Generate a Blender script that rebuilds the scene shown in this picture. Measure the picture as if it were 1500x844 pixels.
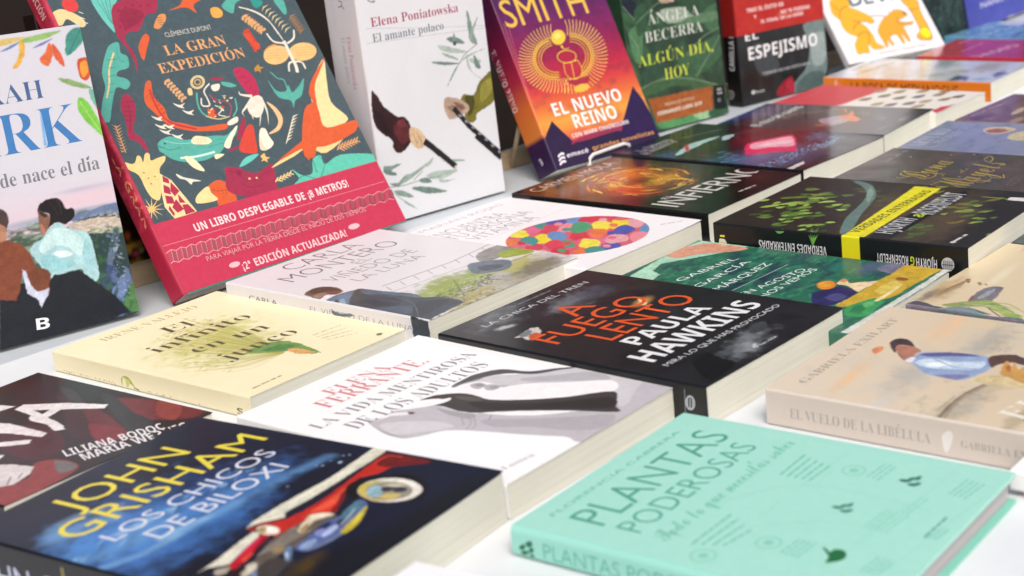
import bpy, math, random
import numpy as np
from mathutils import Vector, Matrix

for _o in list(bpy.data.objects):
    bpy.data.objects.remove(_o)
SC = bpy.context.scene
COL = SC.collection

# ---------------------------------------------------------------- camera
cam = bpy.data.cameras.new("camera")
cam_ob = bpy.data.objects.new("camera", cam)
COL.objects.link(cam_ob)
cam_ob.location = (0.15068, -0.83652, 0.35604)
cam_ob.rotation_euler = (1.332294, 0.078635, 0.414609)
cam.sensor_width = 36
cam.lens = 53.2247
cam.shift_x = -0.14592
cam.shift_y = -0.09447
cam.clip_start = 0.01
cam.clip_end = 500
cam.dof.use_dof = True
cam.dof.focus_distance = 1.15
cam.dof.aperture_fstop = 9
SC.camera = cam_ob

# ---------------------------------------------------------------- sky, sun, exposure
SUN_ELEV, SUN_ROT = math.radians(50), math.radians(142)
w = bpy.data.worlds.new("World")
SC.world = w
w.use_nodes = True
nt = w.node_tree
bg = nt.nodes['Background']
sky = nt.nodes.new('ShaderNodeTexSky')
sky.sky_type = 'NISHITA'
sky.sun_disc = False
sky.sun_elevation = SUN_ELEV
sky.sun_rotation = SUN_ROT
sky.air_density = 1.0
sky.dust_density = 6.0
sky.ozone_density = 1.0
nt.links.new(sky.outputs[0], bg.inputs[0])
bg.inputs[1].default_value = 0.11
sun = bpy.data.lights.new("sun", 'SUN')
sun.energy = 1.6
sun.angle = math.radians(30)
sun.color = (1.0, 0.96, 0.9)
sun_ob = bpy.data.objects.new("sun", sun)
COL.objects.link(sun_ob)
sd = Vector((math.sin(SUN_ROT) * math.cos(SUN_ELEV), math.cos(SUN_ROT) * math.cos(SUN_ELEV), math.sin(SUN_ELEV)))
sun_ob.rotation_euler = sd.to_track_quat('Z', 'Y').to_euler()
sun_ob.location = sd * 3
SC.view_settings.view_transform = 'Standard'
SC.view_settings.look = 'None'
SC.view_settings.exposure = 0.24
SC.view_settings.gamma = 1.0

# ---------------------------------------------------------------- materials
def lin(h, a=1.0):
    r = []
    for i in (0, 2, 4):
        c = int(h[i:i + 2], 16) / 255
        r.append(c / 12.92 if c <= 0.04045 else ((c + 0.055) / 1.055) ** 2.4)
    return r + [a]

def nodes(name):
    m = bpy.data.materials.new(name)
    m.use_nodes = True
    t = m.node_tree
    return m, t, t.nodes['Principled BSDF']

def printed(name, rough, coat, mottle, wave=0.25, paint=0.0):
    """printed cover stock: ink colour from the mesh, paper mottle, slight waviness under the varnish"""
    m, t, p = nodes(name)
    at = t.nodes.new('ShaderNodeVertexColor'); at.layer_name = 'Ink'
    tc = t.nodes.new('ShaderNodeTexCoord')
    n = t.nodes.new('ShaderNodeTexNoise'); n.inputs['Scale'].default_value = 260; n.inputs['Detail'].default_value = 5
    n.inputs['Roughness'].default_value = 0.65
    t.links.new(tc.outputs['Object'], n.inputs['Vector'])
    mr = t.nodes.new('ShaderNodeMapRange')
    mr.inputs['From Min'].default_value = 0.25; mr.inputs['From Max'].default_value = 0.75
    mr.inputs['To Min'].default_value = 1 - mottle; mr.inputs['To Max'].default_value = 1 + mottle
    t.links.new(n.outputs[0], mr.inputs['Value'])
    mx = t.nodes.new('ShaderNodeVectorMath'); mx.operation = 'SCALE'
    t.links.new(at.outputs[0], mx.inputs[0]); t.links.new(mr.outputs[0], mx.inputs['Scale'])
    if paint:
        # brushwork: broad and fine variation of the ink, weaker in the pale areas
        n3 = t.nodes.new('ShaderNodeTexNoise'); n3.inputs['Scale'].default_value = 85; n3.inputs['Detail'].default_value = 6
        n3.inputs['Roughness'].default_value = 0.7; n3.inputs['Distortion'].default_value = 1.2
        t.links.new(tc.outputs['Object'], n3.inputs['Vector'])
        sx = t.nodes.new('ShaderNodeSeparateColor'); sx.mode = 'HSV'
        t.links.new(at.outputs[0], sx.inputs[0])
        am = t.nodes.new('ShaderNodeMath'); am.operation = 'MULTIPLY_ADD'; am.use_clamp = True; am.inputs[1].default_value = -paint * 3.4; am.inputs[2].default_value = paint * 2.1
        t.links.new(sx.outputs[2], am.inputs[0])
        ce = t.nodes.new('ShaderNodeMath'); ce.operation = 'SUBTRACT'; ce.inputs[1].default_value = 0.5
        t.links.new(n3.outputs[0], ce.inputs[0])
        ad = t.nodes.new('ShaderNodeMath'); ad.operation = 'MULTIPLY_ADD'; ad.inputs[2].default_value = 1.0
        t.links.new(ce.outputs[0], ad.inputs[0]); t.links.new(am.outputs[0], ad.inputs[1])
        m2 = t.nodes.new('ShaderNodeVectorMath'); m2.operation = 'SCALE'
        t.links.new(mx.outputs[0], m2.inputs[0]); t.links.new(ad.outputs[0], m2.inputs['Scale'])
        mx = m2
    t.links.new(mx.outputs[0], p.inputs['Base Color'])
    p.inputs['Roughness'].default_value = rough
    p.inputs['Specular IOR Level'].default_value = 0.4
    p.inputs['Coat Weight'].default_value = coat
    p.inputs['Coat Roughness'].default_value = 0.12
    n2 = t.nodes.new('ShaderNodeTexNoise'); n2.inputs['Scale'].default_value = 14; n2.inputs['Detail'].default_value = 2
    t.links.new(tc.outputs['Object'], n2.inputs['Vector'])
    b = t.nodes.new('ShaderNodeBump'); b.inputs['Strength'].default_value = wave; b.inputs['Distance'].default_value = 0.004
    t.links.new(n2.outputs[0], b.inputs['Height'])
    t.links.new(b.outputs[0], p.inputs['Normal']); t.links.new(b.outputs[0], p.inputs['Coat Normal'])
    return m

def pages(name, c1, c2):
    """page edges: fine strata along the thickness, uneven from leaf to leaf"""
    m, t, p = nodes(name)
    tc = t.nodes.new('ShaderNodeTexCoord')
    mp = t.nodes.new('ShaderNodeMapping'); mp.inputs['Scale'].default_value = (5, 5, 1500)
    t.links.new(tc.outputs['Object'], mp.inputs[0])
    n = t.nodes.new('ShaderNodeTexNoise'); n.inputs['Scale'].default_value = 1; n.inputs['Detail'].default_value = 3
    t.links.new(mp.outputs[0], n.inputs['Vector'])
    n2 = t.nodes.new('ShaderNodeTexNoise'); n2.inputs['Scale'].default_value = 30
    t.links.new(tc.outputs['Object'], n2.inputs['Vector'])
    ad = t.nodes.new('ShaderNodeMath'); ad.operation = 'MULTIPLY_ADD'; ad.inputs[1].default_value = 0.35
    t.links.new(n2.outputs[0], ad.inputs[0]); t.links.new(n.outputs[0], ad.inputs[2])
    cr = t.nodes.new('ShaderNodeValToRGB')
    cr.color_ramp.elements[0].position = 0.42; cr.color_ramp.elements[0].color = lin(c1)
    cr.color_ramp.elements[1].position = 0.85; cr.color_ramp.elements[1].color = lin(c2)
    t.links.new(ad.outputs[0], cr.inputs[0]); t.links.new(cr.outputs[0], p.inputs['Base Color'])
    p.inputs['Roughness'].default_value = 0.9
    p.inputs['Specular IOR Level'].default_value = 0.15
    b = t.nodes.new('ShaderNodeBump'); b.inputs['Strength'].default_value = 0.15; b.inputs['Distance'].default_value = 0.0005
    t.links.new(n.outputs[0], b.inputs['Height']); t.links.new(b.outputs[0], p.inputs['Normal'])
    return m

def plain(name, c1, c2, scale=20, rough=0.5, stretch=(1, 1, 1), bump=0.0, spec=0.4):
    m, t, p = nodes(name)
    tc = t.nodes.new('ShaderNodeTexCoord')
    mp = t.nodes.new('ShaderNodeMapping'); mp.inputs['Scale'].default_value = stretch
    t.links.new(tc.outputs['Object'], mp.inputs[0])
    n = t.nodes.new('ShaderNodeTexNoise'); n.inputs['Scale'].default_value = scale; n.inputs['Detail'].default_value = 5
    t.links.new(mp.outputs[0], n.inputs['Vector'])
    cr = t.nodes.new('ShaderNodeValToRGB')
    cr.color_ramp.elements[0].position = 0.3; cr.color_ramp.elements[0].color = lin(c1)
    cr.color_ramp.elements[1].position = 0.7; cr.color_ramp.elements[1].color = lin(c2)
    t.links.new(n.outputs[0], cr.inputs[0]); t.links.new(cr.outputs[0], p.inputs['Base Color'])
    p.inputs['Roughness'].default_value = rough
    p.inputs['Specular IOR Level'].default_value = spec
    if bump:
        b = t.nodes.new('ShaderNodeBump'); b.inputs['Strength'].default_value = bump; b.inputs['Distance'].default_value = 0.002
        t.links.new(n.outputs[0], b.inputs['Height']); t.links.new(b.outputs[0], p.inputs['Normal'])
    return m

MATTE = printed("matte_laminate_print", 0.42, 0.0, 0.015, 0.07)
SATIN = printed("satin_laminate_print", 0.33, 0.2, 0.025, 0.08)
GLOSS = printed("gloss_laminate_print", 0.22, 0.4, 0.04, 0.15)
CLOTHY = printed("textured_paper_print", 0.6, 0.0, 0.12, 0.25, 0.3)
PAINTED = printed("painted_satin_print", 0.36, 0.15, 0.02, 0.08, 0.6)
PAINTED_GLOSS = printed("painted_gloss_print", 0.22, 0.4, 0.03, 0.15, 0.6)
PAGES = pages("page_edges_cream", 'cdccbe', 'dad9cd')
PAGES_WHITE = pages("page_edges_white", 'd3d2c8', 'e4e2da')
PAGES_GREY = pages("page_edges_grey", 'a5a0a6', 'bdb8b8')

# ---------------------------------------------------------------- printed artwork, all in millimetres on the page
LAYER = 0.00002

def vnoise(x, y, seed):
    def h(i, j):
        s = np.sin(i * 127.1 + j * 311.7 + seed * 74.7) * 43758.5453
        return s - np.floor(s)
    xi, yi = np.floor(x), np.floor(y)
    fx, fy = x - xi, y - yi
    fx, fy = fx * fx * (3 - 2 * fx), fy * fy * (3 - 2 * fy)
    return (h(xi, yi) * (1 - fx) + h(xi + 1, yi) * fx) * (1 - fy) + (h(xi, yi + 1) * (1 - fx) + h(xi + 1, yi + 1) * fx) * fy

def fbm(x, y, seed):
    return 0.55 * vnoise(x, y, seed) + 0.3 * vnoise(x * 2.1, y * 2.1, seed + 3) + 0.15 * vnoise(x * 4.3, y * 4.3, seed + 7)

def curve(pts, close, sub=4):
    n = len(pts)
    out = []
    for i in range(n if close else n - 1):
        if close:
            p0, p1, p2, p3 = pts[i - 1], pts[i], pts[(i + 1) % n], pts[(i + 2) % n]
        else:
            p0, p1, p2, p3 = pts[max(i - 1, 0)], pts[i], pts[i + 1], pts[min(i + 2, n - 1)]
        for k in range(sub):
            t = k / sub
            out.append(tuple(0.5 * (2 * p1[a] + (p2[a] - p0[a]) * t + (2 * p0[a] - 5 * p1[a] + 4 * p2[a] - p3[a]) * t * t
                                    + (3 * p1[a] - p0[a] - 3 * p2[a] + p3[a]) * t ** 3) for a in (0, 1)))
    if not close:
        out.append(tuple(pts[-1]))
    return out

def pairs(f):
    return [(f[i], f[i + 1]) for i in range(0, len(f), 2)]

def clip_poly(pts, x0, y0, x1, y1):
    for axis, lim, sgn in ((0, x0, 1), (0, x1, -1), (1, y0, 1), (1, y1, -1)):
        out = []
        for i in range(len(pts)):
            a, b = pts[i - 1], pts[i]
            da, db = sgn * (a[axis] - lim), sgn * (b[axis] - lim)
            if (da >= 0) != (db >= 0):
                t = da / (da - db)
                out.append((a[0] + (b[0] - a[0]) * t, a[1] + (b[1] - a[1]) * t))
            if db >= 0:
                out.append(b)
        pts = out
        if len(pts) < 3:
            return []
    return pts

ACC = {'Á': ('A', 1), 'É': ('E', 1), 'Í': ('I', 1), 'Ó': ('O', 1), 'Ú': ('U', 1), 'Ñ': ('N', 2), 'í': ('i', 3), 'é': ('e', 3), 'á': ('a', 3), 'ó': ('o', 3)}
ALPHA = {'serif': 0x1D400, 'serifm': 0x1D400, 'ital': 0x1D434, 'script': 0x1D4D0, 'sansb': 0x1D5D4}
WEIGHT = {'serif': -0.012, 'serifm': -0.003, 'thin': -0.018, 'light': -0.009, 'heavy': 0.02, 'sansb': 0.0, 'script': -0.004}
_glyphs = {}
_letters = {}

def flat_text(body, offset, spacing=1.0):
    c = bpy.data.curves.new("lettering", 'FONT')
    c.body = body
    c.resolution_u = 3
    c.offset = offset
    c.space_line = spacing
    o = bpy.data.objects.new("lettering", c)
    me = bpy.data.meshes.new_from_object(o)
    v = np.array([tuple(q.co)[:2] for q in me.vertices]) if len(me.vertices) else np.zeros((0, 2))
    f = [tuple(p.vertices) for p in me.polygons]
    bpy.data.objects.remove(o); bpy.data.curves.remove(c); bpy.data.meshes.remove(me)
    return v, f

def letter(style, ch):
    """one letter of a style as flat faces, with its advance measured by a bar drawn behind it"""
    base = ALPHA[style]
    if style == 'ital' and ch == 'h':
        v, f = flat_text('h', -0.01)
        return v @ np.array([[1, 0], [0.2, 1]]), f, 0.55
    code = chr(base + ord(ch) - 65) if ch <= 'Z' else chr(base + 26 + ord(ch) - 97)
    off = WEIGHT.get(style, 0)
    v, f = flat_text(code + '|', off)
    bar = flat_text('|', off)[0][:, 0].min()
    bx = v[:, 0].max() - np.ptp(flat_text('|', off)[0][:, 0])
    cut = [g for g in f if min(v[k, 0] for k in g) < bx - 1e-4]
    ids = sorted({k for g in cut for k in g})
    mp = {k: n for n, k in enumerate(ids)}
    return v[ids], [tuple(mp[k] for k in g) for g in cut], bx - bar

def glyph_mesh(text, style):
    """lettering as flat faces, measured in em"""
    key = (text, style)
    if key in _glyphs:
        return _glyphs[key]
    if style not in ALPHA:
        v, f = flat_text(text, WEIGHT.get(style, 0))
    else:
        V, f, x, n = [], [], 0.0, 0
        for ch in text:
            if ch == ' ':
                x += 0.3
                continue
            k = (style, ch)
            if k not in _letters:
                if 'A' <= ch <= 'Z' or 'a' <= ch <= 'z':
                    _letters[k] = letter(style, ch)
                else:
                    gv, gf = flat_text(ch, 0.012 if style == 'sansb' else 0)
                    _letters[k] = (gv, gf, gv[:, 0].max() + 0.06)
            gv, gf, adv = _letters[k]
            V.append(gv + np.array([x, 0])); f += [tuple(m + n for m in g) for g in gf]
            n += len(gv); x += adv
        v = np.vstack(V)
    _glyphs[key] = (v, f)
    return v, f

def text_mesh(text, style):
    plain_text = ''.join(ACC[c][0] if c in ACC else c for c in text)
    v, f = glyph_mesh(plain_text, style)
    v = v.copy(); f = list(f)
    cap = glyph_mesh('H', style)[0][:, 1].max()
    for i, c in enumerate(text):
        if c in ACC:
            x0 = glyph_mesh(plain_text[:i + 1], style)[0][:, 0].max()
            gw = np.ptp(glyph_mesh(plain_text[i], style)[0][:, 0])
            cx = x0 - gw / 2
            kind = ACC[c][1]
            top = cap if kind < 3 else cap * 0.72
            k = len(v)
            if kind == 2:
                q = [(cx - .16, top + .08), (cx + .16, top + .1), (cx + .16, top + .17), (cx - .16, top + .15)]
            else:
                q = [(cx - .06, top + .06), (cx + .02, top + .06), (cx + .16, top + .24), (cx + .05, top + .24)]
            v = np.vstack([v, np.array(q)]); f.append((k, k + 1, k + 2, k + 3))
    return v, f, cap

class Art:
    """artwork of one printed face: soft washes painted on a fine grid, crisp shapes and lettering inked above it"""
    def __init__(s, W, H, base, cell=1.6, x0=0.0):
        s.W, s.H, s.x0 = W, H, x0
        nx, ny = max(2, int((W - x0) / cell)), max(2, int(H / cell))
        gx, gy = np.meshgrid(np.linspace(x0, W, nx + 1), np.linspace(0, H, ny + 1))
        s.gx, s.gy, s.nx, s.ny = gx, gy, nx, ny
        s.c = np.ones(gx.shape + (4,)) * np.array(lin(base))
        s.items = []
        s.soft, s.vary, s.rag, s.washes = 0.0, 0.4, 1.0, []
    def grad(s, x0, y0, c0, x1, y1, c1, a=1.0):
        d = np.array([x1 - x0, y1 - y0]); L = d @ d
        t = np.clip(((s.gx - x0) * d[0] + (s.gy - y0) * d[1]) / L, 0, 1)[..., None]
        s.c[:] = s.c * (1 - a) + a * (np.array(lin(c0)) * (1 - t) + np.array(lin(c1)) * t)
    def ramp(s, axis, stops):
        g = s.gy if axis else s.gx
        for k in range(3):
            s.c[..., k] = np.interp(g, [q[0] for q in stops], [lin(q[1])[k] for q in stops])
    def blob(s, cx, cy, ux, uy, vx, vy, c, a=1.0, soft=1.0, rag=0.0):
        det = ux * vy - uy * vx
        dx, dy = s.gx - cx, s.gy - cy
        p, q = (dx * vy - dy * vx) / det, (dy * ux - dx * uy) / det
        d = np.sqrt(p * p + q * q)
        if rag:
            d = d + rag * (fbm(s.gx / 6, s.gy / 6, cx) - 0.5) * 2
        t = np.clip((1 - d) / max(soft, 1e-3), 0, 1); t = (t * t * (3 - 2 * t) * a)[..., None]
        s.c[:] = s.c * (1 - t) + np.array(lin(c)) * t
    def mottle(s, c, sx, sy, amount, lo=0.45, hi=0.75, seed=1, ang=0.0, x0=-1e9, y0=-1e9, x1=1e9, y1=1e9, layer=None):
        if layer is not None:
            s.washes.append((layer, len(s.washes), lambda: s.mottle(c, sx, sy, amount, lo, hi, seed, ang, x0, y0, x1, y1)))
            return
        ca, sa = math.cos(math.radians(ang)), math.sin(math.radians(ang))
        X, Y = s.gx * ca + s.gy * sa, -s.gx * sa + s.gy * ca
        t = np.clip((fbm(X / sx, Y / sy, seed) - lo) / (hi - lo), 0, 1)
        e = 4.0
        m = np.clip((s.gx - x0) / e, 0, 1) * np.clip((x1 - s.gx) / e, 0, 1) * np.clip((s.gy - y0) / e, 0, 1) * np.clip((y1 - s.gy) / e, 0, 1)
        t = (t * amount * m)[..., None]
        s.c[:] = s.c * (1 - t) + np.array(lin(c)) * t
    def rect(s, c, x0, y0, x1, y1, a=1.0):
        m = (s.gx >= x0) & (s.gx <= x1) & (s.gy >= y0) & (s.gy <= y1)
        s.c[m] = s.c[m] * (1 - a) + a * np.array(lin(c))
    def words(s, c, layer, x, y, length, h, ang, seed=1):
        # a line of print too small to read: word-sized dashes
        rng = random.Random(seed)
        ca, sa = math.cos(math.radians(ang)), math.sin(math.radians(ang))
        d = 0
        while d < length:
            w = min(rng.uniform(1.5, 5) * h, length - d)
            q = [(x + d * ca, y + d * sa), (x + (d + w) * ca, y + (d + w) * sa), (x + (d + w) * ca - h * .7 * sa, y + (d + w) * sa + h * .7 * ca), (x + d * ca - h * .7 * sa, y + d * sa + h * .7 * ca)]
            s.poly(c, layer, [k for p in q for k in p])
            d += w + h * 0.7
    def stroke(s, c, wid, flat, a=1.0):
        # a soft brush stroke washed into the grid
        p = pairs(flat)
        d = np.full(s.gx.shape, 1e9)
        for (x0, y0), (x1, y1) in zip(p[:-1], p[1:]):
            ux, uy = x1 - x0, y1 - y0
            t = np.clip(((s.gx - x0) * ux + (s.gy - y0) * uy) / max(ux * ux + uy * uy, 1e-6), 0, 1)
            d = np.minimum(d, np.hypot(s.gx - x0 - t * ux, s.gy - y0 - t * uy))
        t = (np.clip(1.3 - d / wid, 0, 1) * a)[..., None]
        s.c[:] = s.c * (1 - t) + np.array(lin(c)) * t
    def fan(s, n, seed, cols, bx, by, tx, ty, ux, uy, dots):
        # fine stalks spreading from one base towards a tuft, with seed specks at the tips
        rng = random.Random(seed)
        for k in range(n + dots):
            t = rng.uniform(-1, 1)
            L = rng.uniform(0.55, 1.08) * (1 - 0.25 * abs(t))
            j = rng.uniform(-0.08, 0.08)
            ex, ey = bx + tx * L + ux * (t + j), by + ty * L + uy * (t + j)
            mx, my = bx * 0.45 + ex * 0.55 + ux * t * 0.15, by * 0.45 + ey * 0.55 + uy * t * 0.15
            if k < n:
                s.stroke(rng.choice(cols), 0.7, [bx, by, mx, my, ex, ey], 0.24)
            else:
                s.stroke(rng.choice(cols), rng.uniform(0.9, 1.6), [ex, ey, ex + 0.5, ey], 0.5)
    def wash(s, c, layer, pts, a=1.0, wid=None):
        # a shape of a photograph or painting: its edge melts into what lies under it
        soft = s.soft
        s.washes.append((layer, len(s.washes), lambda: s._wash(c, pts, soft, a, wid)))
    def _wash(s, c, pts, soft, a, wid):
        P = np.array(pts)
        lo, hi = P.min(0) - soft, P.max(0) + soft
        xs, ys = s.gx[0], s.gy[:, 0]
        i0, i1 = np.searchsorted(xs, lo[0]), np.searchsorted(xs, hi[0])
        j0, j1 = np.searchsorted(ys, lo[1]), np.searchsorted(ys, hi[1])
        if i1 <= i0 or j1 <= j0:
            return
        X, Y = s.gx[j0:j1, i0:i1], s.gy[j0:j1, i0:i1]
        d = np.full(X.shape, 1e9)
        ins = np.zeros(X.shape, bool)
        for (x0, y0), (x1, y1) in zip(P, np.roll(P, -1, 0)):
            ux, uy = x1 - x0, y1 - y0
            L = ux * ux + uy * uy
            if L < 1e-9:
                continue
            t = np.clip(((X - x0) * ux + (Y - y0) * uy) / L, 0, 1)
            d = np.minimum(d, (X - x0 - t * ux) ** 2 + (Y - y0 - t * uy) ** 2)
            if uy:
                ins ^= ((y0 > Y) != (y1 > Y)) & (X < ux * (Y - y0) / uy + x0)
        # edges wander like brushwork or film grain, and the colour varies within the shape
        d = np.sqrt(d)
        seed = abs(P[0, 0] * 3.1 + P[0, 1]) % 50
        size = min(hi[0] - lo[0], hi[1] - lo[1]) if wid is None else wid
        rag = min(1.2, 0.12 * size) * s.rag
        d = np.where(ins, d, -d) + rag * 2 * (fbm(X / 2.6, Y / 2.6, seed) - 0.5)
        t = np.clip(0.5 + d / soft, 0, 1)
        t = (t * t * (3 - 2 * t) * a)[..., None]
        v = 1 + s.vary * ((fbm(X / 5, Y / 5, seed + 9) - 0.5) * 1.3 + (vnoise(X / 1.1, Y / 1.1, seed + 4) - 0.5) * 0.7)
        col = np.array(lin(c)) * np.stack([v, v, v, np.ones_like(v)], -1)
        s.c[j0:j1, i0:i1] = s.c[j0:j1, i0:i1] * (1 - t) + col * t
    def _add(s, pts, faces, c, layer):
        s.items.append((layer, len(s.items), pts, faces, c))
    def _stack(s):
        # inks lie over one another in printing order; shapes that do not overlap share a height
        for layer, n, paint in sorted(s.washes, key=lambda q: q[:2]):
            paint()
        s.v, s.f, s.col = [], [], []
        boxes = []
        for layer, n, pts, faces, c in sorted(s.items, key=lambda q: q[:2]):
            a = np.array(pts)
            x0, y0 = a.min(0); x1, y1 = a.max(0)
            h = 1
            for bx0, by0, bx1, by1, bh in boxes:
                if bh >= h and x0 < bx1 and x1 > bx0 and y0 < by1 and y1 > by0:
                    h = bh + 1
            boxes.append((x0, y0, x1, y1, h))
            k = len(s.v)
            s.v += [(x, y, h) for x, y in pts]
            s.f += [tuple(k + i for i in f) for f in faces]
            s.col += [lin(c)] * len(pts)
    def poly(s, c, layer, flat, smooth=0):
        p = pairs(flat)
        if smooth:
            p = curve(p, True)
        if s.soft:
            return s.wash(c, layer, p)
        p = clip_poly(p, s.x0, 0, s.W, s.H)
        if len(p) >= 3:
            s._add(p, [tuple(range(len(p)))], c, layer)
    def line(s, c, layer, wid, flat, smooth=0, taper=0):
        p = pairs(flat)
        if smooth:
            p = curve(p, False, 5)
        L, R = [], []
        n = len(p)
        for i in range(n):
            a, b = p[max(i - 1, 0)], p[min(i + 1, n - 1)]
            dx, dy = b[0] - a[0], b[1] - a[1]
            l = math.hypot(dx, dy) or 1
            t = i / max(n - 1, 1)
            h = wid / 2 * (1 if not taper else (1 - t) if taper == 1 else max(0.04, math.sin(math.pi * (0.08 + 0.9 * t))))
            L.append((p[i][0] - dy / l * h, p[i][1] + dx / l * h)); R.append((p[i][0] + dy / l * h, p[i][1] - dx / l * h))
        if s.soft:
            return s.wash(c, layer, L + R[::-1], 1.0, wid)
        s._quads([[L[i], L[i + 1], R[i + 1], R[i]] for i in range(n - 1)], c, layer)
    def _quads(s, quads, c, layer):
        P, F = [], []
        for q in quads:
            q = clip_poly(q, s.x0, 0, s.W, s.H)
            if len(q) >= 3:
                F.append(tuple(range(len(P), len(P) + len(q)))); P += q
        if P:
            s._add(P, F, c, layer)
    def ell(s, c, layer, cx, cy, ux, uy, vx, vy, ring=0.0):
        n = 28
        a = [(cx + ux * math.cos(t) + vx * math.sin(t), cy + uy * math.cos(t) + vy * math.sin(t)) for t in (2 * math.pi * i / n for i in range(n))]
        if not ring:
            if s.soft:
                return s.wash(c, layer, a)
            a = clip_poly(a, s.x0, 0, s.W, s.H)
            if len(a) >= 3:
                s._add(a, [tuple(range(len(a)))], c, layer)
        else:
            k = 1 - ring
            b = [(cx + (x - cx) * k, cy + (y - cy) * k) for x, y in a]
            s._quads([[a[i], a[(i + 1) % n], b[(i + 1) % n], b[i]] for i in range(n)], c, layer)
    def text(s, txt, style, c, layer, x, y, wid, cap, ang=0.0, slant=0.0):
        v, f, ch = text_mesh(txt, style)
        x0, x1 = v[:, 0].min(), v[:, 0].max()
        px = (v[:, 0] - x0) * wid / (x1 - x0); py = v[:, 1] * cap / ch
        px = px + py * slant
        ca, sa = math.cos(math.radians(ang)), math.sin(math.radians(ang))
        P = [(x + a * ca - b * sa, y + a * sa + b * ca) for a, b in zip(px, py)]
        W, H = s.W, s.H
        ok = [s.x0 <= q[0] <= W and 0 <= q[1] <= H for q in P]
        faces = [g for g in f if all(ok[i] for i in g)]
        used = sorted({i for g in faces for i in g})
        if used:
            mp = {k: n for n, k in enumerate(used)}
            s._add([P[i] for i in used], [tuple(mp[i] for i in g) for g in faces], c, layer)
    def mesh(s, name, mat, parent, frame, back):
        """frame maps page millimetres and a height to the book's own space; back gives the board its thickness"""
        s._stack()
        ny, nx = s.ny, s.nx
        if s.v:
            sv = np.array(s.v, dtype=float)
        else:
            sv = np.zeros((0, 3))
        gid = np.arange((nx + 1) * (ny + 1)).reshape(ny + 1, nx + 1)
        ring = np.concatenate([gid[0, :-1], gid[:-1, -1], gid[-1, :0:-1], gid[:0:-1, 0]])
        rx, ry = s.gx.ravel()[ring], s.gy.ravel()[ring]
        X = np.concatenate([s.gx.ravel(), sv[:, 0], rx, rx])
        Y = np.concatenate([s.gy.ravel(), sv[:, 1], ry, ry])
        Z = np.concatenate([np.zeros(s.gx.size), sv[:, 2] * LAYER, np.zeros(len(ring)), np.full(len(ring), -back)])
        co = np.stack(frame(X, Y, Z), -1).astype(np.float32)
        corner = s.c.reshape(-1, 4)[ring]
        col = np.concatenate([s.c.reshape(-1, 4), np.array(s.col).reshape(-1, 4), corner, corner])
        # faces: the painted grid, the inked shapes, then the edge of the board all round
        gi = (np.arange(ny)[:, None] * (nx + 1) + np.arange(nx)[None, :]).ravel()
        grid = np.stack([gi, gi + 1, gi + nx + 2, gi + nx + 1], -1).ravel()
        k = s.gx.size
        extra = [[k + i for i in f] for f in s.f]
        k += len(s.v)
        m = len(ring)
        extra += [[k + i, k + m + i, k + m + (i + 1) % m, k + (i + 1) % m] for i in range(m)]
        sizes = np.concatenate([np.full(nx * ny, 4), np.array([len(f) for f in extra])])
        loops = np.concatenate([grid, np.array([i for f in extra for i in f])]).astype(np.int32)
        me = bpy.data.meshes.new(name)
        me.vertices.add(len(co)); me.vertices.foreach_set('co', co.ravel())
        me.loops.add(len(loops)); me.loops.foreach_set('vertex_index', loops)
        me.polygons.add(len(sizes)); me.polygons.foreach_set('loop_start', (np.cumsum(sizes) - sizes).astype(np.int32))
        me.update(calc_edges=True)
        a = me.color_attributes.new('Ink', 'FLOAT_COLOR', 'POINT')
        a.data.foreach_set('color', np.array(col, dtype=np.float32).ravel())
        me.materials.append(mat)
        me.update()
        o = bpy.data.objects.new(name, me)
        COL.objects.link(o)
        if parent:
            o.parent = parent
        return o

def mesh_obj(name, verts, faces, mat, parent=None, smooth=False):
    me = bpy.data.meshes.new(name)
    me.from_pydata(verts, [], faces)
    me.materials.append(mat)
    me.update()
    if smooth:
        for p in me.polygons:
            p.use_smooth = True
    o = bpy.data.objects.new(name, me)
    COL.objects.link(o)
    if parent:
        o.parent = parent
    return o

def box_data(x0, y0, z0, x1, y1, z1):
    v = [(x0, y0, z0), (x1, y0, z0), (x1, y1, z0), (x0, y1, z0), (x0, y0, z1), (x1, y0, z1), (x1, y1, z1), (x0, y1, z1)]
    f = [(3, 2, 1, 0), (4, 5, 6, 7), (0, 1, 5, 4), (1, 2, 6, 5), (2, 3, 7, 6), (3, 0, 4, 7)]
    return v, f

def ink(me, rgba):
    a = me.color_attributes.new('Ink', 'FLOAT_COLOR', 'POINT')
    a.data.foreach_set('color', np.tile(np.array(rgba, dtype=np.float32), len(me.vertices)))

def tag(o, label, cat, group=None):
    o['label'] = label
    o['category'] = cat
    if group:
        o['group'] = group

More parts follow.
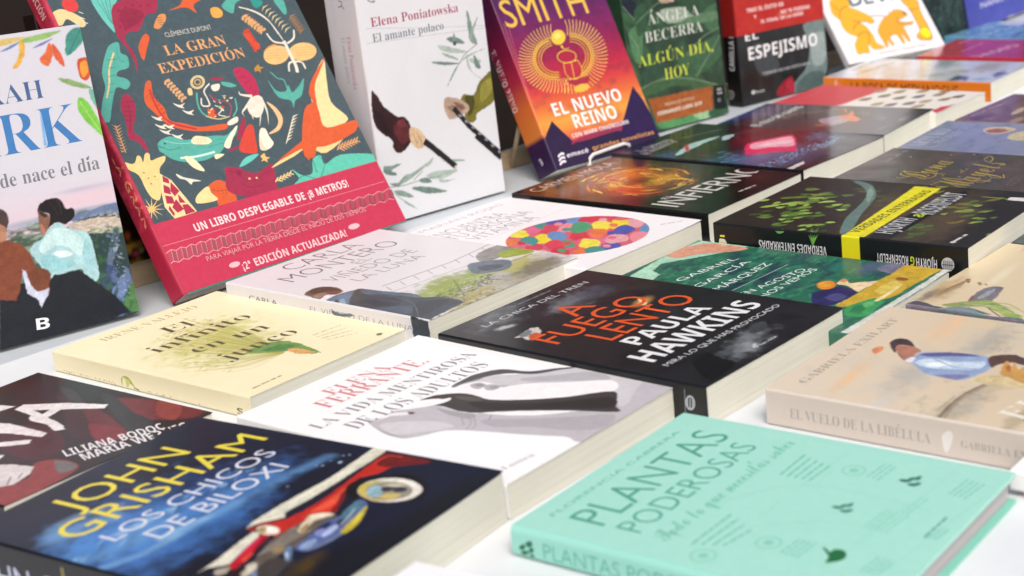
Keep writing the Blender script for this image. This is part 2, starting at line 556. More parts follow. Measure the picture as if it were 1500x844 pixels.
class Book:
    """own space: x along the lines of text from the spine, y up the page, z out of the front cover; millimetres in, metres out"""
    def __init__(s, name, label, W, H, t, mat, base, spine=None, hard=False, cat='book', pages=None, back='d8d4cc', group=None, cell=1.6):
        s.W, s.H, s.t, s.mat, s.hard = W, H, t, mat, hard
        s.root = bpy.data.objects.new(name, None)
        s.root.empty_display_size = 0.02
        COL.objects.link(s.root)
        tag(s.root, label, cat, group)
        s.pg = pages or PAGES
        s.strip = None
        s.lift = (0.0, 0.0)
        s.dots = []
        s.backc = back
        s.r = 1.3 if not hard else min(3.6, t * 0.22)
        s.cover = Art(W, H, base, cell, x0=s.r)
        s.R = s.r
        arc = s.r * math.pi / 2
        s.arc = arc
        # the spine's print: x from the back crease round to the front crease, y up the page
        s.spine = Art(t - 2 * s.r + 2 * arc, H, spine or base, min(cell, 1.0))
    def paper_band(s, y0, y1, front, side):
        # a printed paper strip wrapped round the cover
        s.by0, s.by1, s.bside = y0, min(y1, s.H), side
        s.strip = Art(s.W, s.by1 - y0, front, 1.6, x0=s.r * 0.4)
        return s.strip
    def sticker(s, x, y, r, c):
        s.dots.append((x, y, r, c))
    def place_flat(s, x, y, rot, z0=0.0):
        s.root.location = (x, y, z0)
        s.root.rotation_euler = (0, 0, math.radians(rot))
        return s
    def place_standing(s, x, y, z, heading, tilt, roll=0):
        M = Matrix.Rotation(math.radians(heading), 4, 'Z') @ Matrix.Rotation(math.radians(90 - tilt), 4, 'X') @ Matrix.Rotation(math.radians(roll), 4, 'Z')
        s.root.rotation_euler = M.to_euler()
        s.root.location = (x, y, z)
        return s
    def build(s):
        W, H, t, r, arc = s.W, s.H, s.t, s.r, s.arc
        bd = 2.4 if s.hard else 0.45
        A, B = s.lift
        def fcover(x, y, z):
            # paperback covers stand up a little towards the fore-edge, more at one corner
            q = np.clip(x / W, 0, 1) ** 6
            return (x / 1000, y / 1000, t / 1000 + z + q * (A + (B - A) * y / H) / 1000)
        s.cover.mesh('front_cover', s.mat, s.root, fcover, bd / 1000)
        def fspine(x, y, z):
            return tuple(np.array([fspine1(*q) for q in zip(x, y, z)]).T)
        def fspine1(x, y, z):
            # x runs from the back crease to the front one, so that print reads from outside
            h = z * 1000
            x = 2 * arc + t - 2 * r - x
            if x < arc:
                a = x / r
                return ((r - (r + h) * math.sin(a)) / 1000, y / 1000, (t - r + (r + h) * math.cos(a)) / 1000)
            if x > arc + t - 2 * r:
                a = (x - arc - (t - 2 * r)) / r
                return ((r - (r + h) * math.cos(a)) / 1000, y / 1000, (r - (r + h) * math.sin(a)) / 1000)
            return (-h / 1000, y / 1000, (t - r - (x - arc)) / 1000)
        sp = s.spine.mesh('spine', s.mat, s.root, fspine, 0.3 / 1000)
        v, f = box_data(r / 1000, 0, 0, W / 1000, H / 1000, bd / 1000)
        b = mesh_obj('back_cover', v, f, s.mat, s.root)
        ink(b.data, lin(s.backc))
        if s.strip:
            y0, dy = s.by0, s.by1 - s.by0
            bo = s.strip.mesh('paper_band', MATTE, s.root, lambda x, y, z: (x / 1000, (y + y0) / 1000, (t + 0.55) / 1000 + z), 0.15 / 1000)
            prof = [(r * 0.4, t + 0.55)] + [((r - (r + .55) * math.sin(a)), (t - r + (r + .55) * math.cos(a))) for a in (0.5, 0.9, 1.2, 1.5708)] + [(-0.55, r), (r, -0.3)]
            V = [(a / 1000, (y0 + q) / 1000, b / 1000) for q in (0, dy) for a, b in prof]
            n = len(prof)
            so = mesh_obj('band_side', V, [(k, k + 1, n + k + 1, n + k) for k in range(n - 1)], MATTE, bo)
            ink(so.data, lin(s.bside))
        for x, y, rr, c in s.dots:
            V, F = tube_data([(x / 1000, y / 1000, t / 1000 + 0.00012), (x / 1000, y / 1000, t / 1000 + 0.0003)], rr / 1000, 32)
            so = mesh_obj('sticker', V, F, MATTE, s.root)
            ink(so.data, lin(c))
        i = 3.2 if s.hard else 0.5
        # page block with a slightly uneven trim
        rng = random.Random(int(W * 7 + H * 3 + t))
        n = max(6, int(t * 1.2))
        x0 = 0.6 if not s.hard else r * 0.6
        prof = [(W - i + rng.uniform(-.05, .05), i + rng.uniform(-.05, .05), i + rng.uniform(-.05, .05)) for _ in range(n + 1)]
        V, F = [], []
        for k in range(n + 1):
            z = bd + 0.02 + (t - 2 * bd - 0.04) * k / n
            X1, Y0, Y1 = prof[k][0], prof[k][1], H - prof[k][2]
            V += [(x0 / 1000, Y0 / 1000, z / 1000), (X1 / 1000, Y0 / 1000, z / 1000), (X1 / 1000, Y1 / 1000, z / 1000), (x0 / 1000, Y1 / 1000, z / 1000)]
        for k in range(n):
            for e in range(4):
                F.append((4 * k + e, 4 * k + (e + 1) % 4, 4 * k + 4 + (e + 1) % 4, 4 * k + 4 + e))
        F += [(3, 2, 1, 0), (4 * n, 4 * n + 1, 4 * n + 2, 4 * n + 3)]
        mesh_obj('page_block', V, F, s.pg, s.root)
        return s

def tube_data(pts, rad, n=10):
    pts = [Vector(p) for p in pts]
    V, F = [], []
    up = Vector((0.3, 0.5, 0.81)).normalized()
    for i, p in enumerate(pts):
        d = (pts[min(i + 1, len(pts) - 1)] - pts[max(i - 1, 0)]).normalized()
        a = d.cross(up).normalized(); b = d.cross(a)
        for k in range(n):
            t = 2 * math.pi * k / n
            V.append(tuple(p + (a * math.cos(t) + b * math.sin(t)) * rad))
    for i in range(len(pts) - 1):
        for k in range(n):
            F.append((i * n + k, i * n + (k + 1) % n, (i + 1) * n + (k + 1) % n, (i + 1) * n + k))
    F += [tuple(range(n - 1, -1, -1)), tuple((len(pts) - 1) * n + k for k in range(n))]
    return V, F


# ---------------------------------------------------------------- the stall: ground, table, cloth, rail, dark wall
def slab(name, pts, z0, z1, mat, parent=None):
    n = len(pts)
    v = [(x, y, z0) for x, y in pts] + [(x, y, z1) for x, y in pts]
    f = [tuple(range(n - 1, -1, -1)), tuple(range(n, 2 * n))] + [(i, (i + 1) % n, n + (i + 1) % n, n + i) for i in range(n)]
    return mesh_obj(name, v, f, mat, parent)

ROW = math.radians(75.05)                       # heading of the row of standing books
E1 = Vector((math.cos(ROW), math.sin(ROW)))
E2 = Vector((-math.sin(ROW), math.cos(ROW)))   # away from the viewer, behind the row
A0 = Vector((-0.7916, 0.1034))                 # a point on the foot of the rail
def rp(s, d):
    q = A0 + E1 * s + E2 * d
    return (q.x, q.y)

g = slab('ground', [(-40, -40), (40, -40), (40, 40), (-40, 40)], -0.80, -0.76, plain("paving", '77726b', '8d877e', 3, 0.85))
g['kind'] = 'structure'
table_mat = plain("table_laminate", 'bfc7cf', 'c9d0d7', 8, 0.35)
cloth_mat = plain("table_cloth", 'd3d8dd', 'e2e6e9', 9, 0.6, bump=0.35, spec=0.25)
table = bpy.data.objects.new('table', None)
COL.objects.link(table)
table.location = (0, 0.4, -0.76)
tag(table, 'long table with a pale grey top that carries all the books', 'table')
top = slab('tabletop', [rp(-1.2, 0.10), rp(-1.2, -1.9), rp(3.2, -1.9), rp(3.2, 0.10)], -0.03, -0.0015, table_mat)
top.parent = table; top.matrix_parent_inverse = Matrix.Translation((0, -0.4, 0.76))
for s, d in ((-1.1, 0.0), (-1.1, -1.8), (3.1, 0.0), (3.1, -1.8)):
    x, y = rp(s, d)
    v, f = box_data(x - 0.025, y - 0.025, -0.76, x + 0.025, y + 0.025, -0.03)
    lg = mesh_obj('leg', v, f, table_mat)
    lg.parent = table; lg.matrix_parent_inverse = Matrix.Translation((0, -0.4, 0.76))
cloth = slab('tablecloth', [rp(-1.2, -0.058), rp(-1.2, -1.9), rp(3.2, -1.9), rp(3.2, -0.10)], -0.0014, 0.0, cloth_mat)
tag(cloth, 'smooth white cloth covering the front of the table under the flat books', 'tablecloth')
rail_mat = plain("pale_plywood", 'b79f82', 'cbb597', 5, 0.6, (1, 1, 14), 0.1)
rail = slab('wooden_rail', [rp(-0.9, 0.021), rp(2.6, 0.021), rp(2.6, 0.033), rp(-0.9, 0.033)], -0.001, 0.0168, rail_mat)
tag(rail, 'low pale plywood rail running along the table behind the standing books', 'rail')
wall_mat = plain("dark_brown_boarding", '1c1411', '2b1f1a', 4, 0.8, (1, 1, 6))
wall = slab('dark_wall', [rp(-1.3, 0.34), rp(2.9, 0.34), rp(2.9, 0.38), rp(-1.3, 0.38)], -0.76, 0.95, wall_mat)
tag(wall, 'dark brown boarded wall of the stall behind the row of standing books', 'wall')

# ---------------------------------------------------------------- the books
def island_novel():
    b = Book('novel', 'white standing book with two women seen from behind and large blue lettering', 155.0, 236.6, 24.6, PAINTED, 'c3c4ce', spine='a9a9b0', group='books standing along the back of the table', cell=0.65)
    b.place_standing(-0.8319, -0.0691, -0.0000, 63.54, 6.68)
    c, s = b.cover, b.spine
    c.vary, c.rag = 0.28, 0.50
    c.soft = 1.2
    c.grad(122.3,121.7,'c9c9d4',120.2,80.6,'d2bccb',1)
    c.blob(146.2,107.2,40,0,0,5,'b9aec4',0.5,1)
    c.blob(136,100.5,60,0,0,9,'d8b9c6',0.7,1)
    c.blob(127.4,108.3,30,0,0,3,'a79fba',0.5,1)
    c.blob(109.2,90.1,90,0,0,5,'8f9bb4',0.8,0.8)
    c.rect('6f8076',0,0,200,80.8)
    c.mottle('39503f',9,5,0.9,0.4,0.65,5,0,x0=63.9,y0=-19.7,x1=149.8,y1=93.1)
    c.mottle('9fae9f',10,3,0.5,0.55,0.7,8,0,x0=64.1,y0=62.9,x1=99.3,y1=94.5)
    c.poly('66789a',1,[117.4,88.2,133.7,89.8,154.8,91.6,156.3,81,138,82.1,120.5,82.3],1)
    c.poly('3c4b50',1,[120.7,83,138.6,85,155.9,82.6,156.3,78.7,140.7,80.7,127.2,79.3],1)
    c.poly('b5a89c',1,[115.4,82,129.5,83.3,146.8,81.6,156,77.3,155,70.7,139.3,74.3,126,73.6,116.5,76.6],1)
    c.poly('8b9a82',2,[126.1,74.4,145.1,73.7,155.2,70.6,154.9,66.9,138.4,70],1)
    c.poly('2a3d40',1,[127.9,72.4,138.7,71.4,155.1,67.6,155.8,49.2,154.7,18.4,152.8,-5.1,143.9,-4.2,128.6,22.7,129.2,46.7],1)
    c.poly('56687c',2,[144.6,64,150.7,71.7,152.2,68.3,147.1,54.4,141.1,43.7,137.9,46],1)
    c.poly('5c6f92',2,[151.2,38.2,154.3,31.3,152.7,16.4,147,17.9,144.5,27.7],1)
    c.poly('3b4a70',2,[132.2,39.9,141.8,43.5,145.7,33.5,140.8,24.1,130.9,26.6],1)
    c.poly('4c7a45',2,[149.2,21.2,155,23.5,156.1,3.2,148.2,2,142,8.5],1)
    c.poly('6b86b0',2,[136.3,20.7,145.1,30.6,148.5,25.1,146.4,15,139.6,11.4],1)
    c.mottle('24403a',5,3,0.8,0.42,0.62,21,60,x0=128.1,y0=-5.1,x1=152.8,y1=76.9,layer=2.5)
    c.mottle('5f719c',3,4,0.7,0.52,0.66,22,60,x0=135.9,y0=-4.3,x1=149.9,y1=72.1,layer=2.6)
    c.mottle('a9b4cc',1.6,2.5,0.6,0.6,0.72,23,60,x0=141.6,y0=10.2,x1=153,y1=70.8,layer=2.7)
    c.mottle('3f6a3e',4,4,0.7,0.5,0.7,24,0,x0=125,y0=14,x1=138.7,y1=68.7,layer=2.7)
    c.mottle('d9d0c4',3,1.2,0.6,0.5,0.66,25,0,x0=117.1,y0=67.5,x1=155.8,y1=86.8,layer=2.7)
    c.poly('1c181b',3,[93.5,98.7,95.8,102.6,101.1,105.3,108.1,105.5,112.6,102.5,113.9,97.8,115.3,95,118.9,95.1,121.1,92.4,119.8,88,116,84.7,111.7,83.3,108.2,85.3,104,85.8,99.6,83.6,97.6,83.3,101.2,90.1,101.1,94.2,97.2,96.1],1)
    c.poly('7c5748',3,[93.7,98.8,97.2,96.1,101,94.1,101.5,90.5,99.6,86,97.8,83.2,96.6,79.3,93.3,79.3,92.8,84.4,92.5,89.3,93.3,94.7],1)
    c.poly('a8715e',3,[93.1,87.5,95.1,86.3,95.8,82.1,96.8,79.4,93.6,79,92.9,82],1)
    c.poly('3a2a28',3,[93.7,98.5,97.9,95.7,99.5,92.5,97.2,92.2,94.7,95.2],1)
    c.line('3b2f31',4,0.6,[109,104.1,110.9,98.1,110.3,91.7],1,0)
    c.line('332a2c',4,0.5,[102.7,103.9,106.2,98.3,107.7,90.7],1,0)
    c.poly('a3c9d0',3,[97.1,81.1,104,85.4,108.8,84.6,112.8,79.7,126.1,74.1,129.4,65.4,129.7,52.6,129.6,38.3,124.4,32.5,118.2,39.6,116.5,45.6,102.8,45.4,92.3,43.2,86.1,57.3,81.5,68.6,86.8,74,92.9,76.2],1)
    c.poly('bcd9dc',4,[98.5,79.3,107.5,81.6,118.9,74.5,123.8,63,117.8,55.4,111.1,64.5,100.5,68.5,91.2,64.8,88.7,69.8],1)
    c.poly('8fc2ca',4,[90.9,63.4,102.8,59.1,113.9,50.4,100.6,48.5,92,48.4,87.7,58.3],1)
    c.poly('98c6ce',4,[125,68.7,127.9,62,127.2,44.1,121.6,45.5,120.5,57.8],1)
    c.poly('d8ecec',5,[99.3,62.9,107.9,63,112.6,58.2,102.6,58.4],1)
    c.poly('1d212a',2,[91.1,42.7,102.8,45.4,115.8,45.5,118.7,38.7,129.5,27,136.4,17.6,155.6,-13.6,41.4,-14.3,52.6,39.4,70.2,37.8])
    c.poly('1b1f28',3,[91.1,42.7,95.8,46,116.8,43.7,129.8,28.4,139.3,16.9,147.9,2,94.8,0.1,44,-1.7,52.9,40.8,69,45.4])
    c.poly('4a3a39',3,[61.3,106.7,68.9,104.2,71.2,98.7,70,93.2,65,85.6,57.2,87.5],1)
    c.poly('a97a63',4,[60.3,95.4,66.5,92.5,67.3,86.6,65.5,81.2,57.5,82.3],1)
    c.poly('7b4330',3,[46.4,87.1,66.7,80.6,76.6,75.4,81,66.6,83.7,52.7,89.9,41.6,89.7,34.2,87.1,30.4,80.3,29.3,76.5,34.7,71.7,52,67.8,39.9,63.7,33.6,36.7,40.7])
    c.poly('7b4330',3,[44.4,64.7,70,56.9,69,45.4,61,40.2,39.8,42.8],1)
    c.poly('70402e',5,[76.3,53.8,91.5,51.5,91.6,41.9,85.3,36.5,80.4,36.9,77.4,42.5],1)
    c.poly('c3c9de',4,[72.6,56.2,75,54.2,76.9,41.9,80.4,36.6,85.2,36.1,89.5,36.5,87.9,32,80.8,22.9,80.1,29.3,72.8,37.1])
    c.text('B','sansb','e6e6ec',6,73.9,6.8,10.1,8.9,-5.6)
    c.text('SARAH','serif','47608f',3,46.9,184,70.1,14.2)
    c.text('LARK','serif','3f78b4',3,23.1,144.8,116,31)
    c.line('6fa6d6',4,2.2,[112.2,175.6,109.8,147.1],0,0)
    c.text('Donde nace el día','serifm','77767f',3,47.1,120.9,100.5,10.7)
    c.poly('86ac66',2,[104.6,228.8,113.6,232.2,139.2,234,132.9,230.7,119.6,228],1)
    c.poly('c7b06a',2,[90.5,233.2,108.2,233,112.1,232,100.5,229.2,89.5,228.7],1)
    c.poly('6b7fae',2,[91.3,224.2,100.2,227.8,107.4,229.3,99.7,225.3],1)
    c.poly('6b6fae',2,[115.9,223.3,123.5,226.4,132.4,228.6,124.6,224.8],1)
    c.poly('d6a548',2,[107.8,231.2,110.2,224.1,106.6,215.4,101.4,210.2,98,210.8,103.9,218],1)
    c.poly('d4683c',2,[128.7,225.6,130.6,218.5,124.7,207.9,118.8,213.5,124.1,218.4],1)
    c.poly('c9583a',2,[130.9,224.5,135.9,216.6,137,205.4,130.7,213.3],1)
    c.poly('42897f',2,[146.9,233,158.1,233.3,158.4,227.7,150.4,218.7,140.4,213.5,141.5,224.4],1)
    c.line('2e6a62',3,0.7,[154.6,231.9,141.5,214.2],1,0)
    c.poly('cbbd78',2,[158.6,233.5,163.2,225.5,164.4,218,160.8,211.2,158.7,222.5],1)
    c.poly('c04f30',2,[147.6,208.9,157.3,208.8,157.8,199.9,152,191.8,147,195.5],1)
    c.poly('e0913c',3,[149.1,205.7,154.5,207.1,154.3,199,149,194.8],1)
    c.line('7d3550',2,1.2,[159.8,211.4,158.9,196.8,157.2,188.3],1,0)
    c.poly('7f9f66',2,[129.8,196.9,140.9,193.9,154.1,186.1,148.6,185.9,137.9,190],1)
    c.poly('72ad9c',2,[151.5,184.8,158.6,180.9,159,167.3,153.7,170.4],1)
    c.poly('77bd4b',2,[141.9,179.1,148.8,175,155.7,154.5,156.3,144.6,148.6,154.1,141,166.8],1)
    c.line('9dd46c',3,0.8,[143,176,148.7,161.7,154.8,148.7],1,0)
    return b.build()
island_novel()

def expedition_book():
    b = Book('picture_book', 'tall dark slate picture book crowded with coloured animals, leaning back in a crimson paper band', 243.9, 320.0, 24.4, CLOTHY, '43545b', spine='9c1c3a', hard=True, group='books standing along the back of the table')
    b.place_standing(-0.7309, 0.0846, 0.0000, 75.27, 30.24)
    c, s = b.cover, b.spine
    c.mottle('404f56',2.2,2.2,0.45,0.4,0.7,2)
    c.poly('66b9ae',1,[43.8,275.5,66.7,271.9,55.4,257.3,49.8,239.3,46.8,244,43.2,257.5],1)
    c.line('3d8a82',2,0.6,[47,273.2,49.8,251],1,0)
    c.line('3d8a82',2,0.6,[51.1,272.5,50.1,249.5],1,0)
    c.line('3d8a82',2,0.6,[55.2,271.9,50.5,248],1,0)
    c.line('3d8a82',2,0.6,[59.3,271.2,50.8,246.5],1,0)
    c.poly('9a2a48',1,[57.8,262.4,68,267.1,79.3,268.1,101.4,264.6,100.1,257.3,95,250.7,84.9,249.7,72.5,237.1,60.6,236.5,54.9,228.5,57.9,215.3,52,197.5,54,209.7,53.4,221.5,50.4,232,51.4,247.1],1)
    c.poly('8a2240',2,[63.6,257.8,77.7,257.3,83.7,250.8,70.4,242,59.7,242.1],1)
    c.poly('e0c692',1,[-3.2,260.9,5.9,267,14.4,267.3,25.5,258.4,27.5,250.9,21.9,248.7,13.5,258.1,6.2,253.1,-0.9,255.8],1)
    c.ell('cf3f3f',2,21.7,270.4,7,0,0,7)
    c.line('dcd5c6',2,0.7,[26,263.1,29.7,260.7],1,0)
    c.line('dcd5c6',2,0.7,[25.3,257.9,28.9,255.5],1,0)
    c.line('dcd5c6',2,0.7,[25.7,253.3,29.4,250.9],1,0)
    c.poly('55a699',1,[38.8,227.8,48.1,229,45.7,219.4,50.1,214.6,46.5,204.9,36.3,203.3,32.6,199.1,39.1,195.3,41.1,189.9,34.8,185.5,27.3,188.9,18,177.1,8.5,161.8,5.7,160.3,0.9,163.2,9.3,179,17.8,191.2,21,204.6,30.2,218.7],1)
    c.line('d6c08f',2,1.6,[39.7,220.5,28.8,206.6,22.7,193.7,14.4,181.4],1,0)
    c.line('3d938a',3,0.6,[44.5,225,41.4,214.8,45.9,209.5],1,0)
    c.poly('cf8a52',1,[88,239,96.8,247.7,103.5,247.9,101.6,242.2,92.7,235.4,88.2,235.6],1)
    c.line('43545b',2,0.5,[93,245.5,99.4,245.4],0,0)
    c.line('43545b',2,0.5,[93.4,243.2,99.1,242.8],0,0)
    c.line('43545b',2,0.5,[93.8,241,98.8,240.3],0,0)
    c.line('43545b',2,0.5,[94.1,238.7,98.5,237.7],0,0)
    c.poly('cf5a30',1,[74.7,232.2,78.4,228.7,70.8,218.3,62.9,208.5,63.9,221],1)
    c.poly('cf5a30',1,[109.5,250.6,121.5,253.9,129.3,259.2,147.3,257.3,135.3,252,134.7,243.8,129.7,249.2,123.1,251.4],1)
    c.poly('dc9f4c',1,[150.1,245.4,157.4,246.2,161,240.8,157,235.7,148.8,237.1],1)
    c.poly('55a699',1,[163.5,247.1,174.9,253,189,250.8,178.1,246.7,171.4,237.7,165,241.5],1)
    c.line('dcd5c6',2,1.3,[179.6,242.5,194.3,235.3,203.3,224.9,207.2,208.6],1,0)
    c.text('CLÉMENCE DUPONT','sans','c3beb8',3,93.9,225.8,48.2,4.6)
    c.text('LA GRAN','serifm','d9a06c',3,86.4,208.6,63.1,9.7)
    c.text('EXPEDICIÓN','serifm','d9a06c',3,72.9,193.2,89.5,9.4)
    c.poly('9a2a48',1,[27.3,178.6,34.1,181.1,36.4,170.5,29.6,157,23.8,147.9,28.9,137.6,27.4,124.3,23.5,137.1,17,142.5,21.6,158.5,22.2,169.2],1)
    c.line('7f2140',2,0.8,[30.9,174.4,27.1,161.1,20.3,146.9],1,0)
    c.poly('cf5a30',1,[54.3,187.2,60.2,188.2,56,174.3,60.7,162.6,60.3,150.1,71.7,144.3,85.1,137.7,110.7,135.1,106.3,130.2,83.1,133.8,68.2,139,56.6,147,50,159.2,46,171.1],1)
    c.line('b8323a',2,1.6,[55.5,181.6,54.2,164,59.2,148.6,80.7,136.5],1,0)
    c.poly('dcd5c6',1,[70.7,164.5,75.7,161.6,81.5,162.2,77.9,159.7,79.2,157.6,73.9,159.9],1)
    c.poly('dcd5c6',1,[76,156.7,81,153.8,86.9,154.3,83.2,151.8,84.6,149.7,79.2,152],1)
    c.poly('dcd5c6',1,[45.6,157.5,50.5,154.6,56.1,155.2,52.6,152.7,53.9,150.7,48.7,152.9],1)
    c.poly('dcd5c6',1,[45.3,149.6,50.2,146.7,55.8,147.2,52.3,144.8,53.6,142.7,48.5,145],1)
    c.poly('dcd5c6',1,[52.6,147.9,57.5,145,63.2,145.5,59.6,143.1,60.9,141,55.7,143.3],1)
    c.poly('dcd5c6',1,[47,143.9,51.9,141,57.5,141.5,54,139.1,55.3,137,50.1,139.3],1)
    c.poly('dcd5c6',1,[55.6,137.5,60.5,134.6,66.2,135,62.6,132.6,63.9,130.5,58.7,132.8],1)
    c.ell('cdb98c',1,102.9,178.7,7.5,-0.2,-2.3,-6.5,0.35)
    c.ell('b89a6c',1,102.9,178.7,3.7,-0.2,-1,-3.1,0.4)
    c.poly('d6c08f',1,[90.4,174.3,94.2,174.4,92.6,168.4,88.6,168.9],1)
    c.line('dcd5c6',2,1.4,[113.4,175.1,104.9,169.5,104.5,161.3,103.3,155.1,96.5,156.6,99,163.4],1,0)
    c.line('55a699',2,1.6,[97.2,169.2,93.1,159.1,93.2,150,99.2,143.2],1,0)
    c.poly('dcd5c6',1,[114.3,173,122.9,172.8,119.1,167.4,113.5,167.7],1)
    c.poly('55a699',1,[125.6,174.4,133.1,172,138.9,168,132.7,167.4,125.7,170.7],1)
    c.poly('9a2a48',1,[118.2,180.6,129.1,177.5,126.5,176.1,117.8,177.9],1)
    c.poly('cf5a30',1,[99.9,152.2,102.9,150.6,105.9,150.9,105.1,143.7,97.4,143.6],1)
    c.line('9c4a5a',2,1.2,[108.3,165,111.9,156.9,121,155.9,123.2,148.9,117.2,141],1,0)
    c.line('dcd5c6',2,1,[108.4,154,113.7,149.2,107.7,145,113.7,141.8],1,0)
    c.line('d6c08f',2,0.9,[94.9,146,105.6,140.8,117.2,141],1,0)
    c.line('55a699',2,1.3,[131.1,156.5,127.6,146.1,120.7,140.2],1,0)
    c.poly('dcd5c6',1,[112.9,136.4,124.2,139.4,122.5,134.3,112.9,132.8],1)
    c.poly('55a699',2,[110.8,152.4,113.7,153,110,150.7],1)
    c.poly('dcd5c6',2,[103,144.4,104.8,143.9,103.3,143.2],1)
    c.poly('dcd5c6',2,[113.9,152,116.6,150.5,115.9,150.4],1)
    c.poly('7a3048',2,[104.9,148.4,107.8,146.7,105,146],1)
    c.poly('9a2a48',2,[106.3,151,108.1,150.7,105.5,148.8],1)
    c.poly('d6c08f',2,[119.9,159.4,121.6,159.6,121.4,157.6],1)
    c.poly('55a699',2,[114.1,158.6,116.8,158.2,113.9,157.2],1)
    c.poly('dcd5c6',2,[113.7,156.8,115.4,154.9,114.4,154.6],1)
    c.poly('7a3048',2,[112.3,158.2,114.3,158.1,112.1,156.3],1)
    c.poly('7a3048',2,[108.3,150.1,110.7,149.2,108.3,148.7],1)
    c.poly('d6c08f',2,[120.9,161.5,123.7,160.5,121,160],1)
    c.poly('dcd5c6',2,[112,148.8,114.7,149.4,114.4,146.9],1)
    c.poly('d6c08f',2,[111.7,160,113,158.3,113.3,158],1)
    c.poly('dcd5c6',2,[121.5,156.1,123.9,156.5,122.4,154.8],1)
    c.poly('d6c08f',2,[98.8,149.4,101.5,149.2,99.5,147.7],1)
    c.poly('cf5a30',2,[121.9,165.3,122.9,163.7,122.7,163.9],1)
    c.poly('9a2a48',2,[113.7,153.8,115.7,152,114.7,151.8],1)
    c.poly('dcd5c6',2,[108.5,158.5,110.1,158.1,110.1,156.5],1)
    c.poly('9a2a48',2,[119.3,154.1,121.6,153.6,119.2,152.4],1)
    c.poly('9a2a48',2,[110.4,160.7,113.4,161.4,110.6,159.3],1)
    c.poly('d6c08f',2,[111.1,151,113.4,151.8,113.1,148.7],1)
    c.poly('7a3048',2,[118.3,154.1,120.7,152.7,119.9,152],1)
    c.poly('cf5a30',2,[114.3,152.3,116.9,150.4,114.4,150.2],1)
    c.poly('55a699',2,[118.6,162.3,120.9,161.4,120.1,160.6],1)
    c.poly('dcd5c6',2,[125.7,158.1,129.3,158,127.1,156.5],1)
    c.poly('d6c08f',2,[102.6,151.7,105.9,152.3,102.2,149.8],1)
    c.poly('b12a50',1,[143.5,183.6,153,183.6,159.6,173.2,158.2,158.3,149.7,149.7,145.2,161,142.5,174.8],1)
    c.line('8a1f40',2,0.6,[143.3,180.2,149.6,180.9],1,0)
    c.line('8a1f40',2,0.6,[145.2,174.2,151.1,175.3],1,0)
    c.line('8a1f40',2,0.6,[147,168.2,152.6,169.7],1,0)
    c.line('8a1f40',2,0.6,[148.8,162.2,154,164.1],1,0)
    c.line('8a1f40',2,0.6,[150.7,156.1,155.5,158.5],1,0)
    c.line('dcd5c6',2,3.2,[148,152.9,137.3,145.8,131.2,141.6,132.1,137.7],1,1)
    c.line('dcd5c6',2,3.2,[149.3,151.7,140.9,139.4,138.3,132.6],1,1)
    c.line('dcd5c6',2,3.2,[153.4,151.8,149,137.7,141,124.5],1,1)
    c.line('dcd5c6',2,3.2,[156.5,152,156.2,138,150.8,124.1],1,1)
    c.line('dcd5c6',2,3.2,[148.9,154.6,138.1,158.8,138.4,162.4],1,1)
    c.poly('dcd5c6',1,[144.8,152.6,156.5,153.9,156.1,143.6,147.2,134.3,140,135.9,138.2,143.8],1)
    c.poly('cf5a30',1,[133,128.2,133.9,122.4,127.9,109,122.3,103.9,117.5,106,124.4,115.4],1)
    c.poly('9a2a48',1,[126,131.6,124.3,122.8,115.2,118.4,122.5,125],1)
    c.poly('d9cbb0',1,[139.3,121.2,145,122.6,143.8,112.7,140.7,103.1,131.4,104.4],1)
    c.poly('55a699',1,[39.1,130.2,46.1,133,55.4,129.9,63.6,124.4,82.5,125.2,104,124.7,112.1,127.4,119.9,131.2,114.7,123.1,101.1,117.2,87.7,109.6,55.6,115.6,39.5,123.1],1)
    c.poly('e9d9b2',2,[70.1,124.6,76,130.7,88.4,125.7,86.7,120.6],1)
    c.poly('efe2c4',2,[98.6,116,108.7,124.6,120.7,131,108.8,119.1,102.4,112.3],1)
    c.poly('55a699',1,[39.4,131.9,52.9,135.8,66,129.2,85.8,128.1,104.4,123.7,98.1,114.3,79.2,107.7,61.2,108.6,47.6,114.1,40.2,122.6],1)
    c.line('38847b',2,0.7,[39.4,130.1,47.1,123.9,57.9,123.9],1,0)
    c.line('bfe0d8',2,2,[53.2,114.5,68.6,112.4,87.2,112.4],1,0)
    c.poly('ecdcb6',2,[57.1,114.9,64.7,111.3,69.6,97.9,60.3,103.8],1)
    c.poly('ecdcb6',2,[86,110,94.9,108.2,85.2,105.5],1)
    c.ell('7d1f3c',3,61.9,258.1,1,0,0,1)
    c.ell('7d1f3c',3,70.2,260.4,1,0,0,1)
    c.ell('7d1f3c',3,77.7,261,1,0,0,1)
    c.ell('7d1f3c',3,84,259,1,0,0,1)
    c.ell('7d1f3c',3,69,254.2,1,0,0,1)
    c.ell('7d1f3c',3,76.1,253.9,1,0,0,1)
    c.ell('7d1f3c',3,59.6,249.4,1,0,0,1)
    c.ell('7d1f3c',3,65.8,247.4,1,0,0,1)
    c.ell('7d1f3c',3,91.2,258.8,1,0,0,1)
    c.ell('7d1f3c',3,56.4,242.7,1,0,0,1)
    c.ell('7d1f3c',3,60.5,240.1,1,0,0,1)
    c.line('2f8579',3,0.6,[30.3,215.2,39.4,214.3],0,0)
    c.line('2f8579',3,0.6,[27.5,207.7,35.3,207.1],0,0)
    c.line('2f8579',3,0.6,[24.7,200.3,31.2,199.9],0,0)
    c.line('2f8579',3,0.6,[21.9,193,27.1,192.8],0,0)
    c.line('2f8579',3,0.6,[19.1,185.7,23.1,185.7],0,0)
    c.line('b8401f',3,0.6,[52.4,176.9,57.6,178.5],0,0)
    c.line('b8401f',3,0.6,[52.9,172.8,58.2,174.4],0,0)
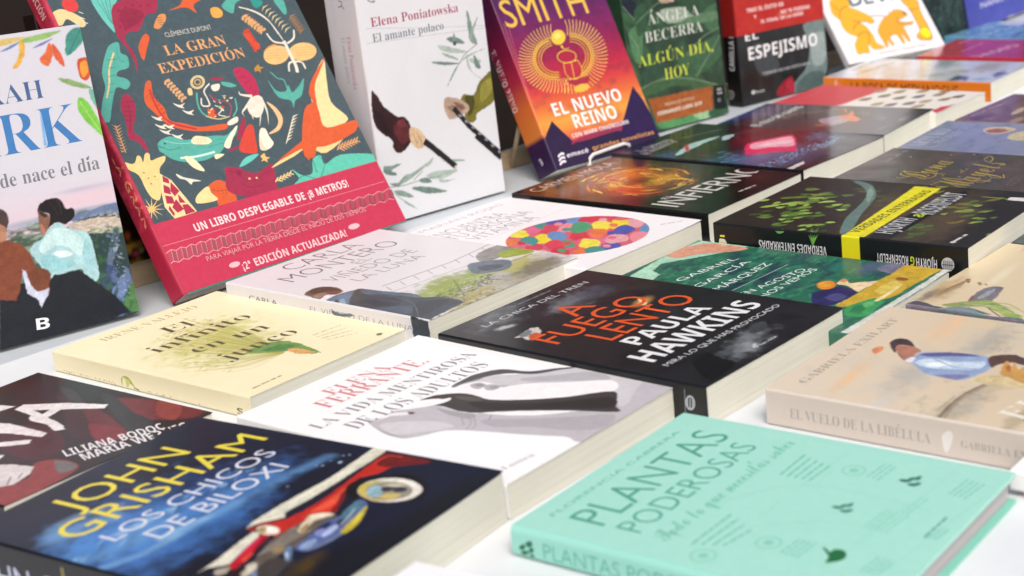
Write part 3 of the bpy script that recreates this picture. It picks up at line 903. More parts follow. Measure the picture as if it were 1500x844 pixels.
    c.line('b8401f',3,0.6,[53.4,168.8,58.7,170.3],0,0)
    c.line('b8401f',3,0.6,[54,164.7,59.2,166.3],0,0)
    c.line('b8401f',3,0.6,[54.5,160.7,59.8,162.2],0,0)
    c.line('b8401f',3,0.6,[55.1,156.7,60.3,158.2],0,0)
    c.line('7f2140',3,0.6,[26.5,175.3,36.6,173.5],0,0)
    c.line('7f2140',3,0.6,[24.8,171.1,34.3,169.4],0,0)
    c.line('7f2140',3,0.6,[23.1,166.9,31.9,165.3],0,0)
    c.line('7f2140',3,0.6,[21.5,162.7,29.7,161.2],0,0)
    c.line('7f2140',3,0.6,[19.9,158.5,27.4,157.2],0,0)
    c.poly('9a2a48',1,[123,130.5,131.2,137.9,126.9,127.7,119.1,120.3,113.1,118],1)
    c.poly('9a2a48',1,[102.9,111.3,112.3,112.7,110.1,110.5,102.7,109.2],1)
    c.line('cf986a',2,1.1,[11,154.3,7.7,157.5],0,1)
    c.line('cf986a',2,1.1,[11,154.3,16.6,156.1],0,1)
    c.line('cf986a',2,1.1,[10.3,151.5,7.4,154.6],0,1)
    c.line('cf986a',2,1.1,[10.3,151.5,16,153.3],0,1)
    c.line('cf986a',2,1.1,[9.7,148.7,7,151.7],0,1)
    c.line('cf986a',2,1.1,[9.7,148.7,15.3,150.5],0,1)
    c.line('cf986a',2,1.1,[9,145.9,6.7,148.9],0,1)
    c.line('cf986a',2,1.1,[9,145.9,14.7,147.7],0,1)
    c.line('cf986a',2,1.1,[8.4,143.1,6.4,146],0,1)
    c.line('cf986a',2,1.1,[8.4,143.1,14,144.9],0,1)
    c.line('cf986a',2,1.1,[7.7,140.3,6,143.1],0,1)
    c.line('cf986a',2,1.1,[7.7,140.3,13.4,142.1],0,1)
    c.line('cf986a',2,1.1,[7.1,137.5,5.7,140.3],0,1)
    c.line('cf986a',2,1.1,[7.1,137.5,12.7,139.3],0,1)
    c.line('cf986a',2,1.1,[6.5,134.7,5.4,137.4],0,1)
    c.line('cf986a',2,1.1,[6.5,134.7,12.1,136.5],0,1)
    c.line('cf986a',2,1.1,[5.8,132,5,134.6],0,1)
    c.line('cf986a',2,1.1,[5.8,132,11.5,133.7],0,1)
    c.line('cf986a',2,0.8,[10.5,156.1,8.3,130.7],1,0)
    c.poly('cf9d72',1,[73.1,186.1,77.7,187.3,78.1,185,74.5,184.3],1)
    c.poly('cf9d72',1,[73.1,186.1,71.2,183.6,72.2,181.9,74,184.1],1)
    c.poly('cf9d72',1,[74.3,182.9,79,184.2,79.3,181.9,75.7,181.2],1)
    c.poly('cf9d72',1,[74.3,182.9,72.4,180.5,73.4,178.8,75.2,181],1)
    c.poly('cf9d72',1,[75.5,179.8,80.2,181,80.5,178.8,76.9,178.1],1)
    c.poly('cf9d72',1,[75.5,179.8,73.6,177.3,74.6,175.7,76.4,177.8],1)
    c.poly('cf9d72',1,[76.7,176.7,81.4,177.9,81.8,175.7,78.1,175],1)
    c.poly('cf9d72',1,[76.7,176.7,74.8,174.2,75.8,172.6,77.6,174.7],1)
    c.poly('cf9d72',1,[78,173.6,82.6,174.8,83,172.5,79.3,171.8],1)
    c.poly('cf9d72',1,[78,173.6,76,171.1,77,169.4,78.8,171.6],1)
    c.poly('cf9d72',1,[79.2,170.5,83.8,171.7,84.2,169.4,80.5,168.7],1)
    c.poly('cf9d72',1,[79.2,170.5,77.2,168,78.2,166.3,80,168.5],1)
    c.poly('cf9d72',1,[80.4,167.3,85.1,168.5,85.4,166.3,81.7,165.6],1)
    c.poly('cf9d72',1,[80.4,167.3,78.4,164.8,79.4,163.2,81.2,165.3],1)
    c.poly('cf9d72',1,[178.7,233,184,234.4,184.3,232,180.2,231.2],1)
    c.poly('cf9d72',1,[178.7,233,176.5,230.3,177.6,228.5,179.7,230.9],1)
    c.poly('cf9d72',1,[180.7,230.2,185.9,231.7,186.3,229.3,182.2,228.4],1)
    c.poly('cf9d72',1,[180.7,230.2,178.4,227.5,179.6,225.8,181.6,228.1],1)
    c.poly('cf9d72',1,[182.6,227.5,187.9,228.9,188.3,226.5,184.1,225.7],1)
    c.poly('cf9d72',1,[182.6,227.5,180.4,224.8,181.5,223,183.6,225.4],1)
    c.poly('cf9d72',1,[184.6,224.7,189.9,226.1,190.3,223.7,186.1,222.9],1)
    c.poly('cf9d72',1,[184.6,224.7,182.4,222,183.5,220.2,185.5,222.6],1)
    c.poly('cf9d72',1,[186.6,221.9,191.8,223.4,192.2,221,188.1,220.1],1)
    c.poly('cf9d72',1,[186.6,221.9,184.3,219.2,185.5,217.5,187.5,219.8],1)
    c.poly('cf9d72',1,[188.5,219.2,193.8,220.6,194.2,218.2,190.1,217.3],1)
    c.poly('cf9d72',1,[188.5,219.2,186.3,216.5,187.4,214.7,189.5,217.1],1)
    c.poly('cf9d72',1,[190.5,216.4,195.8,217.8,196.2,215.4,192,214.6],1)
    c.poly('cf9d72',1,[190.5,216.4,188.3,213.7,189.4,211.9,191.5,214.3],1)
    c.poly('c8412f',1,[173.2,218.5,178.4,219.9,178.8,217.5,174.7,216.7],1)
    c.poly('c8412f',1,[173.2,218.5,171,215.8,172.1,214,174.1,216.4],1)
    c.poly('c8412f',1,[173.6,215.3,178.8,216.7,179.2,214.4,175.1,213.5],1)
    c.poly('c8412f',1,[173.6,215.3,171.4,212.7,172.5,210.9,174.5,213.3],1)
    c.poly('c8412f',1,[174,212.2,179.2,213.6,179.6,211.2,175.5,210.4],1)
    c.poly('c8412f',1,[174,212.2,171.8,209.5,172.9,207.8,174.9,210.1],1)
    c.poly('c8412f',1,[174.4,209.1,179.6,210.5,180,208.1,175.9,207.3],1)
    c.poly('c8412f',1,[174.4,209.1,172.2,206.4,173.3,204.7,175.3,207],1)
    c.poly('c8412f',1,[174.8,206,180,207.3,180.4,205,176.3,204.2],1)
    c.poly('c8412f',1,[174.8,206,172.6,203.3,173.7,201.6,175.7,203.9],1)
    c.poly('c8412f',1,[175.2,202.9,180.4,204.2,180.8,201.8,176.7,201],1)
    c.poly('c8412f',1,[175.2,202.9,173,200.2,174.1,198.4,176.1,200.8],1)
    c.poly('c8412f',1,[175.6,199.7,180.8,201.1,181.2,198.7,177.1,197.9],1)
    c.poly('c8412f',1,[175.6,199.7,173.4,197.1,174.5,195.3,176.5,197.6],1)
    c.poly('d08a5a',1,[182.2,193.7,190.6,198.9,199.6,198.2,190.1,180.6,182.6,185.9],1)
    c.poly('dcae6c',1,[166,181.4,171,183.3,170.8,180.9,174.8,179.7,170.4,178.3,169.3,175.4,167.1,177.8,163.7,177.1,165.8,179.2],1)
    c.line('2f7f75',3,0.8,[39.1,130.2,40.9,127.7,44.4,127.5],1,0)
    c.ell('22504c',3,45.8,130.4,1,0,0,1)
    c.line('8fd0c4',3,0.6,[46.1,133,57.9,127.5,71.4,125.2],1,0)
    c.line('3d938a',3,0.6,[85.9,120.8,94.3,122.5,101.5,121.7],1,0)
    c.line('3d938a',3,0.6,[82.6,118,92.2,118.4,99.5,118.5],1,0)
    c.line('c9b48c',3,0.5,[72.2,125,73.9,129.4],0,0)
    c.line('c9b48c',3,0.5,[74.2,124.5,76.2,128.9],0,0)
    c.line('c9b48c',3,0.5,[76.1,124.1,78.5,128.4],0,0)
    c.line('c9b48c',3,0.5,[78.1,123.6,80.8,127.8],0,0)
    c.line('c9b48c',3,0.5,[80.1,123.1,83.2,127.3],0,0)
    c.line('c9b48c',3,0.5,[82.1,122.6,85.5,126.7],0,0)
    c.line('7f2140',3,0.7,[90.4,92.7,98,88.9,101.9,81.6,111.7,78.2,128.1,83.1],1,0)
    c.line('7f2140',3,0.6,[98.1,78.1,104.9,72.7,116,71.6],1,0)
    c.poly('7f2140',3,[99.2,91.3,102.6,88.7,100.1,85.7,97.6,88.1],1)
    c.ell('e3cb94',4,107.2,80.8,1,0,0,1)
    c.ell('e3cb94',4,114.4,79.7,1,0,0,1)
    c.line('b8481f',3,0.6,[70.2,82.6,70.2,78.2],0,0)
    c.line('b8481f',3,0.6,[73.4,80.8,73.2,76],0,0)
    c.line('b8481f',3,0.6,[76.5,78.9,76.2,73.8],0,0)
    c.line('b8481f',3,0.6,[79.7,77,79.1,71.6],0,0)
    c.poly('dfc787',1,[2.9,122.9,8.6,119.9,12.6,121,16.5,125.6,19.3,124.2,19.2,119,24.2,125.8,28,124.8,26.5,118.9,33.9,119.6,40.5,119.7,38.4,115.5,30.6,109.9,27.1,100,22.9,90.7,17.3,83.5,12.2,87,10.4,95.7,10.1,108.7,3.8,115.9],1)
    c.poly('e4d09a',1,[28.8,105.6,35.9,97.7,45.2,65.2,23.1,63.9,19.1,76.2,22.6,90.8])
    c.poly('a82c4a',2,[30,103.6,34,99.1,32.8,95,28.1,98])
    c.poly('a82c4a',2,[34.4,96.4,38.5,86.6,32.2,83,30.6,88.7])
    c.poly('a82c4a',2,[27,95.7,31.3,91.9,29.9,85.4,24.4,88.6])
    c.poly('a82c4a',2,[24,86.1,29.9,83.6,29.2,76.9,22.2,78.8])
    c.poly('a82c4a',2,[35.7,84.7,39,75.1,33.5,76.6])
    c.poly('a82c4a',2,[31.9,80.5,33.5,74.8,34.8,70.2,27.8,68.6,25.4,74.5])
    c.poly('a82c4a',2,[35.1,74.4,40.1,73.6,43.7,65.6,34.1,65.1])
    c.poly('a82c4a',2,[23.8,76.6,25.1,68.5,23.2,66.4,21.5,73.8])
    c.ell('a9803f',2,15.5,109.9,0.8,0,0,0.8)
    c.ell('a9803f',2,17.2,104.3,0.8,0,0,0.8)
    c.ell('a9803f',2,17.2,99.1,0.8,0,0,0.8)
    c.ell('a9803f',2,23.3,104.4,0.8,0,0,0.8)
    c.line('ddb876',1,1.6,[7.2,77.7,18.7,74.6],0,1)
    c.line('ddb876',1,1.6,[7.2,77.7,14.6,69.8],0,1)
    c.line('ddb876',1,1.6,[7.2,77.7,8.6,67.3],0,1)
    c.line('ddb876',1,1.6,[7.2,77.7,2.2,67.5],0,1)
    c.line('ddb876',1,1.6,[7.2,77.7,-2.8,70.4],0,1)
    c.line('ddb876',1,1.6,[7.2,77.7,-5.1,75.3],0,1)
    c.line('ddb876',1,1.6,[7.2,77.7,-4.2,80.8],0,1)
    c.line('ddb876',1,1.6,[7.2,77.7,-0.2,85.5],0,1)
    c.line('ddb876',1,1.6,[7.2,77.7,5.8,88.2],0,1)
    c.line('ddb876',1,1.6,[7.2,77.7,12.2,88],0,1)
    c.line('ddb876',1,1.6,[7.2,77.7,17.3,85.1],0,1)
    c.line('ddb876',1,1.6,[7.2,77.7,19.7,80.1],0,1)
    c.poly('cf5a30',1,[65.6,83.8,77.2,87.1,86,79.8,85,63.2,68.1,63.2,67.6,70.9,64,77.7],1)
    c.poly('e6cf92',2,[52,78.6,65.4,84.1,65.8,77.6,68.5,70.1,49.1,71.8],1)
    c.line('a8441f',2,0.6,[67.4,80.7,73.2,77.4,82.2,76.8],1,0)
    c.poly('9a2a48',1,[90,96.4,98.4,93.4,104.4,86.4,112.7,83,128.6,87.1,136.1,87,124.8,58.3,103.3,62.2,99,76,86.7,85.5],1)
    c.poly('dcd5c6',1,[42.6,102.1,48.2,97.2,55.5,93.6,62,90.1,54.3,91.2,51.5,89.3,48.7,94.4,43.8,97.4],1)
    c.poly('63bdb0',1,[103.4,93.9,113.7,100.5,127.5,100.8,119.3,96.4,108.1,93.6],1)
    c.poly('e2b56a',1,[128,97.9,133.4,99.9,133.1,96.3,136.7,94.8,132.9,93.7,132.2,90.9,129.6,93.4,126.4,93.1,129,95.4],1)
    c.poly('9a2a48',1,[90.8,92.6,102.4,92.9,108.2,87.3,118.3,84.2,130.2,88.1,134.2,86.2,122.8,75.3,123.5,64.2,104.2,62.9,81.8,75.1],1)
    c.poly('5cbba5',1,[152.4,78.8,159.5,71.1,170.8,70.1,178.3,82.7,188.3,84.3,188.3,75.1,209.8,79.8,245.3,71.5,244.1,63.2,208.9,62.7,149.7,63.2,155.4,69.1],1)
    c.line('2f8579',2,0.7,[154.8,68,162,69.9,175.2,63.7,188.1,75.6,186.2,83.6],1,0)
    c.line('2f8579',2,0.7,[177.9,81.9,176.1,69.1],1,0)
    c.poly('e7cb8c',1,[133.2,85.2,175.1,99.6,194.6,106.5,230,100.2,195.6,85.2,179.7,94.7,160.5,89.9],1)
    c.poly('cf5a30',2,[143,89.6,177.8,102.7,192.7,110.7,239.4,101,222.3,94.2,199.1,91.6,186.9,92.6,179.2,86.9,173.5,82.6,172.4,89.8,171.4,94.8],1)
    c.line('e2c48c',1,1.2,[130.4,71.5,135.2,74.9],0,0)
    c.line('e2c48c',1,1.2,[132.1,72.9,137.8,70.5],0,0)
    c.line('e2c48c',1,1.2,[134.3,72.2,139.1,75.5],0,0)
    c.line('e2c48c',1,1.2,[136,73.6,141.3,71.3],0,0)
    c.line('e2c48c',1,1.2,[138.3,72.8,143.1,76.2],0,0)
    c.line('e2c48c',1,1.2,[140,74.2,144.7,72.1],0,0)
    c.line('e2c48c',1,1.2,[142.2,73.4,147.1,76.8],0,0)
    c.line('e2c48c',1,1.2,[144,74.8,148.2,72.9],0,0)
    c.line('e2c48c',1,1.2,[146.2,74.1,151.1,77.5],0,0)
    c.line('e2c48c',1,1.2,[148,75.5,151.7,73.6],0,0)
    c.line('d99f6a',1,1.2,[208.3,84.9,214.6,90.2],0,0)
    c.line('d99f6a',1,1.2,[209.8,87.5,215.7,82.6],0,0)
    c.line('d99f6a',1,1.2,[212.1,85.4,218.2,90.5],0,0)
    c.line('d99f6a',1,1.2,[213.4,87.8,219.2,83.3],0,0)
    c.line('d99f6a',1,1.2,[215.8,85.8,221.9,90.8],0,0)
    c.line('d99f6a',1,1.2,[217.1,88.1,222.6,84],0,0)
    c.line('d99f6a',1,1.2,[219.6,86.3,225.6,91.1],0,0)
    c.line('d99f6a',1,1.2,[220.7,88.4,226.1,84.7],0,0)
    c.line('d99f6a',1,1.2,[223.3,86.8,229.3,91.4],0,0)
    c.line('d99f6a',1,1.2,[224.4,88.6,229.6,85.4],0,0)
    c.line('d99f6a',1,1.2,[227.1,87.2,233,91.7],0,0)
    c.line('d99f6a',1,1.2,[228.1,88.9,233.2,86.2],0,0)
    c.line('d99f6a',1,1.2,[230.9,87.7,236.7,92],0,0)
    c.line('d99f6a',1,1.2,[231.8,89.2,236.7,86.9],0,0)
    c.poly('e8cf98',1,[242.4,175.4,235,156.1,227.1,132.1,236.4,111.4,207.8,107.2,206.5,121.1,206.8,136.5,213.5,150.6,226.1,163.7],1)
    c.poly('cf5a30',2,[244.1,176.5,230,163,218.4,151.6,211.6,135.5,208.8,124.4,208.6,108.6,244,109.1,245.2,102.6,218.2,94.8,194,97.8,181.6,84.8,171.4,87.3,179.6,108,195.5,131.2,207.2,136.4,208.2,145.9,219.7,159.1],1)
    c.ell('deb578',1,194.1,188.9,14.1,-1.1,-4.3,-9.2)
    c.ell('deb578',1,223.7,186.9,15.2,-1.9,-4.5,-9)
    c.line('c99a5e',2,0.5,[185.9,194.9,207.5,192.4],0,0)
    c.line('c99a5e',2,0.5,[218.1,192.4,238.1,189.5],0,0)
    c.line('c99a5e',2,0.5,[184.5,192.3,206.1,189.8],0,0)
    c.line('c99a5e',2,0.5,[216.8,189.9,236.8,187],0,0)
    c.line('c99a5e',2,0.5,[183.1,189.7,204.6,187.1],0,0)
    c.line('c99a5e',2,0.5,[215.4,187.4,235.4,184.5],0,0)
    c.line('c99a5e',2,0.5,[181.7,187,203.2,184.5],0,0)
    c.line('c99a5e',2,0.5,[214.1,184.9,234,182],0,0)
    c.line('dcd5c6',2,1.2,[180.1,242.5,194.3,234.3,204.3,221.8,208.7,202.4],1,0)
    c.line('dcd5c6',3,3.4,[209.1,201.3,208.7,186.7,208.7,175,206.8,167.6],1,0)
    c.line('dcd5c6',3,1.8,[194.8,211.7,198.1,202.4,210.6,198.1],1,0)
    c.line('dcd5c6',3,1.8,[225.6,210.2,221.2,202.1,211.5,198],1,0)
    c.line('dcd5c6',3,1.8,[198.7,170.2,202.9,178.1,210.6,178.6,216.9,176.4,217.4,169.4],1,0)
    c.poly('55a699',1,[172.6,166.8,175.9,155,184.9,152.3,190.9,157.6,191.3,149.8,202,154.9,210.8,160.9,200.3,145.6,190.5,141.5,184.9,135.1,185.7,142.6,174.7,148.7],1)
    c.line('55a699',1,1.1,[179.3,174,183.2,166.5,188.8,163.5,188.3,154.9],1,0)
    c.poly('55a699',1,[220.2,243.8,230.1,244.3,228.5,230.6,224.2,227.3,221.7,234.7],1)
    c.poly('2f8f86',1,[196.1,249.6,205.7,248.1,206.7,242.1,196.6,238.8],1)
    c.line('d3a060',1,1.3,[181.1,232.6,187.6,234.2],0,1)
    c.line('d3a060',1,1.3,[181.1,232.6,176.8,228.3],0,1)
    c.line('d3a060',1,1.3,[182.3,230.3,188.9,231.9],0,1)
    c.line('d3a060',1,1.3,[182.3,230.3,178,226],0,1)
    c.line('d3a060',1,1.3,[183.6,228,190.2,229.6],0,1)
    c.line('d3a060',1,1.3,[183.6,228,179.3,223.7],0,1)
    c.line('d3a060',1,1.3,[184.9,225.7,191.5,227.3],0,1)
    c.line('d3a060',1,1.3,[184.9,225.7,180.6,221.4],0,1)
    c.line('d3a060',1,1.3,[186.2,223.4,192.8,225],0,1)
    c.line('d3a060',1,1.3,[186.2,223.4,181.9,219.1],0,1)
    c.line('d3a060',1,1.3,[187.5,221.1,194.1,222.7],0,1)
    c.line('d3a060',1,1.3,[187.5,221.1,183.2,216.8],0,1)
    c.line('d3a060',1,1.3,[188.8,218.8,195.4,220.4],0,1)
    c.line('d3a060',1,1.3,[188.8,218.8,184.4,214.5],0,1)
    c.line('d3a060',1,1.3,[190,216.5,196.7,218],0,1)
    c.line('d3a060',1,1.3,[190,216.5,185.7,212.2],0,1)
    c.line('d9c79a',1,1.3,[205.7,238.3,212.5,239.9],0,1)
    c.line('d9c79a',1,1.3,[205.7,238.3,201.3,233.9],0,1)
    c.line('d9c79a',1,1.3,[207.5,234.6,214.3,236.3],0,1)
    c.line('d9c79a',1,1.3,[207.5,234.6,203.1,230.2],0,1)
    c.line('d9c79a',1,1.3,[209.3,230.9,216.1,232.6],0,1)
    c.line('d9c79a',1,1.3,[209.3,230.9,204.9,226.6],0,1)
    c.line('d9c79a',1,1.3,[211.1,227.3,217.9,228.9],0,1)
    c.line('d9c79a',1,1.3,[211.1,227.3,206.7,222.9],0,1)
    c.line('d9c79a',1,1.3,[212.9,223.6,219.7,225.2],0,1)
    c.line('d9c79a',1,1.3,[212.9,223.6,208.5,219.2],0,1)
    c.line('d9c79a',1,1.3,[214.7,219.9,221.5,221.5],0,1)
    c.line('d9c79a',1,1.3,[214.7,219.9,210.3,215.5],0,1)
    c.line('d9c79a',1,1.3,[216.5,216.2,223.3,217.8],0,1)
    c.line('d9c79a',1,1.3,[216.5,216.2,212.1,211.9],0,1)
    c.line('d9c79a',1,1.3,[218.3,212.5,225.1,214.1],0,1)
    c.line('d9c79a',1,1.3,[218.3,212.5,213.9,208.2],0,1)
    c.line('a8794a',1,1.3,[230.1,224.4,237,226],0,1)
    c.line('a8794a',1,1.3,[230.1,224.4,225.5,220],0,1)
    c.line('a8794a',1,1.3,[230.5,222,237.4,223.6],0,1)
    c.line('a8794a',1,1.3,[230.5,222,226,217.6],0,1)
    c.line('a8794a',1,1.3,[230.9,219.7,237.8,221.3],0,1)
    c.line('a8794a',1,1.3,[230.9,219.7,226.4,215.3],0,1)
    c.line('a8794a',1,1.3,[231.3,217.3,238.3,218.9],0,1)
    c.line('a8794a',1,1.3,[231.3,217.3,226.8,212.9],0,1)
    c.line('a8794a',1,1.3,[231.7,215,238.7,216.6],0,1)
    c.line('a8794a',1,1.3,[231.7,215,227.2,210.6],0,1)
    c.line('a8794a',1,1.3,[232.2,212.6,239.1,214.2],0,1)
    c.line('a8794a',1,1.3,[232.2,212.6,227.6,208.3],0,1)
    c.line('a8794a',1,1.3,[232.6,210.3,239.5,211.9],0,1)
    c.line('a8794a',1,1.3,[232.6,210.3,228.1,205.9],0,1)
    c.line('a8794a',1,1.3,[233,207.9,239.9,209.5],0,1)
    c.line('a8794a',1,1.3,[233,207.9,228.5,203.6],0,1)
    c.line('e6dcc4',1,1.3,[180.5,126.9,187,128.1],0,1)
    c.line('e6dcc4',1,1.3,[180.5,126.9,176.3,122.9],0,1)
    c.line('e6dcc4',1,1.3,[177.9,123.9,184.4,125.1],0,1)
    c.line('e6dcc4',1,1.3,[177.9,123.9,173.6,119.9],0,1)
    c.line('e6dcc4',1,1.3,[175.2,121,181.7,122.2],0,1)
    c.line('e6dcc4',1,1.3,[175.2,121,171,117],0,1)
    c.line('e6dcc4',1,1.3,[172.6,118.1,179.1,119.2],0,1)
    c.line('e6dcc4',1,1.3,[172.6,118.1,168.4,114.1],0,1)
    c.line('e6dcc4',1,1.3,[170,115.1,176.4,116.3],0,1)
    c.line('e6dcc4',1,1.3,[170,115.1,165.8,111.2],0,1)
    c.line('e6dcc4',1,1.3,[167.4,112.2,173.8,113.4],0,1)
    c.line('e6dcc4',1,1.3,[167.4,112.2,163.2,108.3],0,1)
    c.line('e6dcc4',1,1.3,[164.8,109.3,171.2,110.5],0,1)
    c.line('e6dcc4',1,1.3,[164.8,109.3,160.6,105.4],0,1)
    c.line('e6dcc4',1,1.3,[162.2,106.4,168.6,107.6],0,1)
    c.line('e6dcc4',1,1.3,[162.2,106.4,158.1,102.5],0,1)
    c.poly('cc4a2e',1,[170.4,216.1,177.4,213.9,177.4,206.1,182.1,203.4,177.9,197.4,173.7,203],1)
    c.poly('e8b98a',1,[147.6,117,157.6,120.7,163,127,163,136.5,160.2,146.5,166.6,139.4,168.5,127.7,160.4,118.2,150,115.9],1)
    c.poly('c94434',1,[111,109.4,128.2,127.4,135.2,127.7,131.8,115.5,127.1,102.7,119.3,103],1)
    c.poly('e9e0cc',1,[137.1,117.9,145.5,122.5,146,114,146.9,106.3,137.2,103.1],1)
    c.poly('b5822f',1,[165.1,180.7,170.6,183.4,170.5,180.6,174.7,179.7,170.5,178.3,169.5,175.6,166.6,177.9,164.1,177.6],1)
    c.rect('3f9c8c',0,0,400,4)
    p = b.paper_band(0.8, 64.5, 'bc3450', 'a8223f')
    p.mottle('c84660', 2, 2, 0.3, 0.4, 0.7, 4)
    p.text('UN LIBRO DESPLEGABLE DE ¡8 METROS!','sansb','ecd9da',2,35.7,47.4,165.7,7.2)
    p.line('d98792',1,0.5,[0.1,43.6,241.8,42.4],0,0)
    p.line('e3a3a8',1,0.6,[1.5,37.2,7,38.9,10.8,37,16.4,38.7,20.2,36.8,25.9,38.5,29.8,36.6,35.5,38.4,39.4,36.5,45.2,38.2,49.2,36.3,55.1,38,59.1,36.1,65,37.8,69.1,35.9,75.1,37.6,79.2,35.7,85.2,37.4,89.4,35.5,95.5,37.3,99.7,35.3,105.9,37.1,110.2,35.1,116.5,36.9,120.8,34.9,127.1,36.7,131.5,34.7,137.9,36.5,142.3,34.5,148.9,36.3,153.3,34.2,159.9,36.1,164.4,34,171.1,35.9,175.7,33.8,182.5,35.7,187.1,33.6,193.9,35.5,198.6,33.4,205.5,35.2,210.3,33.1,217.3,35,222.1,32.9,229.2,34.8,234.1,32.7,241.3,34.6,246.2,32.5],0,0)
    p.line('e3a3a8',1,0.6,[-0.9,27.1,4.6,28.8,8.4,26.9,13.9,28.6,17.8,26.7,23.4,28.5,27.2,26.6,32.9,28.3,36.8,26.4,42.6,28.1,46.5,26.2,52.4,28,56.3,26.1,62.2,27.8,66.3,25.9,72.2,27.7,76.3,25.7,82.3,27.5,86.5,25.6,92.6,27.3,96.8,25.4,102.9,27.2,107.2,25.2,113.4,27,117.7,25,124,26.8,128.3,24.8,134.7,26.6,139.1,24.6,145.6,26.5,150,24.4,156.6,26.3,161,24.3,167.7,26.1,172.2,24.1,179,25.9,183.5,23.9,190.4,25.7,195,23.7,201.9,25.5,206.6,23.5,213.6,25.3,218.3,23.3,225.4,25.1,230.2,23,237.4,25,242.3,22.8],0,0)
    p.poly('b04a5c',2,[1.8,36.3,6.5,38.3,4.7,29.5,0.1,27.5])
    p.line('e3a3a8',1,0.4,[1.5,37.2,-0.9,27.1],0,0)
    p.poly('96505c',2,[7.4,38,10.3,36.4,8.5,27.6,5.6,29.2])
    p.line('e3a3a8',1,0.4,[7,38.9,4.6,28.8],0,0)
    p.poly('b04a5c',2,[11.2,36.1,15.8,38.1,14,29.3,9.4,27.4])
    p.line('e3a3a8',1,0.4,[10.8,37,8.4,26.9],0,0)
    p.poly('96505c',2,[16.8,37.8,19.7,36.2,17.9,27.5,15,29.1])
    p.line('e3a3a8',1,0.4,[16.4,38.7,13.9,28.6],0,0)
    p.poly('b04a5c',2,[20.6,35.9,25.3,37.9,23.5,29.2,18.8,27.2])
    p.line('e3a3a8',1,0.4,[20.2,36.8,17.8,26.7],0,0)
    p.poly('96505c',2,[26.3,37.7,29.2,36,27.3,27.3,24.4,28.9])
    p.line('e3a3a8',1,0.4,[25.9,38.5,23.4,28.5],0,0)
    p.poly('b04a5c',2,[30.2,35.8,34.9,37.7,33,29,28.3,27])
    p.line('e3a3a8',1,0.4,[29.8,36.6,27.2,26.6],0,0)
    p.poly('96505c',2,[35.9,37.5,38.9,35.8,36.9,27.2,34,28.8])
    p.line('e3a3a8',1,0.4,[35.5,38.4,32.9,28.3],0,0)
    p.poly('b04a5c',2,[39.8,35.6,44.6,37.6,42.7,28.9,37.9,26.9])
    p.line('e3a3a8',1,0.4,[39.4,36.5,36.8,26.4],0,0)
    p.poly('96505c',2,[45.6,37.3,48.6,35.7,46.6,27,43.6,28.6])
    p.line('e3a3a8',1,0.4,[45.2,38.2,42.6,28.1],0,0)
    p.poly('b04a5c',2,[49.6,35.4,54.5,37.4,52.5,28.7,47.6,26.7])
    p.line('e3a3a8',1,0.4,[49.2,36.3,46.5,26.2],0,0)
    p.poly('96505c',2,[55.4,37.1,58.5,35.5,56.5,26.8,53.4,28.4])
    p.line('e3a3a8',1,0.4,[55.1,38,52.4,28],0,0)
    p.poly('b04a5c',2,[59.4,35.2,64.4,37.2,62.4,28.6,57.4,26.5])
    p.line('e3a3a8',1,0.4,[59.1,36.1,56.3,26.1],0,0)
    p.poly('96505c',2,[65.4,36.9,68.5,35.3,66.4,26.7,63.3,28.3])
    p.line('e3a3a8',1,0.4,[65,37.8,62.2,27.8],0,0)
    p.poly('b04a5c',2,[69.4,35,74.5,37,72.3,28.4,67.4,26.4])
    p.line('e3a3a8',1,0.4,[69.1,35.9,66.3,25.9],0,0)
    p.poly('96505c',2,[75.4,36.7,78.6,35.1,76.4,26.5,73.3,28.1])
    p.line('e3a3a8',1,0.4,[75.1,37.6,72.2,27.7],0,0)
    p.poly('b04a5c',2,[79.5,34.8,84.6,36.8,82.5,28.3,77.4,26.2])
    p.line('e3a3a8',1,0.4,[79.2,35.7,76.3,25.7],0,0)
    p.poly('96505c',2,[85.6,36.5,88.8,34.9,86.6,26.3,83.5,28])
    p.line('e3a3a8',1,0.4,[85.2,37.4,82.3,27.5],0,0)
    p.poly('b04a5c',2,[89.8,34.6,94.9,36.6,92.7,28.1,87.6,26])
    p.line('e3a3a8',1,0.4,[89.4,35.5,86.5,25.6],0,0)
    p.poly('96505c',2,[95.9,36.3,99.1,34.7,96.9,26.1,93.7,27.8])
    p.line('e3a3a8',1,0.4,[95.5,37.3,92.6,27.3],0,0)
    p.poly('b04a5c',2,[100.1,34.4,105.3,36.4,103,27.9,97.9,25.9])
    p.line('e3a3a8',1,0.4,[99.7,35.3,96.8,25.4],0,0)
    p.poly('96505c',2,[106.3,36.1,109.6,34.4,107.3,26,104.1,27.6])
    p.line('e3a3a8',1,0.4,[105.9,37.1,102.9,27.2],0,0)
    p.poly('b04a5c',2,[110.6,34.2,115.8,36.2,113.5,27.8,108.3,25.7])
    p.line('e3a3a8',1,0.4,[110.2,35.1,107.2,25.2],0,0)
    p.poly('96505c',2,[116.9,35.9,120.1,34.2,117.8,25.8,114.6,27.5])
    p.line('e3a3a8',1,0.4,[116.5,36.9,113.4,27],0,0)
    p.poly('b04a5c',2,[121.2,34,126.5,36,124.1,27.6,118.8,25.5])
    p.line('e3a3a8',1,0.4,[120.8,34.9,117.7,25],0,0)
    p.poly('96505c',2,[127.5,35.7,130.8,34,128.4,25.6,125.2,27.3])
    p.line('e3a3a8',1,0.4,[127.1,36.7,124,26.8],0,0)
    p.poly('b04a5c',2,[131.9,33.7,137.3,35.8,134.9,27.4,129.5,25.3])
    p.line('e3a3a8',1,0.4,[131.5,34.7,128.3,24.8],0,0)
    p.poly('96505c',2,[138.3,35.5,141.7,33.8,139.2,25.4,135.9,27.1])
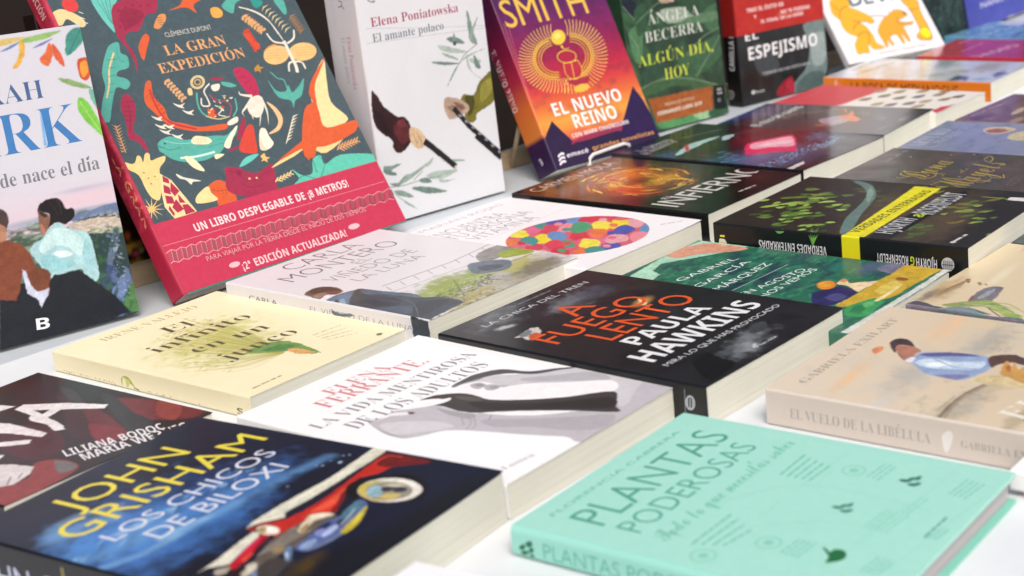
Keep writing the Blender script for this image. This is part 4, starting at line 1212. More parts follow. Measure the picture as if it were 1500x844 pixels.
    p.line('e3a3a8',1,0.4,[137.9,36.5,134.7,26.6],0,0)
    p.poly('b04a5c',2,[142.7,33.5,148.2,35.6,145.7,27.2,140.3,25.1])
    p.line('e3a3a8',1,0.4,[142.3,34.5,139.1,24.6],0,0)
    p.poly('96505c',2,[149.3,35.3,152.7,33.6,150.1,25.2,146.8,26.9])
    p.line('e3a3a8',1,0.4,[148.9,36.3,145.6,26.5],0,0)
    p.poly('b04a5c',2,[153.7,33.3,159.3,35.4,156.7,27.1,151.2,24.9])
    p.line('e3a3a8',1,0.4,[153.3,34.2,150,24.4],0,0)
    p.poly('96505c',2,[160.3,35.1,163.8,33.4,161.2,25.1,157.8,26.8])
    p.line('e3a3a8',1,0.4,[159.9,36.1,156.6,26.3],0,0)
    p.poly('b04a5c',2,[164.8,33.1,170.4,35.2,167.8,26.9,162.3,24.7])
    p.line('e3a3a8',1,0.4,[164.4,34,161,24.3],0,0)
    p.poly('96505c',2,[171.5,34.9,175,33.2,172.4,24.9,168.9,26.6])
    p.line('e3a3a8',1,0.4,[171.1,35.9,167.7,26.1],0,0)
    p.poly('b04a5c',2,[176.1,32.9,181.8,35,179.1,26.7,173.4,24.6])
    p.line('e3a3a8',1,0.4,[175.7,33.8,172.2,24.1],0,0)
    p.poly('96505c',2,[182.9,34.7,186.4,32.9,183.7,24.7,180.2,26.4])
    p.line('e3a3a8',1,0.4,[182.5,35.7,179,25.9],0,0)
    p.poly('b04a5c',2,[187.5,32.6,193.2,34.8,190.5,26.5,184.8,24.4])
    p.line('e3a3a8',1,0.4,[187.1,33.6,183.5,23.9],0,0)
    p.poly('96505c',2,[194.4,34.5,197.9,32.7,195.1,24.5,191.6,26.2])
    p.line('e3a3a8',1,0.4,[193.9,35.5,190.4,25.7],0,0)
    p.poly('b04a5c',2,[199,32.4,204.8,34.6,202,26.4,196.2,24.2])
    p.line('e3a3a8',1,0.4,[198.6,33.4,195,23.7],0,0)
    p.poly('96505c',2,[206,34.3,209.6,32.5,206.7,24.3,203.2,26])
    p.line('e3a3a8',1,0.4,[205.5,35.2,201.9,25.5],0,0)
    p.poly('b04a5c',2,[210.7,32.2,216.6,34.4,213.7,26.2,207.9,24])
    p.line('e3a3a8',1,0.4,[210.3,33.1,206.6,23.5],0,0)
    p.poly('96505c',2,[217.7,34.1,221.4,32.2,218.5,24.1,214.9,25.9])
    p.line('e3a3a8',1,0.4,[217.3,35,213.6,25.3],0,0)
    p.poly('b04a5c',2,[222.5,31.9,228.5,34.1,225.6,26,219.6,23.8])
    p.line('e3a3a8',1,0.4,[222.1,32.9,218.3,23.3],0,0)
    p.poly('96505c',2,[229.7,33.8,233.3,32,230.4,23.9,226.7,25.7])
    p.line('e3a3a8',1,0.4,[229.2,34.8,225.4,25.1],0,0)
    p.poly('b04a5c',2,[234.5,31.7,240.5,33.9,237.5,25.8,231.5,23.6])
    p.line('e3a3a8',1,0.4,[234.1,32.7,230.2,23],0,0)
    p.poly('96505c',2,[241.7,33.6,245.4,31.8,242.4,23.7,238.7,25.5])
    p.line('e3a3a8',1,0.4,[241.3,34.6,237.4,25],0,0)
    p.text('PARA VIAJAR POR LA TIERRA DESDE EL INICIO DE LOS TIEMPOS','sans','dda0a6',2,32.6,19.9,173,4.3)
    p.text('¡2ª EDICIÓN ACTUALIZADA!','sansb','e6c9cc',2,61.3,3.4,113.4,6.9)
    p.ell('e0b5ba',2,55.2,10.4,5.4,-0.3,-0.6,-2.4)
    p.ell('e0b5ba',2,186,10.1,6.3,-0.4,-0.7,-2.6)
    s.mottle('d23a58',6,10,0.6,0.45,0.75,3)
    s.text('LA GRAN','sansb','d98a6a',2,16.9,132.2,67.2,8.3,-90)
    s.text('EXPEDICIÓN','sansb','d8b0a8',2,12.5,308.1,42.1,8.2,-90)
    return b.build()
expedition_book()

def reaching_hands_novel():
    b = Book('novel', 'thick white standing novel with two arms holding out sticks above grey green leaves', 149.2, 240.0, 52.4, PAINTED, 'dadbe0', spine='d0ced4', group='books standing along the back of the table', cell=0.65)
    b.place_standing(-0.7368, 0.3565, -0.0000, 69.24, 1.46)
    c, s = b.cover, b.spine
    c.vary, c.rag = 0.35, 0.60
    c.soft = 1.0
    c.mottle('d2d3d9',40,60,0.35,0.4,0.7,2)
    c.text('Elena Poniatowska','serifm','a0405c',3,14.1,189.6,104.2,8.7)
    c.text('El amante polaco','serifm','707a86',3,13.7,175.1,84.2,8)
    c.line('b5b5c0',1,0.5,[8.4,189.1,92.5,177.9,151.1,171],1,0)
    c.line('b5b5c0',1,0.5,[6.1,175.2,153.2,168.8],0,0)
    c.line('55606c',2,1,[13.8,215.4,18.5,212.7,22.8,213.4],1,0)
    c.line('55606c',2,0.8,[19.9,214.6,20.9,211.9],1,0)
    c.poly('7d9288',1,[128.4,189.8,131.9,179.3,133.1,168.2,136.8,154.7,128.5,158.2,127.3,170.9],1)
    c.poly('8fa39a',1,[141.5,181.2,136,171.4,130.1,159.1,127.1,163.6,134,173.5],1)
    c.poly('a5b5ac',1,[87.9,160.6,102.6,156.8,123.1,148.6,106.1,150.1,93.2,154.4],1)
    c.poly('6a8078',1,[77.3,146.1,104.7,141.2,109.9,138.2,88.8,141],1)
    c.poly('7d9288',1,[113.3,141.1,104.1,130.7,92.5,117.7,101.9,131.1],1)
    c.poly('8fa39a',1,[114.9,140.8,123.8,145.8,148.9,148.8,133.1,146.1],1)
    c.poly('a5b5ac',1,[121.5,146.1,122,131.7,137.1,119.1,126.6,126.9],1)
    c.poly('6a8078',1,[99.4,165.1,108.7,166.4,121.1,158.1,109.8,159],1)
    c.poly('7d9288',1,[109.3,170,110.3,162.5,108.4,157.4,107.2,163],1)
    c.poly('8fa39a',1,[91.8,152.8,107.7,145.7,109.5,142.6,96.7,148],1)
    c.poly('a5b5ac',1,[125.5,141.8,138.9,137.8,133.7,134.9,124.9,138.2],1)
    c.poly('6a8078',1,[130.6,144.7,137.7,130.5,130.9,131.7],1)
    c.line('6a7a72',2,0.8,[136.8,154.7,119.3,146.5,112.4,139.4],1,0)
    c.ell('39434a',2,108.7,159.2,2,0,0,2)
    c.poly('33181b',1,[3.9,128.9,10,124,16.5,112.5,29.5,100.8,37.5,99.3,41.7,93.4,43.7,86.9,43.2,76.2,37.4,70.1,31.3,65.9,23.4,66.5,19.5,72.4,19.6,79.5,3,96.7],1)
    c.poly('57242a',2,[23.6,91.2,35.2,96.1,41.4,87.7,40.8,77,31.5,73.5,26.1,80],1)
    c.poly('241316',2,[4,112.8,13,104,18.4,85.1,7.5,96.2],1)
    c.poly('6b3033',3,[28.7,95.6,36.4,96.8,37.5,90.3,30.9,89.8],1)
    c.line('1d191c',1,3,[45.1,83.4,50.3,75.1,59.1,67.8],1,0)
    c.poly('cdb08e',2,[42.9,87.4,51.8,84.2,58.5,75.3,59.9,67.7,51.8,64.2,43.8,68.8,40.6,76.1],1)
    c.line('7f5f4c',3,0.6,[49.2,81.7,53.2,72.7,53.1,65.4],1,0)
    c.line('7f5f4c',3,0.6,[44.7,80.8,48.4,70],1,0)
    c.line('241f22',3,5.5,[57.4,70.9,65.5,63.6,73.6,53.8],0,0)
    c.poly('726c26',1,[150,125.7,153.5,122.3,150.1,95.6,126.5,86,123.1,79.1,115.4,78,109.6,85.5,113.4,91.8,106.6,99,111.9,107.6,124.3,105,133.6,116.4],1)
    c.poly('8f8a3a',2,[134.9,112.4,147.6,117.7,147.9,104.5,132.3,96.1],1)
    c.poly('4a4718',2,[112.7,105.3,124,103.2,122,90.5,114.1,84.6,114.4,93.8],1)
    c.poly('b39a88',2,[88,107.9,103,105.2,114.9,97.1,116.2,90.7,102.9,86.7,91.3,86.2,86.6,95.4],1)
    c.poly('8a6e5e',3,[88.8,98.6,100.1,98.4,109.6,92.9,99,91.2],1)
    c.poly('7a5a4c',3,[98.5,102.4,109.2,97.6,110.7,92.7,102.1,96.2],1)
    c.line('1c1a1e',3,5.5,[97.4,95.9,113.1,75.5,150.7,37.6],0,0)
    c.ell('8b8a90',4,104.1,87.4,1.9,-1.3,-1.1,-0.9)
    c.ell('8b8a90',4,111.3,79.9,1.9,-1.3,-1.1,-0.9)
    c.ell('8b8a90',4,118.5,72.4,1.9,-1.3,-1.1,-0.9)
    c.ell('8b8a90',4,125.7,64.7,1.9,-1.3,-1.1,-0.9)
    c.ell('8b8a90',4,133.1,57,1.9,-1.3,-1.1,-0.9)
    c.ell('8b8a90',4,140.5,49.2,2,-1.4,-1.1,-0.9)
    c.ell('8b8a90',4,147.9,41.4,2,-1.4,-1.1,-0.9)
    c.line('241f22',3,6,[56.9,70.5,73.9,55.2,90.9,38],0,0)
    c.ell('c9b39a',4,90.4,37.6,1.5,0,0,1.5)
    c.line('1c1a1e',3,5.5,[120.2,63.8,149,34.5],0,0)
    c.poly('7d9288',1,[6.1,55.8,15.6,55.2,27.3,54.8,17.1,51.3,9.1,48.5],1)
    c.poly('8fa39a',1,[18.2,34.7,29.6,42.2,39.7,43.6,60.7,50.1,50.8,44.3,33.1,36.9],1)
    c.poly('a5b5ac',1,[54.1,36.8,67.8,38.4,92.2,34.4,75.4,29.7,60,32.3],1)
    c.poly('6a8078',1,[34.6,28.8,50.2,26.8,76.6,15.9,51.3,19.5],1)
    c.poly('7d9288',1,[13.6,30.3,25.1,28.1,36.2,19.3,21.1,23.5],1)
    c.poly('8fa39a',1,[75.9,46.8,89.4,45.8,103.8,41.8,89,43.1],1)
    c.poly('a5b5ac',1,[68.6,29.9,79.5,26.9,88.6,26,72.4,25.3],1)
    c.poly('6a8078',1,[6.8,53.5,18.6,47.3,18.1,44.7,7.1,49],1)
    c.poly('7d9288',1,[10.6,37.9,21.3,37.7,29.7,42.7,20.6,33.3],1)
    c.poly('8fa39a',1,[15.1,26.4,22.7,20.1,40.1,5.5,28.2,13.3],1)
    c.poly('a5b5ac',1,[48.9,46.2,58.4,49.7,65.7,53.2,58.9,45.9],1)
    c.poly('6a8078',1,[44.8,34.3,53.8,35,59.5,29.1,48.6,30.6],1)
    c.line('76867c',2,0.8,[7,35.5,24.9,33.2,46.9,33.8,71.4,33],1,0)
    c.line('76867c',2,0.8,[38.4,35.7,50.5,42.2],1,0)
    s.mottle('bdb6c2',30,60,0.4,0.4,0.7,2)
    s.text('Elena Poniatowska','serif','b0788a',2,30.4,182.2,50.7,6.9,-90)
    s.text('El amante polaco','serif','9aa0ac',2,20.9,181.4,44.2,6.4,-90)
    s.line('55606c',2,1,[25.3,216.5,31,214.8,28.6,211.3,23.7,210.5],1,0)
    s.line('55606c',2,1,[28.8,212.2,33.4,208.8],1,0)
    return b.build()
reaching_hands_novel()

def scarab_novel():
    b = Book('novel', 'purple to orange leaning novel with a golden winged scarab', 152.3, 240.0, 34.6, PAINTED, '8c2158', spine='a02a40', group='books standing along the back of the table')
    b.place_standing(-0.6208, 0.5239, -0.0000, 67.45, 25.12)
    c, s = b.cover, b.spine
    c.ramp(1,[(23.2,'d7603a'),(50,'e39a3e'),(67.3,'d46a36'),(85.6,'c63c38'),(104.4,'ad243e'),(132,'861b4a'),(159.3,'6b1f58'),(185,'4c1d56'),(245,'3a1848')])
    c.mottle('5a1a40',12,8,0.35,0.5,0.8,2)
    c.rect('2b1a3c',0,0,400,16)
    c.text('SMITH','sans','dcb446',3,7.5,160.4,114.9,31)
    c.line('ecc768',2,0.8,[54.7,94.7,56.3,87.3,54.9,79.6],1,0)
    c.line('ecc768',2,0.8,[51.5,94.6,52.1,87,49.6,79.4],1,0)
    c.line('ecc768',2,0.8,[48.4,94.7,48,87.1,44.5,79.6],1,0)
    c.line('ecc768',2,0.8,[45.4,95,43.9,87.4,39.4,80.2],1,0)
    c.line('ecc768',2,0.8,[42.5,95.6,39.9,88,34.6,81.2],1,0)
    c.line('ecc768',2,0.8,[39.6,96.4,36.1,88.9,29.9,82.5],1,0)
    c.line('ecc768',2,0.8,[37,97.4,32.5,90.2,25.5,84.1],1,0)
    c.line('ecc768',2,0.8,[34.5,98.6,29.1,91.7,21.4,86.1],1,0)
    c.line('ecc768',2,0.8,[32.3,99.9,26,93.4,17.7,88.5],1,0)
    c.line('ecc768',2,0.8,[30.2,101.5,23.2,95.4,14.4,91.1],1,0)
    c.line('ecc768',2,0.8,[28.4,103.2,20.7,97.6,11.4,93.9],1,0)
    c.line('ecc768',2,0.8,[26.9,105.1,18.5,100,8.9,97],1,0)
    c.line('ecc768',2,0.8,[25.7,107.1,16.8,102.6,6.9,100.3],1,0)
    c.line('ecc768',2,0.8,[24.8,109.2,15.4,105.3,5.4,103.8],1,0)
    c.line('ecc768',2,0.8,[24.1,111.4,14.4,108.2,4.3,107.4],1,0)
    c.line('ecc768',2,0.8,[23.8,113.6,13.8,111.1,3.8,111.1],1,0)
    c.line('ecc768',2,0.8,[23.8,115.9,13.6,114.1,3.7,114.8],1,0)
    c.line('ecc768',2,0.8,[24.1,118.2,13.8,117.2,4.2,118.6],1,0)
    c.line('ecc768',2,0.8,[24.7,120.5,14.5,120.2,5.2,122.4],1,0)
    c.line('ecc768',2,0.8,[25.6,122.7,15.5,123.2,6.7,126.2],1,0)
    c.line('ecc768',2,0.8,[26.8,124.9,17,126.2,8.7,129.8],1,0)
    c.line('ecc768',2,0.8,[28.3,127.1,18.8,129.1,11.1,133.4],1,0)
    c.line('ecc768',2,0.8,[30,129.1,21,131.9,14,136.8],1,0)
    c.line('ecc768',2,0.8,[32,131,23.5,134.5,17.3,140],1,0)
    c.line('ecc768',2,0.8,[34.3,132.8,26.4,137,21,143],1,0)
    c.line('ecc768',2,0.8,[36.7,134.5,29.6,139.2,25,145.7],1,0)
    c.line('ecc768',2,0.8,[39.4,135.9,33,141.3,29.4,148.1],1,0)
    c.line('ecc768',2,0.8,[42.2,137.2,36.6,143.1,34,150.3],1,0)
    c.line('ecc768',2,0.8,[45.1,138.3,40.5,144.7,38.9,152.1],1,0)
    c.line('ecc768',2,0.8,[48.1,139.2,44.5,145.9,43.9,153.6],1,0)
    c.line('ecc768',2,0.8,[51.2,139.8,48.6,146.9,49.1,154.7],1,0)
    c.line('ecc768',2,0.8,[54.4,140.2,52.8,147.6,54.4,155.4],1,0)
    c.line('ecc768',2,0.8,[57.6,140.4,57,148,59.6,155.8],1,0)
    c.line('ecc768',2,0.8,[60.7,140.4,61.2,148.1,64.9,155.7],1,0)
    c.line('ecc768',2,0.8,[59.2,93.9,52.3,86.5,48,78.1],1,0)
    c.line('ecc768',2,0.8,[61.9,93.1,55.9,85.2,52.7,76.7],1,0)
    c.line('ecc768',2,0.8,[64.8,92.5,59.8,84.3,57.7,75.7],1,0)
    c.line('ecc768',2,0.8,[67.8,92.2,63.9,83.7,62.9,75.1],1,0)
    c.line('ecc768',2,0.8,[71,92.1,68,83.5,68.2,74.9],1,0)
    c.line('ecc768',2,0.8,[74.1,92.4,72.3,83.7,73.6,75.3],1,0)
    c.line('ecc768',2,0.8,[77.3,92.8,76.7,84.2,79.1,76.1],1,0)
    c.line('ecc768',2,0.8,[80.5,93.6,81,85,84.6,77.3],1,0)
    c.line('ecc768',2,0.8,[83.6,94.6,85.2,86.3,89.9,79],1,0)
    c.line('ecc768',2,0.8,[86.6,95.8,89.4,87.8,95.1,81.1],1,0)
    c.line('ecc768',2,0.8,[89.4,97.3,93.4,89.7,100.2,83.6],1,0)
    c.line('ecc768',2,0.8,[92.2,99,97.2,91.9,104.9,86.5],1,0)
    c.line('ecc768',2,0.8,[94.7,100.8,100.8,94.3,109.3,89.7],1,0)
    c.line('ecc768',2,0.8,[97,102.9,104.1,97.1,113.4,93.2],1,0)
    c.line('ecc768',2,0.8,[99.1,105.1,107.1,100,117,97.1],1,0)
    c.line('ecc768',2,0.8,[100.9,107.4,109.7,103.1,120.2,101.1],1,0)
    c.line('ecc768',2,0.8,[102.4,109.9,111.9,106.4,122.8,105.3],1,0)
    c.line('ecc768',2,0.8,[103.6,112.4,113.7,109.8,124.9,109.7],1,0)
    c.line('ecc768',2,0.8,[104.5,114.9,115.1,113.3,126.5,114.1],1,0)
    c.line('ecc768',2,0.8,[105,117.5,116,116.8,127.4,118.6],1,0)
    c.line('ecc768',2,0.8,[105.2,120,116.4,120.3,127.8,123],1,0)
    c.line('ecc768',2,0.8,[105.1,122.5,116.4,123.7,127.5,127.4],1,0)
    c.line('ecc768',2,0.8,[104.6,125,115.9,127.1,126.6,131.6],1,0)
    c.line('ecc768',2,0.8,[103.8,127.3,114.9,130.3,125.2,135.6],1,0)
    c.line('ecc768',2,0.8,[102.6,129.5,113.5,133.4,123.2,139.5],1,0)
    c.line('ecc768',2,0.8,[101.1,131.5,111.6,136.3,120.6,143],1,0)
    c.line('ecc768',2,0.8,[99.4,133.4,109.4,138.9,117.5,146.2],1,0)
    c.line('ecc768',2,0.8,[97.3,135.1,106.7,141.3,114,149.1],1,0)
    c.line('ecc768',2,0.8,[95,136.5,103.7,143.4,109.9,151.6],1,0)
    c.line('ecc768',2,0.8,[92.5,137.8,100.3,145.2,105.6,153.7],1,0)
    c.line('ecc768',2,0.8,[89.8,138.7,96.7,146.6,100.8,155.4],1,0)
    c.line('ecc768',2,0.8,[86.9,139.4,92.8,147.7,95.8,156.6],1,0)
    c.line('ecc768',2,0.8,[83.9,139.9,88.8,148.4,90.6,157.3],1,0)
    c.line('ecc768',2,0.8,[80.8,140.1,84.6,148.8,85.2,157.6],1,0)
    c.line('dcb446',2,0.9,[51,102.2,46.7,102.8,42.8,104,39.4,105.9,36.7,108.3,34.9,111.1,34,114.3,34,117.6,35.1,120.8,37,124,39.7,126.8,43.2,129.2,47.2,131,51.6,132.2,56.1,132.7],1,0)
    c.line('dcb446',2,0.9,[65.5,100.3,70.1,99.6,75,99.8,79.9,100.9,84.5,102.9,88.5,105.6,91.9,108.9,94.2,112.6,95.5,116.6,95.6,120.5,94.5,124.1,92.4,127.3,89.2,129.8,85.2,131.6,80.7,132.5],1,0)
    c.line('dcb446',2,0.9,[50.4,99.6,45.3,100.2,40.7,101.7,36.8,103.9,33.6,106.7,31.5,110.1,30.4,113.7,30.5,117.6,31.7,121.4,34,125.1,37.2,128.4,41.3,131.2,46,133.4,51.1,134.8,56.4,135.4],1,0)
    c.line('dcb446',2,0.9,[63.9,97.5,69.3,96.7,75,96.9,80.7,98.3,86.2,100.6,91,103.8,94.9,107.7,97.6,112,99.2,116.7,99.3,121.2,98,125.5,95.5,129.3,91.8,132.3,87.1,134.4,81.8,135.4],1,0)
    c.line('dcb446',2,0.9,[49.8,96.9,44,97.7,38.7,99.4,34.1,101.9,30.6,105.1,28.1,109,26.9,113.2,27,117.6,28.3,122,30.9,126.2,34.6,130,39.3,133.3,44.7,135.7,50.6,137.4,56.7,138.1],1,0)
    c.line('dcb446',2,0.9,[62.3,94.8,68.5,93.8,75.1,94.1,81.6,95.6,87.9,98.3,93.4,101.9,97.9,106.4,101.1,111.4,102.8,116.8,103,122,101.5,127,98.6,131.3,94.3,134.7,88.9,137.1,82.8,138.3],1,0)
    c.line('dcb446',2,0.9,[49.2,94.3,42.7,95.1,36.7,97,31.5,99.9,27.5,103.6,24.7,107.9,23.4,112.6,23.5,117.6,25,122.6,27.9,127.3,32.1,131.6,37.3,135.3,43.4,138.1,50.1,140,57,140.8],1,0)
    c.line('dcb446',2,0.9,[60.7,92.1,67.7,91,75.1,91.3,82.5,93,89.6,95.9,95.8,100.1,100.9,105.2,104.5,110.8,106.5,116.9,106.7,122.8,105,128.4,101.7,133.3,96.9,137.2,90.8,139.9,83.8,141.2],1,0)
    c.line('c9953a',1,2.6,[47.4,96.8,41.8,97.9,36.8,99.8,32.5,102.5,29.1,105.7,26.8,109.5,25.6,113.5,25.7,117.8,26.9,122,29.3,126,32.8,129.7,37.1,132.9,42.3,135.5,47.9,137.3,53.9,138.3],1,0)
    c.line('c9953a',1,2.6,[63.5,94.2,69.7,93.5,76.3,94,82.8,95.6,88.9,98.3,94.3,102,98.7,106.4,101.8,111.3,103.5,116.5,103.7,121.7,102.4,126.6,99.6,130.9,95.5,134.4,90.3,137,84.3,138.4],1,0)
    c.poly('a3213c',3,[60,121.1,67.6,123.7,77.5,122.8,81.4,117.4,77.4,111.7,68.9,110,60,113.1],1)
    c.line('dcb446',4,1.1,[81.5,114.9,78.9,112.2,74.3,110.4,68.8,110,63.3,111,58.9,113.1,56.6,116.1,56.8,119.2,59.3,121.8,63.8,123.6,69.4,124,74.9,123.1,79.3,120.9,81.6,118,81.5,114.9],1,0)
    c.poly('b02a3c',3,[61.3,110.3,70.3,110.4,80.5,110.1,81.8,100.2,77.1,93.6,69.1,91.5,61.5,94.4,58.6,100.2],1)
    c.line('dcb446',4,1,[61.3,110.3,58.9,99.7,61.7,93.7,69,90.6,78,93.3,82.8,100.1,81.5,110.6],1,0)
    c.line('dcb446',4,1,[72,110.1,68.1,92.1],0,0)
    c.line('dcb446',4,0.9,[60.8,110.4,81.5,110.6],0,0)
    c.poly('8e1d44',3,[58.9,135.1,58.8,121.4,58,113,53.7,115.9,53.1,126.6],1)
    c.poly('8e1d44',3,[88.5,127,87.4,116.4,82.7,110.8,82.6,117.2],1)
    c.line('dcb446',4,0.9,[67.4,131.6,68.7,126,76.3,125.8],1,0)
    c.ell('dcb446',4,67.9,128.7,1.6,0,0,1.6)
    c.ell('d9bb3f',4,67.7,139.9,9.9,-0.3,-2.6,-8.3)
    c.ell('e8d470',5,67.3,141.6,4.8,-0.1,-1.1,-3.4)
    c.poly('a02a3e',3,[60.1,91.4,75.7,91.8,87.9,92.7,84.9,84.7,71.6,82.9,59.5,87.3],1)
    c.line('dcb446',4,0.8,[60.1,91.4,88.5,92.2],0,0)
    c.ell('dcb446',4,72.6,79.8,11,0.1,-1,-4.3)
    c.text('EL NUEVO','sansb','efe9ea',4,24.7,56.3,96.6,14.2)
    c.text('REINO','sansb','efe9ea',4,45,38.8,61.1,14.9)
    c.text('CON MARK CHADBOURN','sansb','e9d9dc',4,36.3,29.4,80.8,4.5)
    c.poly('8e2c4e',1,[17.7,51.9,34.8,26.8,111.5,34.5,129.7,43.9,158,12,17.9,12.3,-13.5,19.1])
    c.blob(46.9,30.9,30,0,0,12,'c74a40',0.8,1)
    c.poly('2b1746',2,[-15.2,15.4,-6.9,23.8,18,52.7,27.2,37.5,34.9,26,26.5,21.1,56.4,18.5,96.1,24.9,103.4,23.4,112,35.5,142,68.9,148.8,52.1,153.3,30.4,159,11.3,50.9,7.1,-1.7,2.3])
    c.poly('2b1a3c',2,[-5.3,30.1,18.3,52.7,33,22.4,37.3,24.1,50.9,23.3,93.5,24.9,103.3,12.2,82.2,1.8,-2.8,-0.1,-6.4,2.8])
    c.text('emecé','sansb','e3dde6',4,20.2,10.5,30,4.6)
    c.poly('e3dde6',4,[9.3,15.2,14.7,17.4,17.9,16.4,17.6,14.4,13.4,14.8,9.3,12.6],1)
    c.poly('e3dde6',4,[8.6,11,14,13.2,17.2,12.2,16.9,10.2,12.7,10.6,8.6,8.4],1)
    c.poly('e3dde6',4,[7.9,6.9,13.3,9.1,16.5,8,16.2,6,12,6.4,7.9,4.3],1)
    c.text('grandes novelistas','sansb','c98e52',4,56.4,11.1,89.9,4.6)
    c.line('d98a7a',3,0.4,[4.7,166.1,1.5,56.9],0,0)
    c.line('cf7a8a',3,0.35,[9.5,163.2,-0.1,69.6],0,0)
    s.ramp(1,[(25.6,'2c1640'),(36,'3a1a44'),(41.4,'d9803a'),(72.8,'df7238'),(102.6,'b8304a'),(132.6,'8e1f48'),(175.7,'5a1a44'),(245,'3a1440')])
    s.text('EL NUEVO REINO','sansb','e6d5da',2,1.4,146.9,70.6,10,-90)
    s.text('m','sansb','d8cfe0',2,13.5,19.1,7.2,5.2,-73.5)
    return b.build()
scarab_novel()

def jungle_novel():
    b = Book('novel', 'dark green standing novel with jungle leaves and an orange prize panel', 155.0, 240.0, 25.0, PAINTED, '2c4a35', group='books standing along the back of the table', cell=0.65)
    b.place_standing(-0.6249, 0.7448, -0.0000, 67.71, 3.72)
    c, s = b.cover, b.spine
    c.soft = 1.4
    c.mottle('1b2d26',25,30,0.8,0.4,0.65,3)
    c.mottle('44704a',10,26,0.5,0.5,0.75,9,35)
    c.poly('365c3d',1,[-24.3,155.9,-1.5,156.9,18.5,139.3,22.4,128.1,6.1,134.7],1)
    c.poly('1a2230',1,[-11.9,162.6,18.9,158.4,25.2,144.8,18.1,137.3],1)
    c.poly('4d7a52',1,[6.8,121.9,27.7,125.2,21.2,87.5,9.8,89.4],1)
    c.poly('3c5c3c',1,[8.6,48.7,34.8,63.6,82.3,57.7,148.2,35.1,147.1,28.4,74.5,48,31.5,44.6],1)
    c.poly('385c3f',1,[79.6,78,158.9,99,154.5,72.6,100.1,52.4],1)
    c.poly('3f6646',1,[132.1,129.7,161.6,134.6,158.8,108,134.6,107.1],1)
    c.poly('2f5138',1,[19.6,145.6,38.1,151.5,35.2,126.2,20.2,115.6],1)
    c.poly('4f8a56',1,[35.1,13.2,76.9,7.5,93.1,11.2,116.9,2.2,90.5,-4.1,42,0.9],1)
    c.poly('8fb88c',1,[92.9,10.1,115.1,10.4,130.1,4.2,110,-1.1],1)
    c.poly('2f5a3c',1,[121.1,8.2,150.1,7.3,150.2,-4.1,125.9,-1.8],1)
    c.poly('2b4a36',1,[18.6,72.9,43.2,77.4,49.7,63.2,24.7,56.7],1)
    c.poly('587a5c',1,[88,127.2,160.2,125.8,160.3,116.8,92.6,117.8],1)
    c.line('8aa58a',2,0.6,[9.3,52.9,46.1,59.5,91,54,145.1,35.6],1,0)
    c.line('8aa58a',2,0.6,[106.6,53.5,143.8,85.6,155.4,97.3],1,0)
    c.line('8aa58a',2,0.6,[6.4,119.8,18,103.1,15.5,88.5],1,0)
    c.line('8aa58a',2,0.6,[19.9,130.6,49,145.7,61.7,150.4],1,0)
    c.line('8aa58a',2,0.6,[95.8,82,126.9,99.3,156.9,106.1],1,0)
    c.line('8aa58a',2,0.6,[-6.3,161.8,17.8,135.2],1,0)
    c.line('8aa58a',2,0.6,[87.5,-3.5,98.5,5.6,103.8,9.1],1,0)
    c.poly('b09a84',1,[54,157.9,89.8,155.3,83.8,147.4,64.3,148.3])
    c.poly('93a594',1,[59.9,139.9,96.2,139.2,106.5,126.7,72.1,123],1)
    c.text('ÁNGELA','serif','d2d8cf',3,38.2,126.2,85.8,12.5)
    c.text('BECERRA','serif','d2d8cf',3,30.8,105.8,96.3,12.6)
    c.text('ALGÚN DÍA,','serif','c8d640',3,15.1,79.7,125.8,12.8)
    c.text('HOY','serif','c8d640',3,54.9,58,42,13.2)
    c.poly('9c562a',2,[23.4,40.4,130.8,37.2,128.6,8.6,33.1,10.1])
    c.text('PREMIO DE NOVELA','sans','ddc4a8',3,49.6,27.3,49.2,3.6)
    c.text('FERNANDO LARA 2019','sansb','e6dccb',3,36,18.1,74.6,4.7)
    c.poly('12171a',2,[134.1,37.5,152.2,35.7,151.2,6.2,130.7,7.7])
    c.text('M','sansb','c9cdcf',3,139.2,29.8,2.9,3.1)
    c.text('M','sansb','c9cdcf',3,143.4,29.8,2.9,3.2)
    c.text('M','sansb','c9cdcf',3,139.4,25.2,2.9,3.1)
    c.text('M','sansb','c9cdcf',3,144,25.1,2.9,3.2)
    c.ell('6a7276',3,140.9,18.2,3.2,-0.1,0.2,-2.8)
    return b.build()
jungle_novel()

